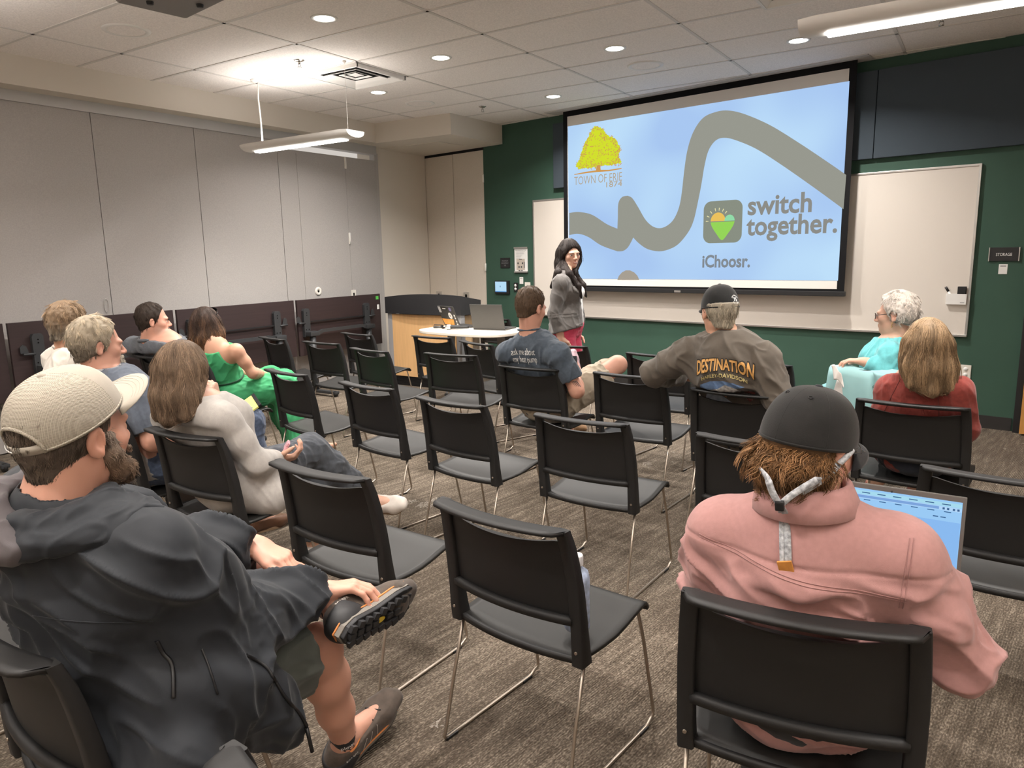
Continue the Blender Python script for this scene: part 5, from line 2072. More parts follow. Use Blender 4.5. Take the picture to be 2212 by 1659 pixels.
# ---- cap: a dome of panels with a rim, and a curved brim
def cap(F, root, m_crown, m_brim, label=None, rx=0.084, ry=0.104, rz=0.100, zc=0.030, yc=-0.014, tilt=0.0, brim_len=0.072, brim_w=0.082, opening=False, fold_=0.0,
        m_front=None, brim_drop=0.014, front_high=1.0, button=True, seams=True, brim_pitch=0.0):
    Rt = F.hR @ RT(0, tilt, 0)
    O = F.H(0, yc, zc)
    q = F.hs
    def P(az, el, o=0.0):
        """az 0 = front, grows to the wearer's left; el 0 = rim"""
        c, s = math.cos(el), math.sin(el)
        sq = c ** 0.80
        bulge = 1.0 + (0.05 * max(0, math.cos(az)) * math.sin(2 * el)) * front_high
        p = V3(-(rx + o) * sq * math.sin(az), (ry + o) * sq * math.cos(az) * bulge, (rz + o) * s ** 0.95 - 0.012)
        return O + Rt @ (p * q)
    na, ne = 72, 22
    rows = []
    for e in range(ne + 1):
        el = (math.pi / 2) * e / ne
        rows.append([P(2 * math.pi * a / na, min(el, math.pi / 2 - 0.004)) for a in range(na)])
    Vv = np.array(rows).reshape(-1, 3)
    if fold_:
        Nn = unit(1) if False else (Vv - O) / np.linalg.norm(Vv - O, axis=1)[:, None]
        Vv = Vv + Nn * folds(Vv, fold_, 0.05, Rt @ V3(1, 0, 0.2), 2.0, 4.2)[:, None]
    faces, mats_ = [], []
    for e in range(ne):
        for a in range(na):
            az = 2 * math.pi * (a + 0.5) / na
            el = (math.pi / 2) * (e + 0.5) / ne
            back = abs(az - math.pi)
            if opening and (back / 0.60) ** 2 + (el / 0.50) ** 2 < 1.0:
                continue
            a2 = (a + 1) % na
            faces.append((e * na + a, e * na + a2, (e + 1) * na + a2, (e + 1) * na + a))
            mats_.append(1 if (m_front is not None and (az < 1.05 or az > 2 * math.pi - 1.05)) else 0)
    crown = link_mesh('cap', Vv, np.array(faces), [m_crown] + ([m_front] if m_front is not None else []), root, F.base)
    crown.data.polygons.foreach_set('material_index', mats_)
    solid(crown, 0.0022, 1.0)
    if label:
        crown['label'] = label
    if seams:
        for az in (0.0, 1.05, 2.09, math.pi, 4.19, 5.24):
            if opening and abs(az - math.pi) < 0.1:
                e0 = 0.52
            else:
                e0 = 0.02
            mb = MB()
            pts = [tuple(P(az, el, 0.0012) - F.base) for el in np.linspace(e0, math.pi / 2 - 0.02, 18)]
            mb.tube(pts, 0.0013 * q, 6)
            mb.build('seam', m_crown, crown)
    # sweatband edge
    mb = MB()
    if opening:
        pts = []
        for t in np.linspace(0, math.pi, 24):
            pts.append(tuple(P(math.pi + 0.61 * math.cos(t), max(0.51 * math.sin(t), 0.0), 0.001) - F.base))
        mb.tube(pts, 0.004 * q, 8)
        mb.build('opening_edge', m_crown, crown)
        mb = MB()
        az_ = np.linspace(math.pi - 0.64, math.pi + 0.64, 20)
        mb.grid([[tuple(P(a, 0.0, 0.002) - F.base) for a in az_], [tuple(P(a, 0.155, 0.002) - F.base) for a in az_]])
        st_ = mb.build('snap_strap', m_brim, crown)
        solid(st_, 0.002, 1.0)
        for i in range(6):
            mb = MB()
            a = math.pi - 0.10 + 0.085 * -i
            mb.lathe([(0.0, 0.0015), (0.0022, 0.001), (0.0026, 0.0)], P(a, 0.07, 0.0045) - F.base, P(a, 0.07, 0.02) - P(a, 0.07, 0.0), 10)
            mb.build('snap', m_white, st_)
        az_ = np.linspace(math.pi + 0.62, 3 * math.pi - 0.62, 50)
    else:
        az_ = np.linspace(0, 2 * math.pi, 60)
    mb = MB()
    mb.tube([tuple(P(a, 0.03, 0.0010) - F.base) for a in az_], 0.0028 * q, 6)
    mb.build('rim_binding', m_crown, crown)
    if button:
        mb = MB()
        c = P(0, math.pi / 2 - 0.004)
        mb.lathe([(0.0, 0.006), (0.006, 0.0052), (0.009, 0.002), (0.0095, -0.002)], c - F.base, Rt @ V3(0, 0, 1), 16)
        mb.build('button', m_brim, crown)
    # brim
    rows = []
    nb = 21
    for v in np.linspace(0, 1, 9):
        r = []
        for u in np.linspace(-1, 1, nb):
            az = u * 0.98
            b = V3(-(rx + 0.001) * math.sin(az) * 1.0, (ry) * math.cos(az), -0.010)
            ln = brim_len * (1 - abs(u) ** 2.6) ** 0.55
            x = b[0] * (1 + 0.10 * v * (1 - abs(u))) 
            y = b[1] + ln * v
            z = b[2] - brim_drop * (u ** 2) * (0.3 + 0.7 * v) * 1.6 + math.tan(math.radians(brim_pitch)) * ln * v
            r.append(tuple(O + Rt @ (V3(x, y, z) * q) - F.base))
        rows.append(r)
    mb = MB()
    mb.grid(rows)
    br = mb.build('brim', m_brim, crown)
    solid(br, 0.004, 0.0)
    for v in (0.45, 0.58, 0.71, 0.84):
        mb = MB()
        pts = []
        for u in np.linspace(-0.9, 0.9, 25):
            az = u * 0.98
            ln = brim_len * (1 - abs(u) ** 2.6) ** 0.55
            x = -(rx + 0.001) * math.sin(az) * (1 + 0.10 * v * (1 - abs(u)))
            y = ry * math.cos(az) + ln * v
            z = -0.010 - brim_drop * (u ** 2) * (0.3 + 0.7 * v) * 1.6 + math.tan(math.radians(brim_pitch)) * ln * v + 0.0022
            pts.append(tuple(O + Rt @ (V3(x, y, z) * q) - F.base))
        mb.tube(pts, 0.0005, 4)
        mb.build('stitching', m_brim, br)
    return crown, P

def on_surface(o_V, o_Q):
    return BVHTree.FromPolygons([tuple(v) for v in o_V], [tuple(int(i) for i in q) for q in o_Q])

def decal_text(name, bvh, s, origin, xdir, ydir, cast, size, width, mat, par, base, bold=0.0, off=0.0025, arch=0.0, sub=0.006, taper=0.0, space=1.0):
    """lettering laid onto a curved garment: flat text, finely cut, cast onto the surface along cast"""
    v, f = text_mesh(s, size, bold, 1.0, space)
    v[:, 0] -= v[:, 0].min()
    v[:, 0] *= width / v[:, 0].max()
    v[:, 0] -= width / 2
    bm = bmesh.new()
    vs = [bm.verts.new((a, b, 0)) for a, b in v]
    for p in f:
        try:
            bm.faces.new([vs[i] for i in p])
        except ValueError:
            pass
    bmesh.ops.triangulate(bm, faces=bm.faces)
    for _ in range(3):
        es = [e for e in bm.edges if e.calc_length() > sub]
        if not es:
            break
        bmesh.ops.subdivide_edges(bm, edges=es, cuts=1)
        bmesh.ops.triangulate(bm, faces=bm.faces)
    return decal_cast(name, bm, bvh, origin, xdir, ydir, cast, mat, par, base, off, arch, width, taper)

def decal_cast(name, bm, bvh, origin, xdir, ydir, cast, mat, par, base, off=0.0025, arch=0.0, width=1.0, taper=0.0):
    xdir, ydir, cast = unit(xdir), unit(ydir), unit(cast)
    bad = []
    for w in bm.verts:
        x, y = w.co.x, w.co.y
        if taper:
            y = y * (1 + taper * abs(2 * x / width) ** 1.5)
        y = y - arch * (2 * x / width) ** 2
        p = V3(origin) + xdir * x + ydir * y - cast * 0.25
        hit = bvh.ray_cast(Vector(p), Vector(cast), 0.6)
        if hit[0] is None:
            bad.append(w)
        else:
            w.co = hit[0] + hit[1].normalized() * (off if hit[1].dot(Vector(cast)) < 0 else -off) - Vector(base)
    if bad:
        bmesh.ops.delete(bm, geom=bad, context='VERTS')
    me = bpy.data.meshes.new(name)
    bm.to_mesh(me)
    bm.free()
    for m in (mat if isinstance(mat, (list, tuple)) else [mat]):
        me.materials.append(m)
    o = bpy.data.objects.new(name, me)
    COL.objects.link(o)
    if par is not None:
        o.parent = par
    return o

def decal_poly(name, bvh, pts, origin, xdir, ydir, cast, mat, par, base, off=0.002, arch=0.0, width=1.0, sub=0.01):
    bm = bmesh.new()
    bm.faces.new([bm.verts.new((a, b, 0)) for a, b in pts])
    bmesh.ops.triangulate(bm, faces=bm.faces)
    for _ in range(5):
        es = [e for e in bm.edges if e.calc_length() > sub]
        if not es:
            break
        bmesh.ops.subdivide_edges(bm, edges=es, cuts=1)
        bmesh.ops.triangulate(bm, faces=bm.faces)
    return decal_cast(name, bm, bvh, origin, xdir, ydir, cast, mat, par, base, off, arch, width)

# ------------------------------------------------------------------ people: materials
m_skin = M('skin', (0.6, 0.36, 0.26), 0.48, spec=0.4, sss=0.10, bump=(260, 0.08), attr=True)
m_hair = M('hair', (0.2, 0.12, 0.07), 0.58, spec=0.25, bump=(240, 0.5), attr=True)
SK_TAN = (0.56, 0.315, 0.215)
SK_FAIR = (0.60, 0.36, 0.265)
SK_PINK = (0.60, 0.32, 0.235)
def cloth(name, col, rough=0.85, sheen=0.15, bump=(420, 0.12), var=(30, 0.05), spec=0.25, stretch=None):
    return M(name, col, rough, spec=spec, sheen=sheen, bump=bump, var=var, stretch=stretch)
m_sole_dark = M('rubber_sole_black', (0.012, 0.012, 0.013), 0.8)
m_sole_tan = M('rubber_sole_tan', (0.30, 0.20, 0.12), 0.8)
m_sole_white = M('rubber_sole_white', (0.62, 0.58, 0.52), 0.7)

def pose(ch, **over):
    j = {k: chair_pt(ch, v) for k, v in SEAT.items()}
    for k, v in over.items():
        j[k] = chair_pt(ch, v[1:]) if v[0] == 'c' else V3(v)
    return j

def person(base, label, group=None):
    r = empty('person', base, 0, label, 'person', group)
    return r

def base_of(ch):
    return (CH[ch][0], CH[ch][1], 0.0)

def floor_foot(j, q, x, y, dirdeg, z=0.085):
    """ankle over a foot flat on the floor, toes pointing dirdeg (0 = away along +y, positive to the left)"""
    a = math.radians(dirdeg)
    j['a' + q] = V3(x, y, z)
    j['t' + q] = V3(x - math.sin(a) * 0.19, y + math.cos(a) * 0.19, 0.03)

def tee(F, g=0.014, sleeve=0.62, gs=0.020, k=0.05, neck=0.034, hem=True, neck_r=0.062):
    s = S()
    F.torso(s, g, k)
    F.press(s)
    for q in ('L', 'R'):
        p, d, r = F.arm(s, q, g, 0.0, sleeve, 0.035, gs)
        cuff(s, p, d, r)
    n = F.nup()
    s.half(F.j['nkb'] + n * neck + F.fw * 0.01, n * 0.97 + F.fw * 0.14)
    s.cone(F.j['nkb'] - n * 0.03, F.H(0, -0.02, -0.06), neck_r, neck_r, 0.006, op='s')
    return s

def neck_ring(F, root, mat, r=0.064, t=0.008, neck=0.034, tilt=0.14, par=None, name='collar_band'):
    n = F.nup()
    pn = unit(n * 0.97 + F.fw * tilt)
    c = F.j['nkb'] + n * (neck - 0.003) + F.fw * 0.005
    u = F.ax
    w = np.cross(pn, u)
    mb = MB()
    mb.tube([tuple(c + u * r * 1.05 * math.cos(a) + w * r * math.sin(a) - F.base) for a in np.linspace(0, 2 * math.pi, 40)[:-1]], t, 8, True)
    return mb.build(name, mat, par if par is not None else root)

def long_sleeves(F, g=0.016, end=1.88, gw=0.014, k=0.05, neck=0.012, neck_r=0.062, tilt=0.36, bust=0.0):
    s = S()
    F.torso(s, g, k, bust)
    F.press(s)
    for q in ('L', 'R'):
        p, d, r = F.arm(s, q, g, 0.0, end, 0.035, gw)
        cuff(s, p, d, r)
    n = F.nup()
    s.half(F.j['nkb'] + n * neck + F.fw * 0.01, n * 0.93 + F.fw * tilt)
    s.cone(F.j['nkb'] - n * 0.03, F.H(0, -0.02, -0.06), neck_r, neck_r, 0.006, op='s')
    return s

def trousers(F, g=0.010, t1=1.9, gw=0.014, k=0.04, cuffs=True):
    s = S()
    s.ell(F.j['pel'] - V3(0, 0, 0.005), (0.165 + g, 0.125 + g, 0.115 + g), F.P, 0.0)
    F.press(s)
    for q in ('L', 'R'):
        p, d, r = F.leg(s, q, g, t1, k, gw)
        if cuffs:
            cuff(s, p, d, r)
    return s

# =================================================================== man in the blue lettered tee
def heat_pump_man():
    ch = 'c14'
    hd = (-2.366, 3.892, 1.15)
    j = pose(ch, nkb=(-2.386, 3.892, 0.981), sL=(-2.536, 3.866, 0.858), sR=(-2.154, 3.85, 0.876),
             eR=(-2.05, 3.892, 0.645), wR=(-2.166, 4.076, 0.721), eL=('c', -0.24, 0.02, 0.68), wL=('c', 0.02, 0.26, 0.63),
             kR=(-1.966, 4.3, 0.7572), aR=('c', -0.06, 0.47, 0.625), kL=('c', -0.12, 0.42, 0.52), aL=('c', -0.12, 0.40, 0.085), tL=('c', -0.14, 0.58, 0.03), tR=('c', -0.20, 0.55, 0.70))
    F = Fig(base_of(ch), j, hd, RT(-12, -12, 0), 1.0, True, 1.0, ch=ch)
    root = person(base_of(ch), 'man in a slate blue lettered tee and khaki shorts looking at a phone')
    b = F.body(root, m_skin, SK_PINK, 0.0065, hands=dict(R=dict(d=V3(-0.55, 0.35, 0.65), n=V3(-0.6, -0.2, 0.1), curl=(35, 40, 25)), L=dict(d=V3(0.8, 0.5, 0.1), n=V3(0, 0, 1), curl=(35, 40, 25))))
    F.eyes(root, b)
    m_t = cloth('slate_blue_jersey', (0.058, 0.074, 0.096), var=(60, 0.14))
    s = tee(F, 0.015, 0.70, 0.024)
    sh, V, Q = garment('tee', s, 0.0065, m_t, root, F.base, 0.007, 0.06, F.fw * 0.2 + V3(0.3, 0, 1), 3, 1.0)
    neck_ring(F, root, m_t, 0.067, 0.007, par=sh)
    bv = on_surface(V, Q)
    m_l = M('white_print', (0.72, 0.72, 0.70), 0.7)
    c = V3((-2.381, 3.764, 0.819))
    decal_text('print', bv, 'ask me about', V3((-2.381, 3.77, 0.85)), F.ax, F.up, F.fw, 0.06, 0.170, m_l, sh, F.base, bold=0.0004)
    decal_text('print', bv, 'my heat pump', V3((-2.375, 3.764, 0.805)) + F.up * -0.006, F.ax, F.up, F.fw, 0.06, 0.175, m_l, sh, F.base, bold=0.0004)
    m_k = cloth('khaki_cotton', (0.40, 0.34, 0.26))
    s = trousers(F, 0.018, 0.80, 0.032)
    garment('shorts', s, 0.008, m_k, root, F.base, 0.010, 0.05, V3(0, 0, 1), 2, 3.0)
    hs_ = S()
    scalp(F, hs_, 0.009, nape=-0.062)
    brows(F, hs_)
    hair_mesh('hair', F, hs_, 0.005, m_hair, root, (0.105, 0.066, 0.040), 2800, 0.017, 4, 0.0010, lift=0.004, var=0.35, clump=4, stray=0.05)
    m_sh = cloth('tie_dye_canvas', (0.55, 0.40, 0.45), var=(40, 0.35))
    F.shoe('R', m_sh, m_sole_white, root, 0.006)
    F.shoe('L', m_sh, m_sole_white, root, 0.006)
    # inked wing on the right upper arm
    bv = on_surface(*S.mesh(F.arm_only('R'), 0.005))
    e, sdir = j['eR'], unit(j['sR'] - j['eR'])
    out = unit(V3(0.75, -0.65, 0.0))
    xd = unit(np.cross(sdir, out))
    m_tat = M('tattoo_ink', (0.05, 0.045, 0.045), 0.7)
    for i in range(4):
        pts = [(0.002 + 0.003 * i, 0.034 - 0.004 * i), (0.010 + 0.009 * i, 0.016), (0.014 + 0.010 * i, -0.012 - 0.006 * i), (0.0125 + 0.009 * i, -0.010 - 0.006 * i), (0.0075 + 0.008 * i, 0.014)]
        decal_poly('tattoo', bv, [(x - 0.02, y) for x, y in pts], e + sdir * 0.055, xd, sdir, -out, m_tat, b, F.base, 0.0012)
    # phone held up in the right hand
    ph = empty('smartphone', (-2.199, 4.112, 0.762), 0, 'dark phone in the hand of the man in the blue lettered tee', 'phone')
    R3 = Matrix.Rotation(math.radians(35), 3, 'Z') @ Matrix.Rotation(math.radians(-40), 3, 'X')
    mb = MB()
    mb.box((0, 0, 0), (0.072, 0.009, 0.145), rot=R3, bev=0.003)
    mb.build('phone_body', m_black, ph)
    mb = MB()
    mb.box(R3 @ Vector((0, -0.0048, 0)), (0.066, 0.0006, 0.136), rot=R3)
    mb.build('phone_glass', M('phone_glass', (0.02, 0.025, 0.03), 0.1), ph)
    return root

def _arm_only(self, q, g=0.0):
    s = S()
    self.arm(s, q, g)
    return s
Fig.arm_only = _arm_only

# =================================================================== man in the brown printed shirt
def printed_shirt_man():
    ch = 'c16'
    hd = (-1.095, 3.586, 1.186)
    j = pose(ch, nkb=(-1.07, 3.613, 1.064), che=(-1.025, 3.592, 0.888), sL=(-1.262, 3.598, 0.955), sR=(-0.864, 3.565, 0.953),
             eL=(-1.439, 3.604, 0.843), wL=(-1.383, 3.919, 0.784), eR=(-0.793, 3.548, 0.771), wR=('c', 0.14, 0.28, 0.60))
    F = Fig(base_of(ch), j, hd, RT(38, -6, 0), 1.03, True, 1.22, 0.060, ch=ch)
    root = person(base_of(ch), 'man in a black cap and brown printed shirt, one arm laid along the next chair')
    b = F.body(root, m_skin, SK_TAN, 0.0065, hands=dict(L=dict(d=V3(0.9, 0.4, -0.1), n=V3(0, 0, -1), curl=(20, 25, 20))))
    F.eyes(root, b)
    m_t = cloth('faded_brown_jersey', (0.098, 0.082, 0.066), var=(14, 0.16))
    s = long_sleeves(F, 0.018, 1.9, 0.018, neck_r=0.066, neck=0.034, tilt=0.14)
    sh, V, Q = garment('shirt', s, 0.0065, m_t, root, F.base, 0.012, 0.08, V3(0.5, 0.2, -0.5), 3.0, 2.0)
    neck_ring(F, root, m_t, 0.068, 0.008, par=sh)
    bv = on_surface(V, Q)
    fw = unit(V3(F.fw) + V3(-0.06, 0, -0.05))
    up, ax = F.up, F.ax
    o = V3((-1.026, 3.452, 0.915))
    m_or = M('print_orange', (0.62, 0.33, 0.10), 0.7)
    m_ye = M('print_cream', (0.62, 0.52, 0.22), 0.7)
    m_out = M('print_outline', (0.02, 0.016, 0.012), 0.8)
    decal_text('print', bv, 'DESTINATION', o, ax, up, fw, 0.072, 0.290, m_out, sh, F.base, bold=0.006, off=0.0022, arch=0.050, taper=0.35)
    decal_text('print', bv, 'DESTINATION', o, ax, up, fw, 0.072, 0.282, m_or, sh, F.base, bold=0.0018, off=0.0034, arch=0.050, taper=0.35)
    decal_text('print', bv, 'HARLEY-DAVIDSON', o - up * 0.034, ax, up, fw, 0.026, 0.222, m_ye, sh, F.base, bold=0.0004, off=0.003, arch=0.036)
    sky = [(-0.135, -0.115), (-0.125, -0.085), (-0.06, -0.052), (0.0, -0.042), (0.05, -0.050), (0.10, -0.075), (0.02, -0.088), (-0.06, -0.112)]
    decal_poly('print', bv, sky, o - up * 0.012, ax, up, fw, M('print_sky', (0.12, 0.20, 0.36), 0.75, var=(40, 0.2)), sh, F.base, 0.0016)
    mtn = [(-0.138, -0.13), (-0.085, -0.112), (-0.03, -0.095), (0.012, -0.066), (0.05, -0.082), (0.085, -0.105), (0.135, -0.13), (0.08, -0.128), (0.02, -0.118), (-0.05, -0.13)]
    decal_poly('print', bv, mtn, o - up * 0.008, ax, up, fw, M('print_snow', (0.36, 0.35, 0.34), 0.75, var=(70, 0.5)), sh, F.base, 0.0022)
    car = [(-0.130, -0.205), (-0.125, -0.178), (-0.10, -0.160), (-0.07, -0.165), (-0.02, -0.185), (0.01, -0.205)]
    decal_poly('print', bv, car, o, ax, up, fw, M('print_blue_grey', (0.22, 0.25, 0.30), 0.75, var=(50, 0.25)), sh, F.base, 0.0022)
    rim = [(-0.130, -0.170), (-0.10, -0.152), (-0.06, -0.158), (-0.015, -0.178), (-0.018, -0.182), (-0.06, -0.164), (-0.10, -0.158), (-0.128, -0.175)]
    decal_poly('print', bv, rim, o, ax, up, fw, M('print_coral', (0.45, 0.18, 0.11), 0.75), sh, F.base, 0.0026)
    # bar-and-shield badge
    bx, by = 0.100, -0.158
    m_rd = M('print_dark_red', (0.16, 0.028, 0.024), 0.75)
    decal_poly('print', bv, [(bx - 0.030, by + 0.026), (bx + 0.030, by + 0.026), (bx + 0.026, by - 0.012), (bx, by - 0.034), (bx - 0.026, by - 0.012)], o, ax, up, fw, m_rd, sh, F.base, 0.0022)
    decal_poly('print', bv, [(bx - 0.048, by + 0.010), (bx + 0.048, by + 0.010), (bx + 0.048, by - 0.010), (bx - 0.048, by - 0.010)], o, ax, up, fw, m_out, sh, F.base, 0.003)
    decal_text('print', bv, 'HARLEY-DAVIDSON', o + ax * bx + up * (by - 0.004), ax, up, fw, 0.014, 0.088, M('print_pale', (0.40, 0.33, 0.30), 0.75), sh, F.base, off=0.0038)
    decal_text('print', bv, 'CYCLES', o + ax * bx + up * (by - 0.024), ax, up, fw, 0.012, 0.034, M('print_pale2', (0.40, 0.28, 0.25), 0.75), sh, F.base, off=0.003)
    decal_text('print', bv, 'WA', o + ax * 0.115 + up * -0.222, ax, up, fw, 0.03, 0.03, M('print_tan', (0.42, 0.28, 0.16), 0.75), sh, F.base, off=0.003)
    m_j = cloth('dark_denim', (0.022, 0.026, 0.036))
    garment('trousers', trousers(F, 0.012, 1.92, 0.022), 0.009, m_j, root, F.base, 0.006, 0.06, V3(0, 0, 1), 2, 3.0)
    m_sh = cloth('beige_suede', (0.36, 0.29, 0.20))
    F.shoe('R', m_sh, m_sole_white, root, 0.007)
    F.shoe('L', m_sh, m_sole_white, root, 0.007)
    hs_ = S()
    scalp(F, hs_, 0.010, nape=-0.075, under_cap=0.032)
    brows(F, hs_)
    hair_mesh('hair', F, hs_, 0.005, m_hair, root, (0.42, 0.37, 0.29), 1500, 0.036, 5, 0.0011, lift=0.005, wave=0.5, var=0.35, clump=4, keep=lambda V: ((V - F.hc) @ F.hR[:, 2]) < 0.03)
    mk, mb_ = cloth('black_cap_twill', (0.010, 0.010, 0.010)), cloth('black_brim_twill', (0.016, 0.017, 0.016))
    cp, P = cap(F, root, mk, mb_, 'black cap with a round white number badge on its back', zc=0.020, rz=0.112)
    # round badge at the back of the cap
    az = math.pi + 0.45
    c0 = P(az, 0.30)
    n = unit(P(az, 0.30, 0.05) - c0)
    xd = unit(P(az + 0.05, 0.30) - P(az - 0.05, 0.30))
    yd = np.cross(n, xd) if np.cross(n, xd)[2] > 0 else -np.cross(n, xd)
    if (V3(xd) @ V3(0.95, 0.3, 0)) < 0:
        xd = -xd
    m_w = M('badge_white', (0.75, 0.75, 0.73), 0.6)
    def bp(x, y, o=0.004):
        return tuple(c0 + xd * x + yd * y + n * o - F.base)
    mb = MB()
    add_text(mb, '75', lambda x, y: bp(x, y - 0.0085), 0.027, bold=0.0006, center=True, width=0.024)
    mb.build('badge_number', m_w, cp, recalc=False)
    for txt, r, a0, a1, inw in (('COLORADO', 0.0215, 150, 30, 1), ('EST 1947', 0.0215, 215, 325, -1)):
        for i, cch in enumerate(txt):
            if cch == ' ':
                continue
            a = math.radians(a0 + (a1 - a0) * i / (len(txt) - 1))
            rot = a - math.pi / 2 if inw > 0 else a + math.pi / 2
            mb = MB()
            add_text(mb, cch, lambda x, y: bp(r * math.cos(a) + x * math.cos(rot) - (y - 0.003) * math.sin(rot), r * math.sin(a) + x * math.sin(rot) + (y - 0.003) * math.cos(rot)), 0.0085, bold=0.0003, center=True)
            mb.build('badge_letter', m_w, cp, recalc=False)
    glasses(F, root)
    return root

def glasses(F, root, col=None, name='glasses', r=0.0013):
    m = col or M('dark_spectacle_frame', (0.02, 0.018, 0.018), 0.3)
    mb = MB()
    b = F.base
    for sg in (-1, 1):
        pts = [tuple(F.H(sg * 0.033 + 0.023 * math.cos(a), 0.104 - 0.010 * abs(math.cos(a)) * (1 if math.cos(a) * sg > 0 else 0), -0.008 + 0.018 * math.sin(a)) - b) for a in np.linspace(0, 2 * math.pi, 26)[:-1]]
        mb.tube(pts, r, 6, True)
        mb.tube([tuple(F.H(*p) - b) for p in ((sg * 0.055, 0.097, -0.002), (sg * 0.070, 0.082, 0.0), (sg * 0.081, 0.02, 0.005), (sg * 0.083, -0.012, 0.006), (sg * 0.080, -0.028, -0.012))], r, 6)
    mb.tube([tuple(F.H(*p) - b) for p in ((-0.011, 0.105, -0.004), (0, 0.109, -0.001), (0.011, 0.105, -0.004))], r, 6)
    return mb.build(name, m, root)

# =================================================================== man in the pink shirt with a laptop
def pink_shirt_man():
    ch = 'c23'
    hd = (-0.275, 1.552, 1.079)
    j = pose(ch, pel=('c', 0, -0.045, 0.53), che=('c', 0.0, -0.088, 0.75), nkb=(-0.274, 1.51, 0.962), sL=(-0.441, 1.532, 0.864), sR=(-0.104, 1.554, 0.878),
             eR=(0.018, 1.65, 0.644), wR=('c', 0.16, 0.34, 0.625), eL=('c', -0.205, 0.05, 0.66), wL=('c', -0.14, 0.36, 0.625),
             kR=('c', 0.12, 0.42, 0.51), kL=('c', -0.12, 0.42, 0.51), aR=('c', 0.12, 0.36, 0.085), aL=('c', -0.12, 0.36, 0.085), tR=('c', 0.13, 0.55, 0.03), tL=('c', -0.13, 0.55, 0.03))
    F = Fig(base_of(ch), j, hd, RT(-24, -6, 4), 1.0, True, 1.08, 0.058, ch=ch)
    root = person(base_of(ch), 'man in a pink shirt and black cap with grey glasses strap and laptop')
    b = F.body(root, m_skin, SK_PINK, 0.0045, hands=dict(R=dict(d=V3(-0.35, 0.9, -0.1), n=V3(0, -0.1, -1), curl=(20, 25, 18)), L=dict(d=V3(0.35, 0.9, -0.1), n=V3(0, -0.1, -1), curl=(20, 25, 18))))
    F.eyes(root, b)
    m_p = cloth('dusty_pink_cotton', (0.40, 0.212, 0.200), 0.8, var=(90, 0.05), bump=(900, 0.15))
    s = long_sleeves(F, 0.020, 1.45, 0.026, neck=0.020, neck_r=0.064, tilt=0.15)
    lower = F.j['che'] - V3(0, 0, 0.02)
    yoke_z = (-0.286, 1.428, 0.867)[2]
    def disp(V):
        z = V[:, 2]
        d = folds(V, 0.018, 0.08, F.ax + V3(0, 0, -0.45), 4.0, 7.0, 1.5)
        back = ((V - F.j['che']) @ F.fw < 0.02)
        t = np.clip((yoke_z - z) / 0.05, 0.06, 1.0)
        # pulled creases from the armpit across the back
        ap = F.j['sR'] - F.up * 0.10 - F.ax * 0.03
        q = V - ap
        ang = np.arctan2(q @ F.up, -(q @ F.ax))
        rad = np.linalg.norm(q, axis=1)
        pull = 0.011 * np.sin(ang * 13 + 1.0) * np.clip(1.2 - np.abs(ang + 0.05) * 1.4, 0, 1) * np.clip(rad / 0.06, 0, 1) * np.clip(1 - (rad - 0.05) / 0.26, 0, 1)
        seam = -0.0035 * np.exp(-((z - yoke_z - 0.03 * ((V - F.j['che']) @ F.ax) * -1) / 0.004) ** 2)
        return d * t + np.where(back, pull * t, 0) + np.where(back, seam, 0)
    sh, V, Q = garment('shirt', s, 0.0048, m_p, root, F.base, disp=disp, smooth=2)
    # collar: stand and turned-down leaf
    n = F.nup()
    c = F.j['nkb'] + n * 0.030 + F.fw * 0.012
    rows = []
    for o, hgt in ((0.000, -0.010), (0.000, 0.024), (0.004, 0.029), (0.010, 0.024), (0.018, 0.004), (0.030, -0.024)):
        r = []
        for a in np.linspace(-2.75, 2.75, 48):
            rx, ry = 0.076 + o, 0.074 + o
            dirv = F.ax * math.sin(a) * rx - F.fw * math.cos(a) * ry
            drop = 0.020 * (1 - math.cos(a)) / 2
            r.append(tuple(c + dirv + n * (hgt - drop) - F.base))
        rows.append(r)
    mb = MB()
    mb.grid(rows)
    co = mb.build('collar', m_p, sh)
    solid(co, 0.004, 0.0)
    bv = on_surface(V, Q)
    # stitched yoke and armhole seams
    def seam_line(p0, p1, cast, nm='seam', m=m_p, r=0.0012, nn=60, bow=None):
        pts = []
        for t in np.linspace(0, 1, nn):
            p = lerp(p0, p1, t) + (bow * 4 * t * (1 - t) if bow is not None else 0)
            h_ = bv.ray_cast(Vector(p - cast * 0.3), Vector(cast), 0.7)
            if h_[0] is not None:
                pts.append(tuple(V3(h_[0]) - cast * 0.0006 - F.base))
        if len(pts) > 3:
            mb = MB()
            mb.tube(pts, r, 5)
            mb.build(nm, m, sh)
    m_ps = cloth('pink_seam', (0.32, 0.165, 0.155))
    fw = unit(F.fw + V3(0, 0, -0.15))
    for dz in (0.0, 0.006):
        seam_line((-0.486, 1.428, 0.852) + 0 * F.up, V3((-0.081, 1.499, 0.807)) + F.up * dz, fw, bow=F.up * 0.004, m=m_ps) if False else seam_line(V3((-0.468, 1.383, 0.873)) + F.up * dz, V3((-0.078, 1.479, 0.815)) + F.up * dz, fw, m=m_ps)
    for dx in (0.0, 0.007):
        seam_line(V3((-0.075, 1.507, 0.935)) - F.ax * dx, V3((-0.082, 1.472, 0.798)) - F.ax * dx, fw, m=m_ps)
    # trousers, shoes
    m_j = cloth('charcoal_trousers', (0.03, 0.03, 0.033))
    garment('trousers', trousers(F, 0.010, 1.92, 0.02), 0.01, m_j, root, F.base, 0.005, 0.06)
    m_sh = cloth('dark_canvas', (0.03, 0.03, 0.03))
    F.shoe('R', m_sh, m_sole_dark, root, 0.008)
    F.shoe('L', m_sh, m_sole_dark, root, 0.008)
    # wavy auburn hair below the cap
    hs_ = S()
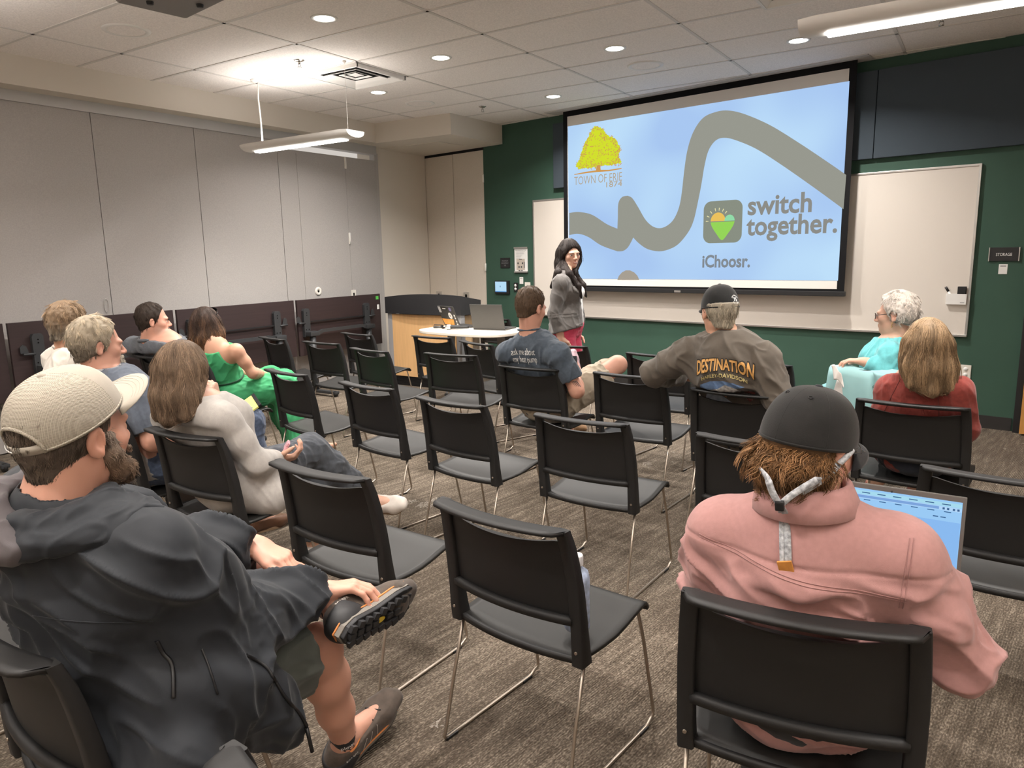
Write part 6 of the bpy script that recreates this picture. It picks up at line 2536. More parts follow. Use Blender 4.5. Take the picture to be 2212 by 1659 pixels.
    scalp(F, hs_, 0.006, nape=-0.062, under_cap=0.030)
    for x, y, z, r in ((-0.060, -0.050, -0.030, 0.034), (-0.034, -0.080, -0.040, 0.035), (0.0, -0.090, -0.046, 0.035), (0.034, -0.078, -0.042, 0.034), (0.058, -0.046, -0.032, 0.026), (-0.070, -0.025, -0.020, 0.028)):
        hs_.ell(F.H(x, y, z), (r, r * 0.9, r * 1.1), F.hR, 0.015)
    brows(F, hs_)
    def fl(p, nn):
        return F.hR @ V3(0, -0.15, -1.0) + nn * 0.2
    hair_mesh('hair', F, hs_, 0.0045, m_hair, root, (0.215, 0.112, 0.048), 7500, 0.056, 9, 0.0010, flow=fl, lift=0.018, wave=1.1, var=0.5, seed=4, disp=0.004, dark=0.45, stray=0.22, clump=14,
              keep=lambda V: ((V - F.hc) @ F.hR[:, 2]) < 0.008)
    mk, mb_ = cloth('black_cap_cotton', (0.0145, 0.014, 0.0135), var=(25, 0.25)), cloth('black_brim_cotton', (0.016, 0.017, 0.020))
    cp, P = cap(F, root, mk, mb_, 'faded black cap with a round top button', zc=0.022, rz=0.112, rx=0.086, ry=0.106, brim_len=0.070, brim_drop=0.030, tilt=-2, brim_pitch=-8)
    for az in (math.pi - 0.5, math.pi + 0.5):
        mb = MB()
        c1 = P(az, 0.98, 0.0025)
        nrm = unit(P(az, 0.98, 0.05) - c1)
        u = unit(np.cross(nrm, V3(0, 0, 1)))
        w = np.cross(nrm, u)
        mb.tube([tuple(c1 + u * 0.004 * math.cos(a) + w * 0.004 * math.sin(a) - F.base) for a in np.linspace(0, 2 * math.pi, 14)[:-1]], 0.0011, 5, True)
        mb.build('eyelet', mk, cp)
    # glasses held by a patterned cord: round the ears, joined by a bead, two tails and a leather tab
    gl = glasses(F, root, M('wire_frame', (0.10, 0.09, 0.08), 0.3, metal=0.8), r=0.0011)
    m_c = M('grey_print_cord', (0.36, 0.37, 0.39), 0.8, var=(140, 0.5), bump=(300, 0.2))
    cast = fw
    surf = lambda px, d, out=0.006: V3(d) 
    def ribbon(pts, wd, th, nm, par):
        mb = MB()
        P_ = catmull(pts, 6)
        rows_t = []
        mb.sweep([tuple(V3(p) - F.base) for p in P_], [(-wd, -th), (wd, -th), (wd * 1.05, 0), (wd, th), (-wd, th), (-wd * 1.05, 0)], tuple(-cast), smooth=True)
        return mb.build(nm, m_c, par)
    ys = V3((-0.295, 1.383, 0.998))
    mb = MB()
    mb.tube([tuple(V3(q) - F.base) for q in catmull([F.H(0.083, 0.010, 0.012), F.H(0.087, -0.012, 0.002), F.H(0.086, -0.034, -0.014)], 5)], 0.0058, 10)
    mb.build('cord_sleeve', m_c, gl)
    mb = MB()
    mb.tube([tuple(V3(q) - F.base) for q in catmull([F.H(-0.083, 0.010, 0.012), F.H(-0.089, -0.012, 0.004), F.H(-0.091, -0.030, -0.016)], 5)], 0.0058, 10)
    mb.build('cord_sleeve', m_c, gl)
    ribbon([F.H(0.086, -0.034, -0.014), F.H(0.082, -0.066, -0.040), F.H(0.062, -0.102, -0.072), (-0.237, 1.431, 1.046), (-0.273, 1.396, 1.021), ys], 0.0062, 0.0018, 'cord', gl)
    ribbon([F.H(-0.091, -0.030, -0.016), F.H(-0.085, -0.066, -0.050), (-0.324, 1.393, 1.047), (-0.309, 1.379, 1.024), ys], 0.0062, 0.0018, 'cord', gl)
    mb = MB()
    mb.box(ys - F.base, (0.017, 0.013, 0.020), rot=Matrix(F.T).to_3x3(), bev=0.004)
    mb.build('bead', m_black, gl)
    def drop(px, py):
        p = V3((-0.295, 1.383, 0.998)) * 0
        return p
    tails = []
    for k, xs in enumerate(((1681, 1684, 1686), (1692, 1698, 1700))):
        pts = [ys]
        for (x, y) in zip(xs, (1130, 1180, 1228)):
            pts.append(cord_pts[(x, y)])
        pts2 = []
        for p in pts:
            h_ = bv.ray_cast(Vector(V3(p) - cast * 0.25), Vector(cast), 0.6)
            pts2.append(V3(h_[0]) - cast * 0.004 if h_[0] is not None else V3(p))
        pts2[0] = ys + cast * 0.0
        ribbon(pts2, 0.0058, 0.0016, 'cord_tail', gl)
        tails.append(pts2[-1])
    mb = MB()
    cc = (tails[0] + tails[1]) / 2 + V3(0, 0, -0.006)
    mb.box(cc - F.base, (0.028, 0.005, 0.024), rot=Matrix(F.T).to_3x3() @ Matrix.Rotation(math.radians(-12), 3, 'Y'), bev=0.0012)
    mb.build('leather_tab', M('tan_leather', (0.52, 0.22, 0.045), 0.5, var=(60, 0.15)), gl)
    # laptop on his knees
    scrm = screen_material()
    t, lid, R_, th_ = laptop('laptop', (-0.167, 2.085, 0.600), math.radians(-1), 0.345, 0.225, -101, M('laptop_silver', (0.16, 0.15, 0.14), 0.4, metal=0.5),
                             'laptop with a glowing web page on the knees of the man in pink', scrm)
    def disp_pt(x, y, o=0.0):
        """x across from the left, y up the display, in metres"""
        return R_ @ Vector((x, -y, -0.0003 - o)) + Vector((0, 0, th_))
    def lp(nm, x0, x1, y0, y1, mat, o):
        mb = MB()
        mb.poly([disp_pt(x0, y0, o), disp_pt(x1, y0, o), disp_pt(x1, y1, o), disp_pt(x0, y1, o)])
        mb.build(nm, mat, lid)
    k = 0.54
    e1, e2, e3, e4, e5 = EM('ui_tabs', hexc('a9dcf0'), k), EM('ui_bar', hexc('8fb6ea'), k), EM('ui_page', hexc('8cbcf2'), k), EM('ui_text', hexc('3f6490'), k), EM('ui_pill', hexc('7ea6dd'), k)
    W_ = 0.1625
    lp('tab_strip', -W_, W_, 0.199, 0.209, e1, 0.0004)
    lp('address_bar', -W_, W_, 0.188, 0.198, EM('ui_addr', hexc('b5d8fa'), k), 0.0004)
    lp('address_pill', -W_ + 0.03, 0.112, 0.1895, 0.1965, e5, 0.0008)
    lp('page_block', 0.062, W_, 0.012, 0.160, e3, 0.0004)
    for i in range(7):
        x = -0.11 + 0.038 * i
        lp('tab_title', x, x + 0.020, 0.2025, 0.2050, e4, 0.0008)
        lp('bookmark', x + 0.006, x + 0.022, 0.1835, 0.1858, e4, 0.0008)
    lp('menu_word', 0.100, 0.112, 0.1685, 0.1712, e4, 0.0008)
    lp('menu_word', 0.117, 0.129, 0.1685, 0.1712, e4, 0.0008)
    for x in (0.120, 0.130, 0.143, 0.153):
        lp('tool_icon', x, x + 0.005, 0.190, 0.1955, e4, 0.0008)
    mb = MB()
    p = disp_pt(0, 0.2165, 0.0006)
    ax_ = (R_ @ Vector((0, 0, -1)))
    mb.lathe([(0.0, 0.0006), (0.0022, 0.0006), (0.003, 0.0)], p, ax_, 14)
    mb.build('webcam', m_black, lid)
    return root

def screen_material():
    return EM('laptop_page_glow', hexc('9cccf7'), 0.54)
cord_pts = {(1681, 1130): (-0.298, 1.391, 0.959), (1684, 1180): (-0.292, 1.385, 0.915), (1686, 1228): (-0.287, 1.38, 0.873),
            (1692, 1130): (-0.29, 1.396, 0.959), (1698, 1180): (-0.282, 1.392, 0.915), (1700, 1228): (-0.277, 1.386, 0.873)}

# =================================================================== man in the tan mesh cap and rain jacket
def mesh_fabric(name, light, dark):
    m = M(name, light, 0.85, spec=0.2)
    nt = m.node_tree
    b = nt.nodes['Principled BSDF']
    tc = nt.nodes.new('ShaderNodeTexCoord')
    outs = []
    for d in ('X', 'Y', 'Z'):
        w = nt.nodes.new('ShaderNodeTexWave')
        w.bands_direction = d
        w.inputs['Scale'].default_value = 125.0 if d != 'Z' else 150.0
        nt.links.new(tc.outputs['Object'], w.inputs['Vector'])
        outs.append(w.outputs['Fac'])
    a = nt.nodes.new('ShaderNodeMath')
    a.operation = 'MULTIPLY'
    nt.links.new(outs[0], a.inputs[0])
    nt.links.new(outs[1], a.inputs[1])
    c = nt.nodes.new('ShaderNodeMath')
    c.operation = 'ADD'
    nt.links.new(a.outputs[0], c.inputs[0])
    nt.links.new(outs[2], c.inputs[1])
    r = nt.nodes.new('ShaderNodeValToRGB')
    r.color_ramp.elements[0].position, r.color_ramp.elements[0].color = 0.25, _rgb(dark)
    r.color_ramp.elements[1].position, r.color_ramp.elements[1].color = 0.75, _rgb(light)
    nt.links.new(c.outputs[0], r.inputs[0])
    nt.links.new(r.outputs[0], b.inputs['Base Color'])
    bp = nt.nodes.new('ShaderNodeBump')
    bp.inputs['Strength'].default_value = 0.5
    bp.inputs['Distance'].default_value = 0.001
    nt.links.new(c.outputs[0], bp.inputs['Height'])
    nt.links.new(bp.outputs[0], b.inputs['Normal'])
    return m

def rain_jacket_man():
    ch = 'c24'
    hd = (-1.482, 0.701, 1.152)
    j = pose(ch, pel=('c', 0.02, -0.03, 0.53), che=('c', 0.04, -0.07, 0.80), nkb=(-1.493, 0.654, 1.02), sR=(-1.341, 0.739, 0.9), sL=('c', -0.17, -0.06, 0.95),
             eR=(-1.359, 0.886, 0.678), wR=(-1.368, 1.186, 0.64), eL=(-1.651, 1, 0.74), wL=(-1.547, 1.14, 0.742),
             hL=('c', -0.08, 0.02, 0.53), hR=('c', 0.11, 0.0, 0.52), kL=(-1.775, 1.199, 0.69), aL=(-1.33, 1.212, 0.588), tL=(-1.226, 1.429, 0.548), kR=(-1.39, 1.185, 0.475))
    floor_foot(j, 'R', -1.478, 1.335, 6)
    F = Fig(base_of(ch), j, hd, RT(10, 2, 0), 1.0, True, 1.12, 0.064, ch=ch)
    F.fs = 1.14
    root = person(base_of(ch), 'man in a tan mesh cap and dark rain jacket, hands on his raised ankle')
    b = F.body(root, m_skin, SK_PINK, 0.004, hands=dict(
        R=dict(d=V3(0.66, 0.70, 0.06), n=V3(0.25, 0.0, -1.0), curls=((26, 26, 16), (28, 28, 16), (30, 30, 16), (32, 30, 16)), thumb=(0.85, 0.45, 0.15), spread=0.0),
        L=dict(d=V3(0.86, 0.30, -0.28), n=V3(-0.25, -0.25, -1.0), curls=((28, 34, 22), (30, 36, 22), (34, 36, 22), (38, 36, 22)), thumb=(0.95, 0.40, 0.2), spread=0.0)))
    F.eyes(root, b)
    m_n = M('nail', (0.62, 0.40, 0.33), 0.3)
    for q in ('L', 'R'):
        for i, (p, d) in enumerate(F.tips[q]):
            nn = unit(V3(0, 0, 1) - d * d[2])
            mb = MB()
            mb.lathe([(0.0, 0.0012), (0.0035, 0.0010), (0.0048, 0.0)], p + nn * (0.0066 if i < 4 else 0.0072) - F.base, nn, 12)
            mb.build('fingernail', m_n, b)
    m_jk = cloth('navy_shell_fabric', (0.0135, 0.016, 0.0205), 0.68, 0.1, (700, 0.06), (8, 0.08), 0.3)
    s = S()
    g = 0.026
    F.torso(s, g, 0.06)
    ax, fw, up = F.ax, F.fw, F.up
    # loose front panel hanging beside the right thigh
    s.chain([F.belly + ax * 0.10 + fw * 0.02, (-1.298, 0.793, 0.627), (-1.284, 0.92, 0.495), (-1.277, 0.982, 0.426)], [0.15, 0.125, 0.082, 0.040], 0.07, (unit(ax * 0.8 + up * 0.5 - fw * 0.2), 0.75))
    s.cone(F.j['pel'] + ax * 0.09, (-1.24, 0.712, 0.522), 0.12, 0.085, 0.06)
    s.cone(lerp(F.j['che'], j['sR'], 0.55) - up * 0.04, lerp(j['sR'], j['eR'], 0.55), 0.095, 0.086, 0.08)
    F.press(s, -0.03, 0.03)
    for q in ('L', 'R'):
        p, d, r = F.arm(s, q, 0.046, 0.0, 1.93, 0.07, 0.018)
        cuff(s, p, d, r)
    n = F.nup()
    s.half(F.j['nkb'] + n * 0.035 + fw * 0.01, n * 0.95 + fw * 0.30)
    s.cone(F.j['nkb'] - n * 0.05, F.H(0, -0.02, -0.06), 0.070, 0.075, 0.006, op='s')
    eR, wR, sR = j['eR'], j['wR'], j['sR']
    def disp(V):
        d1 = folds(V, 0.022, 0.095, unit(eR - sR) * 0.5 + V3(0.7, 0.25, -0.35), 4.0, 3.0, 1.6)
        dist = np.minimum(np.linalg.norm(V - eR, axis=1), np.linalg.norm(V - lerp(sR, F.belly, 0.4), axis=1))
        d2 = folds(V, 0.016, 0.05, np.cross(unit(eR - sR), unit(wR - eR)), 2.0, 9.0, 2.0) * np.clip(1 - dist / 0.16, 0, 1)
        return d1 * np.clip(1 - (V[:, 2] - 0.93) / 0.10, 0.25, 1) + d2
    sh, V, Q = garment('rain_jacket', s, 0.0055, m_jk, root, F.base, disp=disp, smooth=2)
    bv = on_surface(V, Q)
    m_z = M('zipper_black', (0.006, 0.006, 0.007), 0.4)
    def zip_line(pix, nm, r=0.0035, mat=m_z, par=sh):
        pts = []
        for p in catmull(pix, 8):
            d = unit(V3(p) - V3(0, 0, 1.4789))
            h_ = bv.ray_cast(Vector((0, 0, 1.4789)), Vector(d), 4.0)
            if h_[0] is not None and abs(h_[3] - np.linalg.norm(V3(p) - V3(0, 0, 1.4789))) < 0.45:
                pts.append(tuple(V3(h_[0]) - d * 0.001 - F.base))
        if len(pts) > 2:
            mb = MB()
            mb.tube(pts, r, 6)
            return mb.build(nm, mat, par)
    zip_line([(-1.332, 0.734, 0.735), (-1.319, 0.737, 0.71), (-1.306, 0.742, 0.695), (-1.299, 0.741, 0.67), (-1.295, 0.734, 0.622)], 'pocket_zip', 0.0045)
    zip_line([(-1.298, 0.807, 0.691), (-1.283, 0.809, 0.655), (-1.264, 0.81, 0.598)], 'chest_zip', 0.0025)
    fz_ = zip_line([(-1.301, 0.912, 0.623), (-1.263, 0.931, 0.597), (-1.238, 0.938, 0.557), (-1.234, 0.956, 0.514), (-1.22, 0.979, 0.466), (-1.216, 0.996, 0.417)], 'front_zip', 0.004)
    zip_line([(-1.438, 0.566, 0.837), (-1.372, 0.606, 0.825), (-1.34, 0.681, 0.796), (-1.314, 0.721, 0.788)], 'seam', 0.0012, m_jk)
    zp = V3(fz_.data.vertices[-1].co)
    mb = MB()
    mb.tube([tuple(zp), tuple(zp + V3(0.004, 0.002, -0.03)), tuple(zp + V3(0.008, 0.004, -0.06))], 0.0045, 8)
    mb.build('zip_pull', m_z, sh)
    # hood lying open round the neck, its paler lining showing
    hs = S()
    m_ln = cloth('grey_mesh_lining', (0.088, 0.077, 0.081), 0.7, 0.1, (600, 0.15), (12, 0.12))
    c = j['nkb']
    rp = lambda a, o=0.0, z=0.0: c + ax * (0.098 + o) * math.sin(a) - fw * ((0.088 + o) * math.cos(a) - 0.005) + up * (0.012 + z - 0.006 * math.cos(a))
    hs.chain([rp(a) for a in np.linspace(-2.35, 0.15, 10)], [0.024] * 10, 0.02)
    hs.ell(c - fw * 0.115 - ax * 0.03 - up * 0.012, (0.140, 0.050, 0.052), F.T, 0.04)
    hs.ell(c - fw * 0.06 - ax * 0.13 - up * 0.01, (0.095, 0.075, 0.040), F.T, 0.04)
    hs.cone(c - n * 0.08, c + n * 0.15, 0.066, 0.080, 0.012, op='s')
    garment('hood', hs, 0.005, m_ln, sh, F.base, 0.011, 0.06, ax * 0.8 + up * 0.4, 2.5, 5.0, smooth=2)
    cs = S()   # navy outer cloth of the hood over the right shoulder
    cs.chain([rp(a, 0.006, 0.0) for a in np.linspace(0.05, 2.35, 10)], [0.022, 0.024, 0.024, 0.024, 0.024, 0.023, 0.022, 0.021, 0.020, 0.016], 0.02)
    cs.chain([rp(a, 0.05, -0.022) for a in np.linspace(-1.2, 2.0, 14)], [0.015] * 14, 0.03)
    cs.ell(c + ax * 0.150 + fw * 0.05 - up * 0.012, (0.060, 0.075, 0.012), F.T @ RT(0, 0, 20), 0.03)
    cs.cone(c - n * 0.08, c + n * 0.15, 0.066, 0.080, 0.012, op='s')
    garment('hood_edge', cs, 0.005, m_jk, sh, F.base, 0.008, 0.05, fw, 2.0, 2.0)
    # shorts
    m_s = cloth('olive_shorts', (0.066, 0.072, 0.062), 0.8)
    garment('shorts', trousers(F, 0.018, 0.86, 0.036), 0.006, m_s, root, F.base, 0.010, 0.055, unit(j['kR'] - j['hR']), 3.0, 3.0)
    # socks and trail shoes
    m_up = cloth('brown_trail_suede', (0.080, 0.062, 0.050), 0.85, bump=(500, 0.3), var=(40, 0.2))
    m_or = M('orange_trim', (0.62, 0.22, 0.06), 0.6)
    m_gm = M('grey_midsole', (0.20, 0.18, 0.155), 0.75)
    m_bk = M('shoe_black_rand', (0.020, 0.020, 0.022), 0.6)
    m_lc = M('lace_stitch', (0.45, 0.40, 0.36), 0.7)
    m_sock = cloth('black_sock', (0.010, 0.010, 0.011))
    for q in ('L', 'R'):
        ss = S()
        a = j['a' + q]
        dn = unit(a - j['k' + q])
        ss.cone(a + dn * 0.02, a - dn * 0.045, 0.040, 0.0385, 0)
        ss.half(a - dn * 0.042, -dn)
        garment('sock', ss, 0.004, m_sock, root, F.base, 0.002, 0.03)
        shoe = F.shoe(q, m_up, m_bk, root, 0.0045, 'trail_shoe', 0.011)
        heel, ball, fd, dn, sd, outl = F._shoe
        bsh = [o for o in shoe.children if o.name.startswith('sole')][0]
        # midsole with an orange line above the lugged outsole
        cen = np.mean(outl, 0)
        big = [cen + (p - cen) * 1.03 for p in outl]
        mb = MB()
        mb.prism([tuple(p - dn * 0.016 - F.base) for p in big], tuple(dn * 0.016))
        md = mb.build('midsole', m_gm, shoe)
        mb = MB()
        mb.tube([tuple(cen + (p - cen) * 1.035 - dn * 0.017 - F.base) for p in outl], 0.0028, 6, True)
        mb.build('orange_line', m_or, md)
        for i in range(9):
            for k in (-1, 0, 1):
                u = (i + 0.5) / 9
                wd = np.interp(u, [0, 0.1, 0.4, 0.7, 0.9, 1.0], [0.016, 0.024, 0.022, 0.032, 0.024, 0.01])
                if 0.40 < u < 0.52 and k == 0:
                    continue
                pc = heel + dn * 0.054 - fd * 0.036 + fd * 0.250 * u + sd * wd * k * 0.92 - dn * 0.016 * max(0, (u - 0.72) / 0.28) ** 2
                mb = MB()
                mb.box(pc - F.base, (0.019 if k else 0.016, 0.022, 0.012), rot=Matrix(np.stack([sd, fd, dn], 1)).to_3x3() @ Matrix.Rotation(0.35 * k, 3, 'Z'), bev=0.003)
                mb.build('lug', m_bk, bsh)
        mb = MB()
        pc = heel + dn * 0.0525 - fd * 0.036 + fd * 0.118
        mb.prism([tuple(pc + fd * 0.019 * math.cos(t) + sd * 0.008 * math.sin(t) - F.base) for t in np.linspace(0, 2 * math.pi, 18)[:-1]], tuple(dn * 0.002))
        mb.build('yellow_badge', M('badge_yellow', (0.60, 0.42, 0.03), 0.5), bsh)
        # heel counter, collar, laces
        hsf = S()
        hsf.cone(a + dn * 0.012 - fd * 0.012, heel, 0.036 + 0.014, 0.030 + 0.0145, 0.02)
        hsf.cone(heel, heel + fd * 0.05, 0.030 + 0.0145, 0.030 + 0.0135, 0.02)
        hsf.half(heel + fd * 0.028 - dn * 0.01, fd * 0.8 - dn * 0.6)
        hsf.half(a + dn * 0.014, -dn * 0.98 - fd * 0.15)
        hsf.half(heel + dn * 0.035, dn)
        garment('heel_counter', hsf, 0.004, m_bk, shoe, F.base)
        mb = MB()
        mb.tube([tuple(a + dn * 0.002 + fd * 0.045 * math.cos(t) + sd * 0.042 * math.sin(t) - dn * 0.008 * math.cos(t) - F.base) for t in np.linspace(0, 2 * math.pi, 30)[:-1]], 0.0038, 8, True)
        mb.build('collar_trim', m_or, shoe)
        VS = np.array([v.co for v in shoe.data.vertices]) + F.base
        QS = np.array([list(p.vertices) for p in shoe.data.polygons])
        bs = on_surface(VS, QS)
        def onshoe(p, cast, o=0.0015):
            h_ = bs.ray_cast(Vector(V3(p) - V3(cast) * 0.2), Vector(cast), 0.4)
            return V3(h_[0]) - V3(cast) * o if h_[0] is not None else None
        for i in range(5):
            base_ = a + dn * 0.0 + fd * (0.045 + 0.020 * i)
            pts = []
            for t in np.linspace(-1, 1, 9):
                cst = unit(dn * 1.0 - sd * t * 0.9)
                p = onshoe(base_ + dn * 0.03 + sd * t * 0.012 + fd * 0.010 * t * (1 if i % 2 else -1), cst)
                if p is not None:
                    pts.append(tuple(p - F.base))
            if len(pts) > 3:
                mb = MB()
                mb.tube(pts, 0.0020, 6)
                mb.build('lace', m_z, shoe)
        for sg in (-1, 1):
            for i in range(3):
                pts = []
                for t in np.linspace(0, 1, 9):
                    p = onshoe(lerp(a + fd * (0.045 + 0.024 * i) + dn * 0.022, heel + fd * (0.058 + 0.030 * i) + dn * 0.012, t), -sd * sg, 0.001)
                    if p is not None:
                        pts.append(tuple(p - F.base))
                if len(pts) > 3:
                    mb = MB()
                    mb.tube(pts, 0.0011, 5)
                    mb.build('stitch_line', m_lc, shoe)
        # maker's word on the outer heel
        cst = -sd if q == 'R' else sd
        cst = cst if (V3(cst) @ (V3(0, 0, 1.4789) - a)) < 0 else -cst
        v_, f_ = text_mesh('SCARPA', 0.012, 0.0004)
        org = heel + fd * 0.012 - dn * 0.020
        xd = fd if (V3(fd) @ cr) > 0 else -fd
        mb = MB()
        pv = []
        for x, y in v_:
            p = onshoe(org + V3(xd) * (x - 0.02) - dn * y, cst, 0.004)
            pv.append(p)
        if all(p is not None for p in pv):
            vs = [mb.bm.verts.new(tuple(p - F.base)) for p in pv]
            for fc in f_:
                mb.bm.faces.new([vs[i] for i in fc])
            mb.build('maker_word', M('shoe_word', (0.55, 0.52, 0.48), 0.6), shoe)
        # white word woven round the sock
        for tx in ('plow',):
            v_, f_ = text_mesh(tx, 0.020, 0.0004)
            mb = MB()
            to_cam = unit((V3(0, 0, 1.4789) - a) - dn * ((V3(0, 0, 1.4789) - a) @ dn))
            sdr = np.cross(-dn, to_cam)
            vs = []
            for x, y in v_:
                t = (x - 0.018) / 0.041
                vs.append(mb.bm.verts.new(tuple(a - dn * (0.014 + y) + (to_cam * math.cos(t) + sdr * math.sin(t)) * 0.0415 - F.base)))
            for fc in f_:
                mb.bm.faces.new([vs[i] for i in fc])
            mb.build('sock_word', m_l2, root)
    # hair, beard, cap
    hs_ = S()
    scalp(F, hs_, 0.006, nape=-0.064, under_cap=0.048)
    brows(F, hs_)
    hair_mesh('hair', F, hs_, 0.004, m_hair, root, (0.115, 0.088, 0.068), 3200, 0.020, 4, 0.0006, lift=0.003, var=0.6, dark=0.8,
              flow=lambda p, nn: F.hR @ V3(0, -0.2, -1))
    bs_ = S()
    for sg in (-1, 1):
        bs_.chain([F.H(sg * 0.064, 0.022, -0.010), F.H(sg * 0.058, 0.028, -0.050), F.H(sg * 0.046, 0.046, -0.084), F.H(sg * 0.018, 0.076, -0.100), F.H(0, 0.080, -0.103)], [0.012, 0.017, 0.022, 0.023, 0.023], 0.02)
    bs_.cone(F.H(-0.026, 0.094, -0.056), F.H(0.026, 0.094, -0.056), 0.007, 0.007, 0.01)
    def btint(V):
        t = np.tile(np.array((0.23, 0.155, 0.105)), (len(V), 1))
        k = np.clip(((V - F.hc) @ F.hR[:, 2] + 0.07) / 0.06, 0, 1)[:, None]
        return t * (1 - k * 0.6) + np.array((0.30, 0.26, 0.23)) * k * 0.6
    hair_mesh('beard', F, bs_, 0.004, m_hair, root, (0.22, 0.15, 0.10), 3000, 0.014, 4, 0.0006, lift=0.006, var=0.5, dark=0.8, wave=0.5, clump=5, stray=0.1,
              flow=lambda p, nn: F.hR @ V3(0, 0.35, -1), tintfn=btint)
    m_ms = mesh_fabric('tan_cap_mesh', (0.42, 0.38, 0.315), (0.22, 0.19, 0.15))
    m_fr = cloth('tan_cap_twill', (0.33, 0.295, 0.245))
    cap(F, root, m_ms, m_fr, 'tan trucker cap with mesh back and snap strap', rx=0.088, ry=0.108, rz=0.104, zc=0.034, tilt=20, opening=True, m_front=m_fr, brim_len=0.078, brim_drop=0.012, brim_pitch=-3)
    return root
m_l2 = M('sock_word_white', (0.70, 0.70, 0.70), 0.8)

# =================================================================== people further in: shared small helpers
def long_hair(F, parts, t=0.013, hairline=0.070, under_cap=None):
    """parts: chains of (x, y, z, r) in the head frame hanging from the skull"""
    s = S()
    q = F.hs
    s.ell(F.H(0, -0.018, 0.036), tuple(np.array((0.074 + t, 0.095 + t, 0.086 + t)) * q), F.hR, 0.0)
    for ch_ in parts:
        s.chain([F.H(*p[:3]) for p in ch_], [p[3] * q for p in ch_], 0.03)
    s.half(F.H(0, hairline, 0.055), F.hR @ V3(0, 0.85, -0.50))
    return s

def face_window(F, s, w=0.056, z=-0.04, h=0.085):
    s.ell(F.H(0, 0.085, z), tuple(np.array((w, 0.075, h)) * F.hs), F.hR, 0.010, 's')

# ------------------------------------------------------------------- woman in the pale grey sweater
def grey_sweater_woman():
    ch = 'c26'
    hd = (-2.762, 1.77, 1.029)
    j = pose(ch, che=('c', -0.02, -0.07, 0.76), nkb=(-2.743, 1.754, 0.896), sR=(-2.569, 1.784, 0.849), sL=(-2.948, 1.786, 0.817), eR=(-2.504, 1.89, 0.636), wR=(-2.602, 2.072, 0.596),
             eL=(-2.934, 2.016, 0.547), wL=(-2.918, 2.016, 0.84), kR=(-2.669, 2.314, 0.572), aR=(-2.595, 2.629, 0.233), tR=(-2.541, 2.738, 0.124), kL=('c', 0.06, 0.40, 0.52), aL=('c', 0.02, 0.38, 0.085), tL=('c', 0.0, 0.56, 0.03))
    F = Fig(base_of(ch), j, hd, RT(8, -4, 0), 0.97, False, 1.12, 0.048, ch=ch)
    root = person(base_of(ch), 'woman with shoulder length brown hair in a pale grey sweater, legs crossed')
    b = F.body(root, m_skin, SK_FAIR, 0.0055, hands=dict(L=dict(d=V3(-0.1, -0.1, 0.9), n=V3(-0.6, -0.4, 0), curls=((60, 60, 30), (65, 60, 30), (70, 60, 30), (75, 60, 30))),
                                                     R=dict(d=V3(0.6, 0.5, 0.1), n=V3(-0.2, 0.3, 0.9), curl=(40, 40, 25))))
    F.eyes(root, b)
    m_t = cloth('pale_grey_knit', (0.40, 0.375, 0.35), 0.9, 0.2, (300, 0.2), (50, 0.07))
    s = long_sleeves(F, 0.018, 1.88, 0.014, neck=0.02, neck_r=0.055, tilt=0.2, bust=1.0)
    s.cone(F.j['pel'] + F.ax * 0.06, F.j['hR'] + V3(0.10, 0.02, -0.05), 0.15, 0.09, 0.05)
    F.press(s)
    sh, V, Q = garment('sweater', s, 0.006, m_t, root, F.base, 0.0035, 0.09, V3(0.5, 0.2, -0.6), 3.5, 6.0, smooth=3)
    m_j = cloth('grey_blue_denim', (0.065, 0.072, 0.085), 0.85, var=(40, 0.2))
    garment('trousers', trousers(F, 0.012, 1.92, 0.024), 0.0065, m_j, root, F.base, 0.008, 0.06, V3(0.5, 0.5, -0.3), 2.0, 3.0)
    F.shoe('R', cloth('cream_canvas', (0.62, 0.57, 0.52)), m_sole_tan, root, 0.006)
    F.shoe('L', cloth('cream_canvas', (0.62, 0.57, 0.52)), m_sole_tan, root, 0.006)
    s = long_hair(F, [[(-0.05, -0.05, 0.0, 0.062), (-0.062, -0.058, -0.10, 0.056), (-0.070, -0.060, -0.175, 0.046)], [(0.0, -0.065, 0.0, 0.065), (0.0, -0.085, -0.10, 0.056), (0.0, -0.088, -0.185, 0.045)],
                      [(0.05, -0.05, 0.0, 0.062), (0.066, -0.055, -0.10, 0.055), (0.074, -0.058, -0.170, 0.044)], [(0.064, 0.01, 0.02, 0.040), (0.078, 0.012, -0.08, 0.036), (0.080, 0.022, -0.155, 0.026)],
                      [(-0.064, 0.01, 0.02, 0.040), (-0.078, 0.012, -0.08, 0.036), (-0.080, 0.022, -0.155, 0.026)]], t=0.014)
    face_window(F, s)
    hair_mesh('hair', F, s, 0.0055, m_hair, root, (0.185, 0.125, 0.082), 3200, 0.16, 9, 0.0011, flow=lambda p, nn: (unit(p - F.H(0, -0.03, 0.12)) * (0.8 if (p - F.hc) @ F.hR[:, 2] > 0.03 else 0.08) + V3(0, 0, -1)),
              lift=0.006, wave=0.18, var=0.4, seed=5, stray=0.08)
    ph = empty('smartphone', (-2.624, 2.107, 0.602), 0, 'phone in a pink patterned case in the lap of the grey sweater woman', 'phone')
    R3 = Matrix.Rotation(math.radians(-40), 3, 'Z') @ Matrix.Rotation(math.radians(-35), 3, 'X')
    mb = MB()
    mb.box((0, 0, 0), (0.072, 0.012, 0.145), rot=R3, bev=0.004)
    mb.build('case', cloth('pink_floral_case', (0.52, 0.26, 0.30), var=(90, 0.5)), ph)
    mb = MB()
    mb.box(R3 @ Vector((0, 0.0064, 0)), (0.066, 0.0008, 0.136), rot=R3)
    mb.build('phone_glass', m_black, ph)

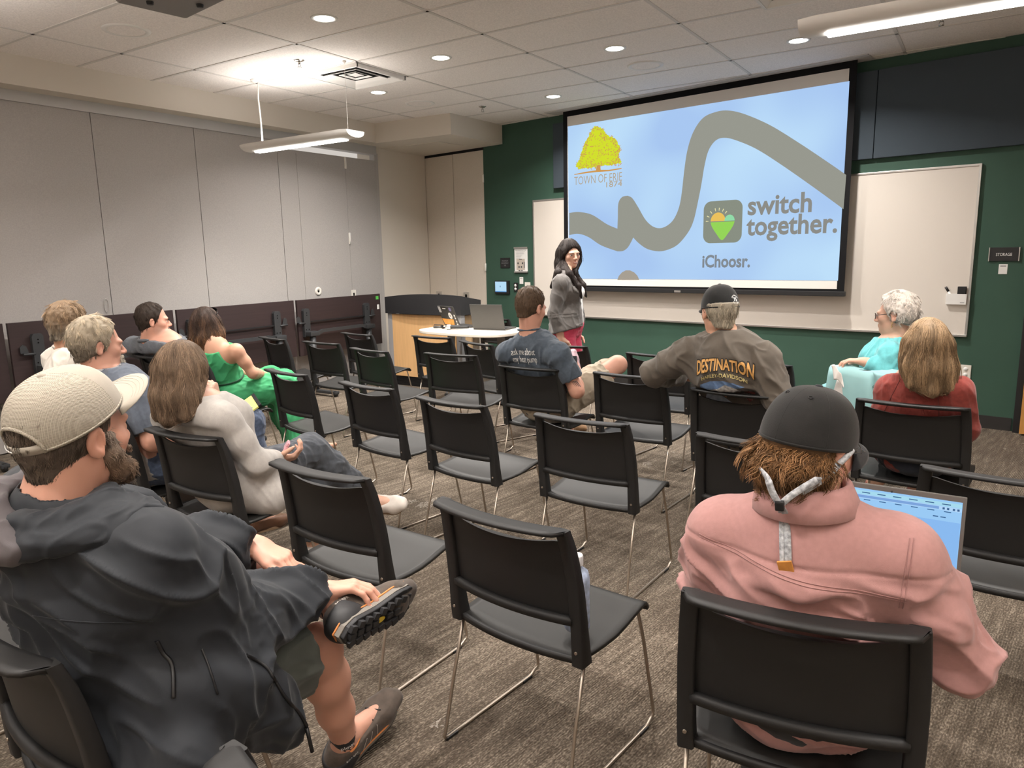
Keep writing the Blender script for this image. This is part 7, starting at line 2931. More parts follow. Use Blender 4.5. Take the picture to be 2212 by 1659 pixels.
# ------------------------------------------------------------------- man with a white goatee
def goatee_man():
    ch = 'c27'
    hd = (-3.481, 1.803, 1.101)
    j = pose(ch, nkb=(-3.462, 1.811, 0.965), che=('c', -0.02, -0.08, 0.79), sR=(-3.233, 1.822, 0.889), sL=('c', -0.22, -0.06, 0.94), eR=(-3.155, 1.827, 0.67), wR=('c', 0.14, 0.27, 0.62), kR=(-3.228, 2.4, 0.631))
    floor_foot(j, 'R', -3.26, 2.42, -8)
    F = Fig(base_of(ch), j, hd, RT(-14, -4, 0), 1.03, True, 1.18, 0.060, ch=ch)
    root = person(base_of(ch), 'man with pale grey hair and white goatee in a blue tee')
    b = F.body(root, m_skin, SK_PINK, 0.0055)
    F.eyes(root, b, (0.10, 0.14, 0.18))
    m_t = M('two_tone_tee', (0.1, 0.12, 0.16), 0.85, spec=0.2, sheen=0.15, var=(60, 0.12), bump=(400, 0.1), attr=True)
    def tf(V):
        t = np.tile(np.array((0.118, 0.138, 0.175)), (len(V), 1))
        low = (V[:, 2] < 0.715)[:, None] & (np.linalg.norm(V - F.j['eR'], axis=1) > 0.09)[:, None]
        return np.where(low, np.array((0.42, 0.40, 0.38)), t)
    s = tee(F, 0.017, 0.82, 0.024, neck_r=0.066)
    sh, V, Q = garment('tee', s, 0.006, m_t, root, F.base, 0.008, 0.07, V3(0.3, 0.2, -1), 3.0, 4.0, tintf=tf)
    neck_ring(F, root, M('tee_collar', (0.40, 0.40, 0.41), 0.8), 0.067, 0.008, par=sh)
    garment('jeans', trousers(F, 0.012, 1.92, 0.022), 0.007, cloth('blue_jeans', (0.085, 0.115, 0.185), var=(60, 0.25)), root, F.base, 0.006, 0.06, V3(0.3, 0.8, 0), 2.0, 3.0)
    F.shoe('R', cloth('brown_leather', (0.11, 0.05, 0.025), 0.5), m_sole_tan, root, 0.006)
    F.shoe('L', cloth('brown_leather', (0.11, 0.05, 0.025), 0.5), m_sole_tan, root, 0.006)
    hs_ = S()
    scalp(F, hs_, 0.014, nape=-0.062, hairline=0.068)
    brows(F, hs_)
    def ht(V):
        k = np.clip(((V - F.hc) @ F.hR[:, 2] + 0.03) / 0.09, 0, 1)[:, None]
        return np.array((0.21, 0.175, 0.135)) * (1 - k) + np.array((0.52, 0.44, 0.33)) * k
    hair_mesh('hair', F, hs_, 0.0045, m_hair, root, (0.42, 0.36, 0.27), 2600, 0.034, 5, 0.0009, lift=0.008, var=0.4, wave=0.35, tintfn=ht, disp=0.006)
    bs_ = S()
    bs_.chain([F.H(0, 0.082, -0.088), F.H(0, 0.090, -0.112), F.H(0, 0.084, -0.140)], [0.019, 0.023, 0.015], 0.02)
    bs_.cone(F.H(-0.024, 0.093, -0.055), F.H(0.024, 0.093, -0.055), 0.006, 0.006, 0.01)
    for sg in (-1, 1):
        bs_.cone(F.H(sg * 0.026, 0.088, -0.060), F.H(sg * 0.022, 0.084, -0.095), 0.006, 0.010, 0.01)
    hair_mesh('goatee', F, bs_, 0.004, m_hair, root, (0.60, 0.54, 0.46), 900, 0.026, 4, 0.0009, lift=0.008, var=0.2, flow=lambda p, nn: F.hR @ V3(0, 0.2, -1))
    nb = empty('notepad', (-3.266, 2.388, 0.689), math.radians(-25), 'yellow notepad resting on the blue jeans', 'notepad')
    R3 = Matrix.Rotation(math.radians(14), 3, 'Y') @ Matrix.Rotation(math.radians(32), 3, 'X')
    mb = MB()
    mb.box((0, 0, 0), (0.15, 0.21, 0.008), rot=R3)
    mb.build('sheets', M('legal_yellow', (0.72, 0.66, 0.20), 0.75), nb)
    mb = MB()
    mb.box(R3 @ Vector((0, 0.098, 0.001)), (0.152, 0.018, 0.0105), rot=R3)
    mb.build('binding', m_blackm, nb)

# ------------------------------------------------------------------- man in the pale linen shirt, half hidden
def linen_shirt_man():
    ch = 'c32'
    hd = (-4.297, 2.081, 1.139)
    j = pose(ch, nkb=(-4.336, 2.071, 0.981), sR=('c', 0.19, -0.08, 0.94), sL=('c', -0.19, -0.08, 0.94))
    F = Fig(base_of(ch), j, hd, RT(14, -6, 4), 1.02, True, 1.1, 0.058, ch=ch)
    root = person(base_of(ch), 'man with sandy grey hair in a pale linen shirt, half hidden by the goatee man')
    b = F.body(root, m_skin, SK_TAN, 0.007)
    F.eyes(root, b)
    m_t = cloth('pale_linen', (0.56, 0.52, 0.465))
    sh, V, Q = garment('shirt', long_sleeves(F, 0.018, 1.3, 0.022, neck=0.035, neck_r=0.062, tilt=0.2), 0.007, m_t, root, F.base, 0.008, 0.07, V3(0.4, 0.2, -1), 3.0, 8.0)
    neck_ring(F, root, m_t, 0.066, 0.012, neck=0.035, par=sh, name='collar')
    garment('trousers', trousers(F, 0.012, 1.92, 0.022), 0.009, cloth('stone_trousers', (0.22, 0.20, 0.17)), root, F.base, 0.005, 0.06)
    F.shoe('R', cloth('dark_leather', (0.03, 0.02, 0.015)), m_sole_dark, root, 0.008)
    F.shoe('L', cloth('dark_leather', (0.03, 0.02, 0.015)), m_sole_dark, root, 0.008)
    hs_ = S()
    scalp(F, hs_, 0.014, nape=-0.070, hairline=0.070)
    brows(F, hs_)
    def ht(V):
        k = np.clip(((V - F.hc) @ F.hR[:, 2] + 0.05) / 0.08, 0, 1)[:, None]
        return np.array((0.26, 0.225, 0.18)) * (1 - k) + np.array((0.27, 0.185, 0.115)) * k
    hair_mesh('hair', F, hs_, 0.005, m_hair, root, (0.3, 0.2, 0.11), 1700, 0.045, 5, 0.0011, lift=0.010, var=0.45, wave=0.5, tintfn=ht, disp=0.008)

# ------------------------------------------------------------------- dark-haired man in grey polo
def polo_man():
    ch = 'c29'
    hd = (-5.164, 3.098, 1.05)
    j = pose(ch, nkb=(-5.222, 3.074, 0.884), sR=(-4.966, 3.114, 0.858), sL=(-5.452, 3.086, 0.844), eR=('c', 0.22, 0.05, 0.70), eL=('c', -0.26, 0.0, 0.70))
    F = Fig(base_of(ch), j, hd, RT(-30, -2, 0), 1.03, True, 1.1, 0.060, ch=ch)
    root = person(base_of(ch), 'dark-haired man with greying beard in a grey polo, seen in profile')
    b = F.body(root, m_skin, SK_PINK, 0.0065, stubble=(0.25, 0.16, 0.13))
    F.eyes(root, b)
    m_t = cloth('grey_pique', (0.115, 0.125, 0.142), var=(80, 0.12))
    sh, V, Q = garment('polo', tee(F, 0.016, 0.8, 0.026, neck_r=0.064), 0.007, m_t, root, F.base, 0.006, 0.07, V3(0.4, 0.2, -1), 3.0, 12.0)
    neck_ring(F, root, m_t, 0.063, 0.013, neck=0.030, par=sh, name='collar')
    garment('trousers', trousers(F, 0.012, 1.92, 0.022), 0.009, cloth('dark_trousers', (0.03, 0.03, 0.035)), root, F.base, 0.005, 0.06)
    F.shoe('R', cloth('black_leather', (0.015, 0.014, 0.014)), m_sole_dark, root, 0.008)
    F.shoe('L', cloth('black_leather', (0.015, 0.014, 0.014)), m_sole_dark, root, 0.008)
    hs_ = S()
    scalp(F, hs_, 0.010, nape=-0.060, hairline=0.066)
    brows(F, hs_, 0.0045)
    hair_mesh('hair', F, hs_, 0.0055, m_hair, root, (0.050, 0.036, 0.028), 1300, 0.028, 4, 0.0013, lift=0.006, var=0.5)
    bs_ = S()
    bs_.chain([F.H(0, 0.084, -0.088), F.H(0, 0.084, -0.110)], [0.016, 0.017], 0.02)
    bs_.cone(F.H(-0.024, 0.093, -0.055), F.H(0.024, 0.093, -0.055), 0.0055, 0.0055, 0.01)
    for sg in (-1, 1):
        bs_.chain([F.H(sg * 0.026, 0.088, -0.060), F.H(sg * 0.020, 0.084, -0.095)], [0.006, 0.012], 0.01)
    hair_mesh('beard', F, bs_, 0.005, m_hair, root, (0.22, 0.19, 0.17), 400, 0.016, 3, 0.0013, lift=0.004, var=0.5, flow=lambda p, nn: F.hR @ V3(0, 0.2, -1))

# ------------------------------------------------------------------- woman in the green dress
def green_dress_woman():
    ch = 'c28'
    hd = (-4.558, 3.124, 1.028)
    j = pose(ch, pel=('c', 0, -0.02, 0.535), nkb=(-4.507, 3.122, 0.867), sR=(-4.273, 3.13, 0.873), sL=('c', -0.165, -0.08, 0.93), eR=(-4.231, 3.218, 0.702), wR=(-4.375, 3.406, 0.657), eL=('c', -0.20, 0.04, 0.69), wL=('c', 0.0, 0.25, 0.62),
             kR=(-4.319, 3.544, 0.571), kL=(-4.521, 3.596, 0.575))
    floor_foot(j, 'R', -4.16, 3.62, -25)
    floor_foot(j, 'L', -4.42, 3.80, -10)
    F = Fig(base_of(ch), j, hd, RT(26, -10, -8), 0.98, False, 1.02, 0.046, ch=ch)
    root = person(base_of(ch), 'woman in a sleeveless emerald green dress with long brown hair')
    b = F.body(root, m_skin, SK_TAN, 0.006)
    m_d = cloth('emerald_crepe', (0.050, 0.330, 0.135), 0.75, 0.1)
    ax, fw, up = F.ax, F.fw, F.up
    s = S()
    F.torso(s, 0.010, 0.045, 1.0)
    for sg in (-1, 1):
        s.half(F.j['che'] + up * 0.085 + ax * sg * 0.135, up * 0.52 + ax * sg * 0.85)
    s.half(F.j['nkb'] + up * 0.02, up)
    F.press(s)
    bod, V, Q = garment('dress_bodice', s, 0.006, m_d, root, F.base, 0.007, 0.06, V3(0.5, 0.2, 0.5), 2.5, 3.0)
    s = S()
    s.ell(F.j['pel'], (0.178, 0.138, 0.135), F.P, 0)
    for q in ('L', 'R'):
        s.chain([j['h' + q], lerp(j['h' + q], j['k' + q], 0.5), j['k' + q]], [0.105, 0.100, 0.088], 0.07)
        foot = j['a' + q] + V3(0, 0, 0.0)
        s.chain([j['k' + q], lerp(j['k' + q], foot, 0.5) + V3(0.0, -0.03, 0), foot + V3(0, -0.04, 0)], [0.085, 0.105, 0.130], 0.08)
    F.press(s)
    s.half(V3(0, 0, 0.035), V3(0, 0, -1))
    s.half(lerp(j['pel'], j['che'], 0.42), up)
    def disp(V):
        low = np.clip((0.50 - V[:, 2]) / 0.1, 0, 1)
        return folds(V, 0.012, 0.06, V3(0, 0, 1), 5.0, 2.0) * low + folds(V, 0.010, 0.06, V3(0.6, 0.7, 0), 3.0, 5.0) * (1 - low)
    garment('dress_skirt', s, 0.007, m_d, root, F.base, disp=disp, smooth=2)
    c = lerp(j['pel'], j['che'], 0.46) + fw * 0.012
    mb = MB()
    mb.tube([tuple(c + ax * 0.142 * math.cos(t) + fw * 0.128 * math.sin(t) - F.base) for t in np.linspace(0, 2 * math.pi, 40)[:-1]], 0.006, 6, True)
    mb.build('waist_cord', cloth('dark_green_cord', (0.012, 0.06, 0.028)), root)
    m_sd = M('sandal_black', (0.012, 0.011, 0.011), 0.5)
    for q in ('L', 'R'):
        heel, ball, fd, dn, sd = F.foot(S(), q)
        mb = MB()
        pts = [heel + dn * 0.032 - fd * 0.034 + fd * 0.245 * (0.5 - 0.5 * math.cos(t)) + sd * 0.038 * math.sin(t) * (1 if t < 2 * math.pi else 1) for t in np.linspace(0, 2 * math.pi, 30)[:-1]]
        mb.prism([tuple(p - F.base) for p in pts], tuple(dn * 0.016))
        so = mb.build('sandal', m_sd, root)
        mb = MB()
        mb.tube([tuple(ball - fd * 0.02 + sd * 0.040 * math.cos(t) - dn * 0.032 * math.sin(t) + dn * 0.01 - F.base) for t in np.linspace(0, math.pi, 12)], 0.006, 6)
        mb.build('strap', m_sd, so)
    s = long_hair(F, [[(-0.05, -0.045, 0.0, 0.060), (-0.062, -0.05, -0.10, 0.052), (-0.05, -0.055, -0.19, 0.040)], [(0.0, -0.060, 0.0, 0.064), (0.005, -0.075, -0.11, 0.055), (0.005, -0.075, -0.21, 0.035)],
                      [(0.05, -0.045, 0.0, 0.058), (0.066, -0.050, -0.09, 0.048), (0.060, -0.058, -0.17, 0.034)], [(0.066, 0.0, 0.02, 0.036), (0.092, -0.01, -0.06, 0.030), (0.115, -0.02, -0.10, 0.020)],
                      [(-0.066, 0.0, 0.02, 0.040), (-0.078, 0.0, -0.08, 0.034), (-0.075, 0.01, -0.15, 0.026)]], t=0.016)
    face_window(F, s)
    def ht(V):
        k = np.clip((0.07 - (V - F.hc) @ F.hR[:, 2]) / 0.16, 0, 1)[:, None]
        return np.array((0.050, 0.030, 0.022)) * (1 - k) + np.array((0.185, 0.095, 0.045)) * k
    hair_mesh('hair', F, s, 0.006, m_hair, root, (0.1, 0.06, 0.04), 2400, 0.17, 9, 0.0014, tintfn=ht,
              flow=lambda p, nn: (unit(p - F.H(0, -0.03, 0.12)) * (0.9 if (p - F.hc) @ F.hR[:, 2] > 0.03 else 0.25) + V3(0.10, 0, -0.9)), lift=0.010, wave=0.3, var=0.55, seed=8, stray=0.16)
    m = M('sunglass_black', (0.01, 0.01, 0.011), 0.15)
    mb = MB()
    for sg in (-1, 1):
        mb.tube([tuple(F.H(*p) - F.base) for p in ((sg * 0.058, 0.040, 0.112), (sg * 0.090, 0.0, 0.085), (sg * 0.094, -0.03, 0.062))], 0.003, 6)
        mb.prism([tuple(F.H(sg * 0.034 + 0.026 * math.cos(t), 0.050 + 0.018 * math.sin(t), 0.118 - 0.012 * math.sin(t)) - F.base) for t in np.linspace(0, 2 * math.pi, 18)[:-1]], tuple(F.hR @ V3(0, 0.002, 0.003)))
    mb.build('sunglasses', m, root)

# ------------------------------------------------------------------- the presenter
def presenter():
    pos = V3((-2.948, 5.431, 0.709))
    pos[2] = 0
    yaw = -76
    R = RT(yaw)
    L = lambda x, y, z: pos + R @ V3(x, y, z)
    j = dict(pel=L(0, 0.0, 0.885), che=L(0, -0.005, 1.13), nkb=L(0, -0.02, 1.312), sL=L(-0.160, -0.015, 1.245), sR=L(0.160, -0.015, 1.245), eL=L(-0.200, -0.05, 1.00), eR=L(0.195, -0.06, 1.00),
             wL=L(-0.19, 0.03, 0.79), wR=L(0.185, -0.01, 0.785), hL=L(-0.085, 0, 0.85), hR=L(0.085, 0, 0.85), kL=L(-0.09, 0.03, 0.47), kR=L(0.09, 0.02, 0.47),
             aL=L(-0.10, -0.02, 0.085), aR=L(0.10, 0.0, 0.085), tL=L(-0.11, 0.17, 0.03), tR=L(0.12, 0.19, 0.03))
    hd = V3((-2.982, 5.547, 1.473))
    F = Fig(tuple(pos), j, hd, RT(-122, -5, 3), 0.97, False, 1.0, 0.047)
    root = person(tuple(pos), 'smiling woman standing in a grey blazer and coral pink trousers')
    hand = lambda q: dict(d=V3(0, 0, -1) + R @ V3(0, 0.15, 0), n=R @ V3(-1 if q == 'R' else 1, 0, 0), curl=(18, 22, 15))
    b = F.body(root, m_skin, SK_FAIR, 0.005, hands=dict(L=hand('L'), R=hand('R')), lips=(0.50, 0.14, 0.13))
    F.eyes(root, b)
    mb = MB()   # smile
    mb.grid([[tuple(F.H(x, 0.0985 - 0.35 * abs(x) ** 1.5 * 6, -0.0675 + 6.0 * x * x + dz) - F.base) for x in np.linspace(-0.014, 0.014, 9)] for dz in (0.0022, -0.0028)])
    mb.build('teeth', M('teeth', (0.75, 0.72, 0.68), 0.3), b)
    m_w = cloth('white_tee', (0.72, 0.71, 0.70))
    s = S()
    F.torso(s, 0.008, 0.045, 0.9)
    s.half(F.j['nkb'] - F.up * 0.035 + F.fw * 0.02, F.up * 0.8 + F.fw * 0.6)
    s.half(F.j['pel'] + V3(0, 0, -0.02), V3(0, 0, -1))
    garment('white_top', s, 0.006, m_w, root, F.base, 0.004, 0.05)
    m_b = cloth('grey_wool_blazer', (0.135, 0.125, 0.118), 0.9, 0.2, (350, 0.2), (50, 0.08))
    s = long_sleeves(F, 0.014, 1.90, 0.014, neck=0.014, neck_r=0.056, tilt=0.35, bust=0.85)
    s.cone(F.j['pel'] + V3(0, 0, 0.05), F.j['pel'] + V3(0, 0, -0.05), 0.175, 0.195, 0.04, (F.fw, 0.80))
    s.half(F.j['pel'] + V3(0, 0, -0.045), V3(0, 0, -1) + F.fw * 0.25)
    # open front
    Rf = np.stack([F.ax, F.fw, F.up], 1)
    s.box(F.j['che'] + F.fw * 0.19 + F.up * -0.10 - F.ax * 0.02, (0.050, 0.12, 0.34), Rf, 0.02, 0.015, 's')
    sh, V, Q = garment('blazer', s, 0.0055, m_b, root, F.base, 0.006, 0.06, V3(0.3, 0.3, -0.8), 2.5, 2.0)
    bv = on_surface(V, Q)
    def on(p, cast):
        h_ = bv.ray_cast(Vector(V3(p) - V3(cast) * 0.3), Vector(cast), 0.6)
        return V3(h_[0]) - V3(cast) * 0.003 if h_[0] is not None else None
    cst = -unit(F.ax * 0.72 + F.fw * 0.69)
    for z0, hgt in ((0.075, 0.055), (-0.235, 0.06)):     # chest and hip pocket flaps
        rows = []
        for dz in (0, -hgt * 0.5, -hgt):
            r = []
            for t in np.linspace(-0.055, 0.055, 9):
                tdir = unit(np.cross(V3(0, 0, 1), -cst))
                p = on(F.j['che'] + F.ax * 0.05 + F.fw * 0.08 + tdir * t * 0.85 + F.up * (z0 + dz - (0.012 * (1 - abs(t) / 0.055) if dz == -hgt else 0)), cst)
                r.append(p)
            rows.append(r)
        if all(p is not None for r in rows for p in r):
            mb = MB()
            mb.grid([[tuple(p - F.base) for p in r] for r in rows])
            solid(mb.build('pocket_flap', m_b, sh), 0.003, 0.0)
    rings = []
    for zz in (0.05, 0.075):
        pts = []
        for a in np.linspace(-0.9, math.pi + 0.9, 40):
            dirv = F.ax * math.cos(a - math.pi / 2 + 0.0) + F.fw * -math.sin(a)
            p = on(F.belly + V3(0, 0, zz - 0.09), -unit(F.ax * math.cos(a) - F.fw * math.sin(a)))
            if p is not None:
                pts.append(tuple(p - F.base))
        if len(pts) > 5:
            mb = MB()
            mb.tube(pts, 0.0014, 5)
            mb.build('waist_seam', m_b, sh)
    m_pk = cloth('coral_pink_cotton', (0.62, 0.065, 0.125), 0.8)
    garment('trousers', trousers(F, 0.010, 1.90, 0.020), 0.006, m_pk, root, F.base, 0.005, 0.05, V3(0.7, 0.7, 0), 2.0, 3.0)
    F.shoe('R', cloth('tan_flat', (0.30, 0.18, 0.10)), m_sole_tan, root, 0.006)
    F.shoe('L', cloth('tan_flat', (0.30, 0.18, 0.10)), m_sole_tan, root, 0.006)
    s = long_hair(F, [[(-0.05, -0.045, 0.0, 0.060), (-0.066, -0.045, -0.10, 0.050), (-0.075, -0.02, -0.22, 0.034)], [(0.0, -0.060, 0.0, 0.062), (0.0, -0.070, -0.11, 0.052), (0.0, -0.078, -0.21, 0.034)],
                      [(0.05, -0.045, 0.0, 0.060), (0.066, -0.045, -0.10, 0.050), (0.078, -0.02, -0.22, 0.034)], [(0.066, 0.01, 0.03, 0.034), (0.078, 0.030, -0.09, 0.030), (0.090, 0.085, -0.20, 0.032), (0.080, 0.110, -0.30, 0.020)],
                      [(-0.066, 0.01, 0.03, 0.034), (-0.078, 0.030, -0.09, 0.030), (-0.080, 0.085, -0.20, 0.032), (-0.070, 0.110, -0.30, 0.020)],
                      [(0.0, -0.075, -0.15, 0.045), (0.0, -0.105, -0.25, 0.035), (0.0, -0.110, -0.32, 0.02)]], t=0.012, hairline=0.076)
    for sg in (-1, 1):
        q0 = F.j['nkb'] + F.ax * sg * 0.088
        s.chain([F.H(sg * 0.074, 0.0, -0.07), q0 + F.fw * 0.060 - F.up * 0.0, q0 + F.fw * 0.135 - F.up * 0.11, q0 + F.fw * 0.155 - F.up * 0.20], [0.030, 0.024, 0.019, 0.009], 0.03)
        s.chain([F.H(sg * 0.070, -0.04, -0.08), q0 + F.ax * sg * 0.015 - F.fw * 0.03 + F.up * 0.01, q0 + F.ax * sg * 0.02 - F.fw * 0.09 - F.up * 0.10], [0.036, 0.026, 0.014], 0.03)
    face_window(F, s, 0.050, -0.035, 0.088)
    brow_mesh(F, root, (0.03, 0.022, 0.018))
    hair_mesh('hair', F, s, 0.0055, m_hair, root, (0.032, 0.024, 0.021), 2400, 0.17, 9, 0.0013, flow=lambda p, nn: (unit(p - F.H(0, -0.01, 0.12)) * (0.9 if (p - F.hc) @ F.hR[:, 2] > 0.03 else 0.1) + V3(0, 0, -1)),
              lift=0.008, wave=0.22, var=0.7, seed=11, stray=0.10)

# ------------------------------------------------------------------- white-haired woman in turquoise
def turquoise_woman():
    ch = 'c19b'
    hd = (-0.422, 4.753, 1.093)
    j = pose(ch, pel=('c', 0.02, 0.02, 0.535), che=('c', 0.02, 0.0, 0.79), nkb=(-0.394, 4.782, 0.918), sL=(-0.417, 4.591, 0.886), sR=(-0.375, 5.019, 0.835), eL=(-0.43, 4.559, 0.773), wL=(-0.546, 4.545, 0.834),
             eR=('c', -0.05, 0.28, 0.72), wR=('c', -0.25, 0.18, 0.62), hL=('c', 0.0, -0.07, 0.52), hR=('c', 0.0, 0.11, 0.52), kL=('c', -0.36, 0.0, 0.53), kR=('c', -0.36, 0.20, 0.53),
             aL=('c', -0.36, 0.0, 0.085), aR=('c', -0.36, 0.20, 0.085), tL=('c', -0.55, 0.0, 0.03), tR=('c', -0.55, 0.20, 0.03))
    F = Fig(base_of(ch), j, hd, RT(80, -4, 0), 0.97, False, 1.1, 0.047)
    root = person(base_of(ch), 'white-haired woman with glasses in a turquoise cable sweater, facing left')
    b = F.body(root, m_skin, SK_FAIR, 0.0055, hands=dict(L=dict(d=V3(-1, 0.05, 0.02), n=V3(0, 0, -1), curl=(22, 28, 18))))
    F.eyes(root, b)
    m_t = cloth('turquoise_knit', (0.135, 0.47, 0.50), 0.9, 0.2, (160, 0.35), (40, 0.10))
    s = long_sleeves(F, 0.016, 1.86, 0.014, neck=0.040, neck_r=0.053, tilt=0.15, bust=1.0)
    def disp(V):
        u = (V - F.j['che'])
        a = np.arctan2(u @ F.ax, u @ F.fw)
        return 0.0025 * np.sin(a * 26) * np.sin(V[:, 2] / 0.012 + 2 * np.sin(a * 13)) + folds(V, 0.006, 0.07, V3(0.3, 0.2, 1), 3, 2)
    sh, V, Q = garment('cable_sweater', s, 0.0055, m_t, root, F.base, disp=disp)
    garment('trousers', trousers(F, 0.012, 1.92, 0.022), 0.008, cloth('aqua_trousers', (0.20, 0.42, 0.45)), root, F.base, 0.005, 0.06)
    F.shoe('R', cloth('white_leather', (0.60, 0.58, 0.55)), m_sole_white, root, 0.008)
    F.shoe('L', cloth('white_leather', (0.60, 0.58, 0.55)), m_sole_white, root, 0.008)
    hs_ = S()
    scalp(F, hs_, 0.020, nape=-0.050, hairline=0.070)
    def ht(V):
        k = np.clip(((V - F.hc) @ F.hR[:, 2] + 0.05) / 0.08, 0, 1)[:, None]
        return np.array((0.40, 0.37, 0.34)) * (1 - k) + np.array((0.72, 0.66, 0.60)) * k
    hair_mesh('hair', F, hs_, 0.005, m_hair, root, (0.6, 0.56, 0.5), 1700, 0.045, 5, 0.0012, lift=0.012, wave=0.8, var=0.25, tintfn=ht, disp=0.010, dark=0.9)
    glasses(F, root, M('brown_frame', (0.05, 0.028, 0.022), 0.3), r=0.0018)
    mb = MB()
    e = F.H(0.078, -0.004, -0.044) if False else F.H(-0.078, -0.004, -0.044)
    mb.tube([tuple(e - F.base), tuple(e + V3(0, 0, -0.022) - F.base)], 0.0014, 6)
    mb.lathe([(0.0, 0.004), (0.0045, 0.0), (0.0, -0.006)], e + V3(0, 0, -0.026) - F.base, (0, 0, 1), 10)
    mb.build('earring', M('gold', (0.55, 0.38, 0.12), 0.3, metal=1.0), root)
    # jacket draped over the chair back in front of her
    jk = empty('draped_jacket', chair_pt(ch, (0, -0.23, 0.785)), math.radians(CH[ch][2]), 'pale aqua jacket draped over the chair beside the white-haired woman', 'jacket')
    m_a = cloth('pale_aqua_nylon', (0.30, 0.53, 0.54), 0.6, 0.05, (500, 0.1), (6, 0.05), 0.4)
    m_wp = cloth('white_panel_nylon', (0.62, 0.59, 0.56), 0.6)
    prof = [(0.050, -0.30), (0.044, -0.15), (0.036, -0.03), (0.020, 0.010), (-0.02, 0.016), (-0.050, 0.004), (-0.056, -0.04), (-0.052, -0.12), (-0.044, -0.22), (-0.036, -0.30), (-0.03, -0.36)]
    def sheet(x0, x1, prof_, off, zd=0.0):
        rows = []
        for i, (y, z) in enumerate(prof_):
            r = []
            for x in np.linspace(x0, x1, 26):
                w = 0.007 * math.sin(x * 60 + i * 0.4) * min(1, abs(z) / 0.1) + 0.004 * math.sin(x * 23 + i)
                r.append((x * (1 + 0.10 * max(0, -z) / 0.3), y - 0.036 * (1 - min(1, abs(x) / 0.23) ** 2) * (1 if i > 3 else 0.6) - w - (off if i > 3 else 0), z + zd + 0.006 * math.sin(x * 31)))
            rows.append(r)
        return rows
    mb = MB()
    mb.grid(sheet(-0.245, 0.235, prof, 0.0))
    body_ = mb.build('jacket_body', m_a, jk)
    solid(body_, 0.004, 0.0)
    mb = MB()
    mb.grid([[(x0 + (x1 - x0) * t, -0.062 - 0.030 * (1 - (x0 / 0.24) ** 2), z) for t in np.linspace(0, 1, 5)] for x0, x1, z in ((-0.19, -0.135, -0.05), (-0.205, -0.13, -0.12), (-0.20, -0.125, -0.20), (-0.185, -0.12, -0.30))])
    solid(mb.build('white_panel', m_wp, jk), 0.004, 0.0)
    mb = MB()
    mb.grid([[(0.00 + 0.16 * t + 0.015 * math.sin(3 * u), -0.098 - 0.012 * math.sin(u * 3 + t * 5), 0.004 - 0.085 * u - 0.03 * t) for t in np.linspace(0, 1, 9)] for u in np.linspace(0, 1, 7)])
    solid(mb.build('jacket_hood', m_a, jk), 0.006, 0.0)
    ts = empty('tissue', (-0.681, 4.491, 0.765), 0, 'white tissue hanging beside the hand on the aqua jacket', 'tissue')
    mb = MB()
    mb.grid([[(0.055 * (t - 0.5) + 0.02 * u, 0.01 * math.sin(6 * t + 4 * u), 0.03 - 0.085 * u + 0.03 * (0.5 - t) + 0.012 * math.sin(5 * t)) for t in np.linspace(0, 1, 10)] for u in np.linspace(0, 1, 10)])
    solid(mb.build('tissue_sheet', M('tissue_white', (0.78, 0.74, 0.70), 0.9), ts), 0.002, 0.0)

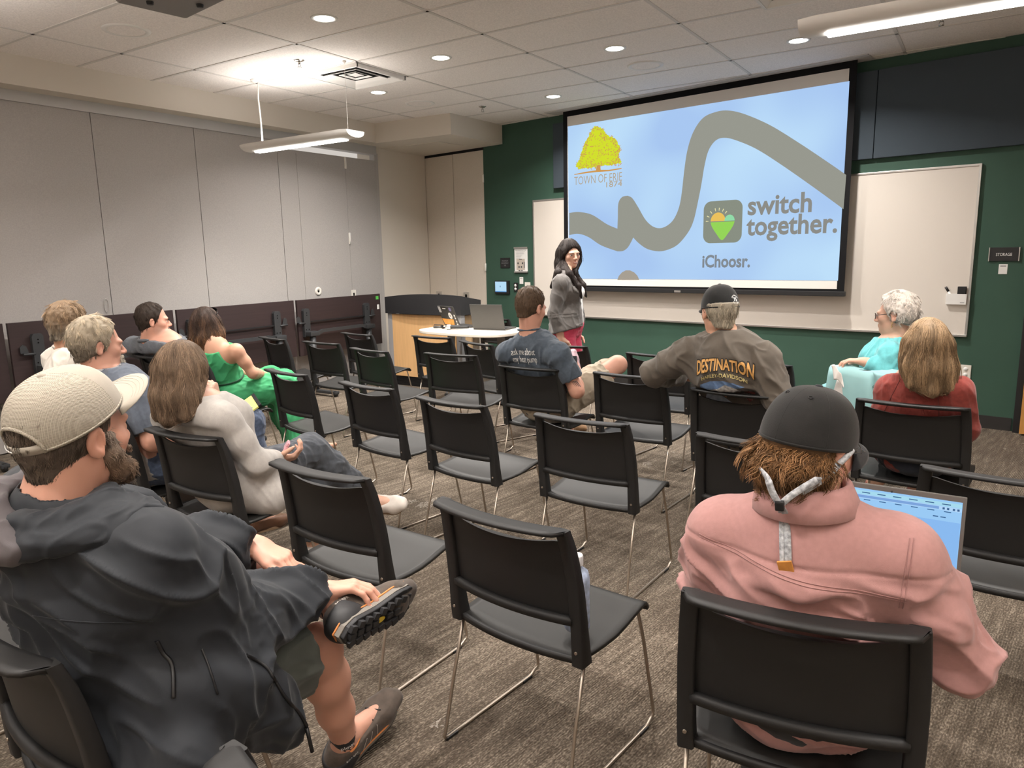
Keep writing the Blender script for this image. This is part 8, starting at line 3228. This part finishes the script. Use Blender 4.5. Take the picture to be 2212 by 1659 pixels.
# ------------------------------------------------------------------- blonde woman in rust red
def rust_top_woman():
    ch = 'c20'
    hd = (-0.2, 3.734, 1.034)
    j = pose(ch, che=('c', 0.0, -0.08, 0.75), nkb=(-0.199, 3.744, 0.91), sL=(-0.337, 3.782, 0.824), sR=(-0.065, 3.722, 0.848), eL=(-0.351, 3.752, 0.61), eR=(-0.024, 3.734, 0.669), wR=('c', 0.15, 0.22, 0.58), wL=('c', -0.15, 0.22, 0.58),
             aL=(-0.462, 4.355, 0.1), aR=(-0.262, 4.36, 0.1), kL=('c', -0.12, 0.38, 0.50), kR=('c', 0.12, 0.38, 0.50))
    for q in ('L', 'R'):
        j['t' + q] = j['a' + q] + V3(0.0, 0.17, -0.06)
    F = Fig(base_of(ch), j, hd, RT(18, -5, 0), 0.97, False, 1.05, 0.047, ch=ch)
    root = person(base_of(ch), 'blonde long-haired woman in a rust red top seen from behind')
    b = F.body(root, m_skin, SK_FAIR, 0.0055)
    F.eyes(root, b)
    m_t = cloth('rust_jersey', (0.215, 0.040, 0.031), 0.9, 0.15, (400, 0.12), (70, 0.14))
    s = long_sleeves(F, 0.014, 1.8, 0.022, neck=-0.012, neck_r=0.085, tilt=0.30)
    sh, V, Q = garment('top', s, 0.006, m_t, root, F.base, 0.006, 0.06, V3(0.3, 0.2, -1), 2.5, 4.0)
    m_seam = cloth('rust_seam', (0.11, 0.022, 0.018))
    bv = on_surface(V, Q)
    for sg in (-1, 1):
        pts = []
        for t in np.linspace(0, 1, 20):
            p = lerp(F.j['nkb'] + F.ax * sg * 0.075, F.j['che'] + F.ax * sg * 0.115 - F.up * 0.02, t)
            h_ = bv.ray_cast(Vector(p - F.fw * 0.35), Vector(F.fw), 0.5)
            if h_[0] is not None:
                pts.append(tuple(V3(h_[0]) - F.fw * 0.0005 - F.base))
        if len(pts) > 4:
            mb = MB()
            mb.tube(pts, 0.0015, 5)
            mb.build('raglan_seam', m_seam, sh)
    garment('shorts', trousers(F, 0.014, 0.8, 0.03), 0.008, cloth('navy_shorts', (0.018, 0.022, 0.034)), root, F.base, 0.006, 0.06)
    m_so = cloth('brown_sock', (0.20, 0.06, 0.045))
    m_ba = cloth('dark_sock_band', (0.025, 0.012, 0.012))
    for q in ('L', 'R'):
        a = j['a' + q]
        dn = unit(a - j['k' + q])
        ss = S()
        ss.cone(a + dn * 0.02, a - dn * 0.10, 0.039, 0.043, 0)
        ss.half(a - dn * 0.095, -dn)
        sk, _, _ = garment('sock', ss, 0.005, m_so, root, F.base)
        ss = S()
        ss.cone(a - dn * 0.050, a - dn * 0.074, 0.0435, 0.0445, 0)
        ss.half(a - dn * 0.072, -dn)
        ss.half(a - dn * 0.052, dn)
        garment('sock_band', ss, 0.005, m_ba, sk, F.base)
        F.shoe(q, cloth('dark_sneaker', (0.03, 0.03, 0.032)), m_sole_dark, root, 0.007)
    s = long_hair(F, [[(-0.05, -0.045, 0.0, 0.058), (-0.060, -0.05, -0.09, 0.052), (-0.055, -0.060, -0.165, 0.040)], [(0.0, -0.060, 0.0, 0.062), (0.0, -0.072, -0.10, 0.055), (0.01, -0.085, -0.19, 0.038)],
                      [(0.05, -0.045, 0.0, 0.058), (0.066, -0.050, -0.10, 0.052), (0.085, -0.060, -0.18, 0.040)], [(0.066, 0.005, 0.02, 0.036), (0.078, 0.01, -0.08, 0.034), (0.085, 0.010, -0.15, 0.024)],
                      [(-0.066, 0.0, 0.02, 0.034), (-0.074, 0.004, -0.06, 0.030), (-0.075, 0.0, -0.12, 0.022)]], t=0.013)
    face_window(F, s)
    hair_mesh('hair', F, s, 0.0055, m_hair, root, (0.29, 0.195, 0.112), 3000, 0.18, 10, 0.0011, flow=lambda p, nn: (unit(p - F.H(0, -0.02, 0.12)) * (0.9 if (p - F.hc) @ F.hR[:, 2] > 0.03 else 0.10) + V3(0, 0, -1)),
              lift=0.008, wave=0.22, var=0.45, seed=13, stray=0.12)
    glasses(F, root, r=0.0016)

# ------------------------------------------------------------------- bottle on the empty chair
def seat_bottle():
    p = chair_pt('c1', (0.142, -0.055, 0.424))
    t = empty('bottle', p, 0, 'pale blue patterned bottle standing on the front empty chair', 'bottle')
    mb = MB()
    mb.lathe([(0.0, 0.0), (0.034, 0.0), (0.037, 0.006), (0.037, 0.15), (0.032, 0.172), (0.016, 0.185), (0.016, 0.198)], (0, 0, 0), seg=28)
    mb.build('bottle_body', M('pale_blue_print', (0.42, 0.50, 0.66), 0.35, var=(60, 0.35)), t)
    mb = MB()
    mb.lathe([(0.0185, 0.192), (0.0185, 0.218), (0.016, 0.222), (0.0, 0.222)], (0, 0, 0), seg=20)
    mb.build('cap', M('white_cap', (0.7, 0.7, 0.7), 0.4), t)

# ------------------------------------------------------------------ everyone takes their place
heat_pump_man()
printed_shirt_man()
pink_shirt_man()
rain_jacket_man()
grey_sweater_woman()
goatee_man()
linen_shirt_man()
polo_man()
green_dress_woman()
presenter()
turquoise_woman()
rust_top_woman()
seat_bottle()
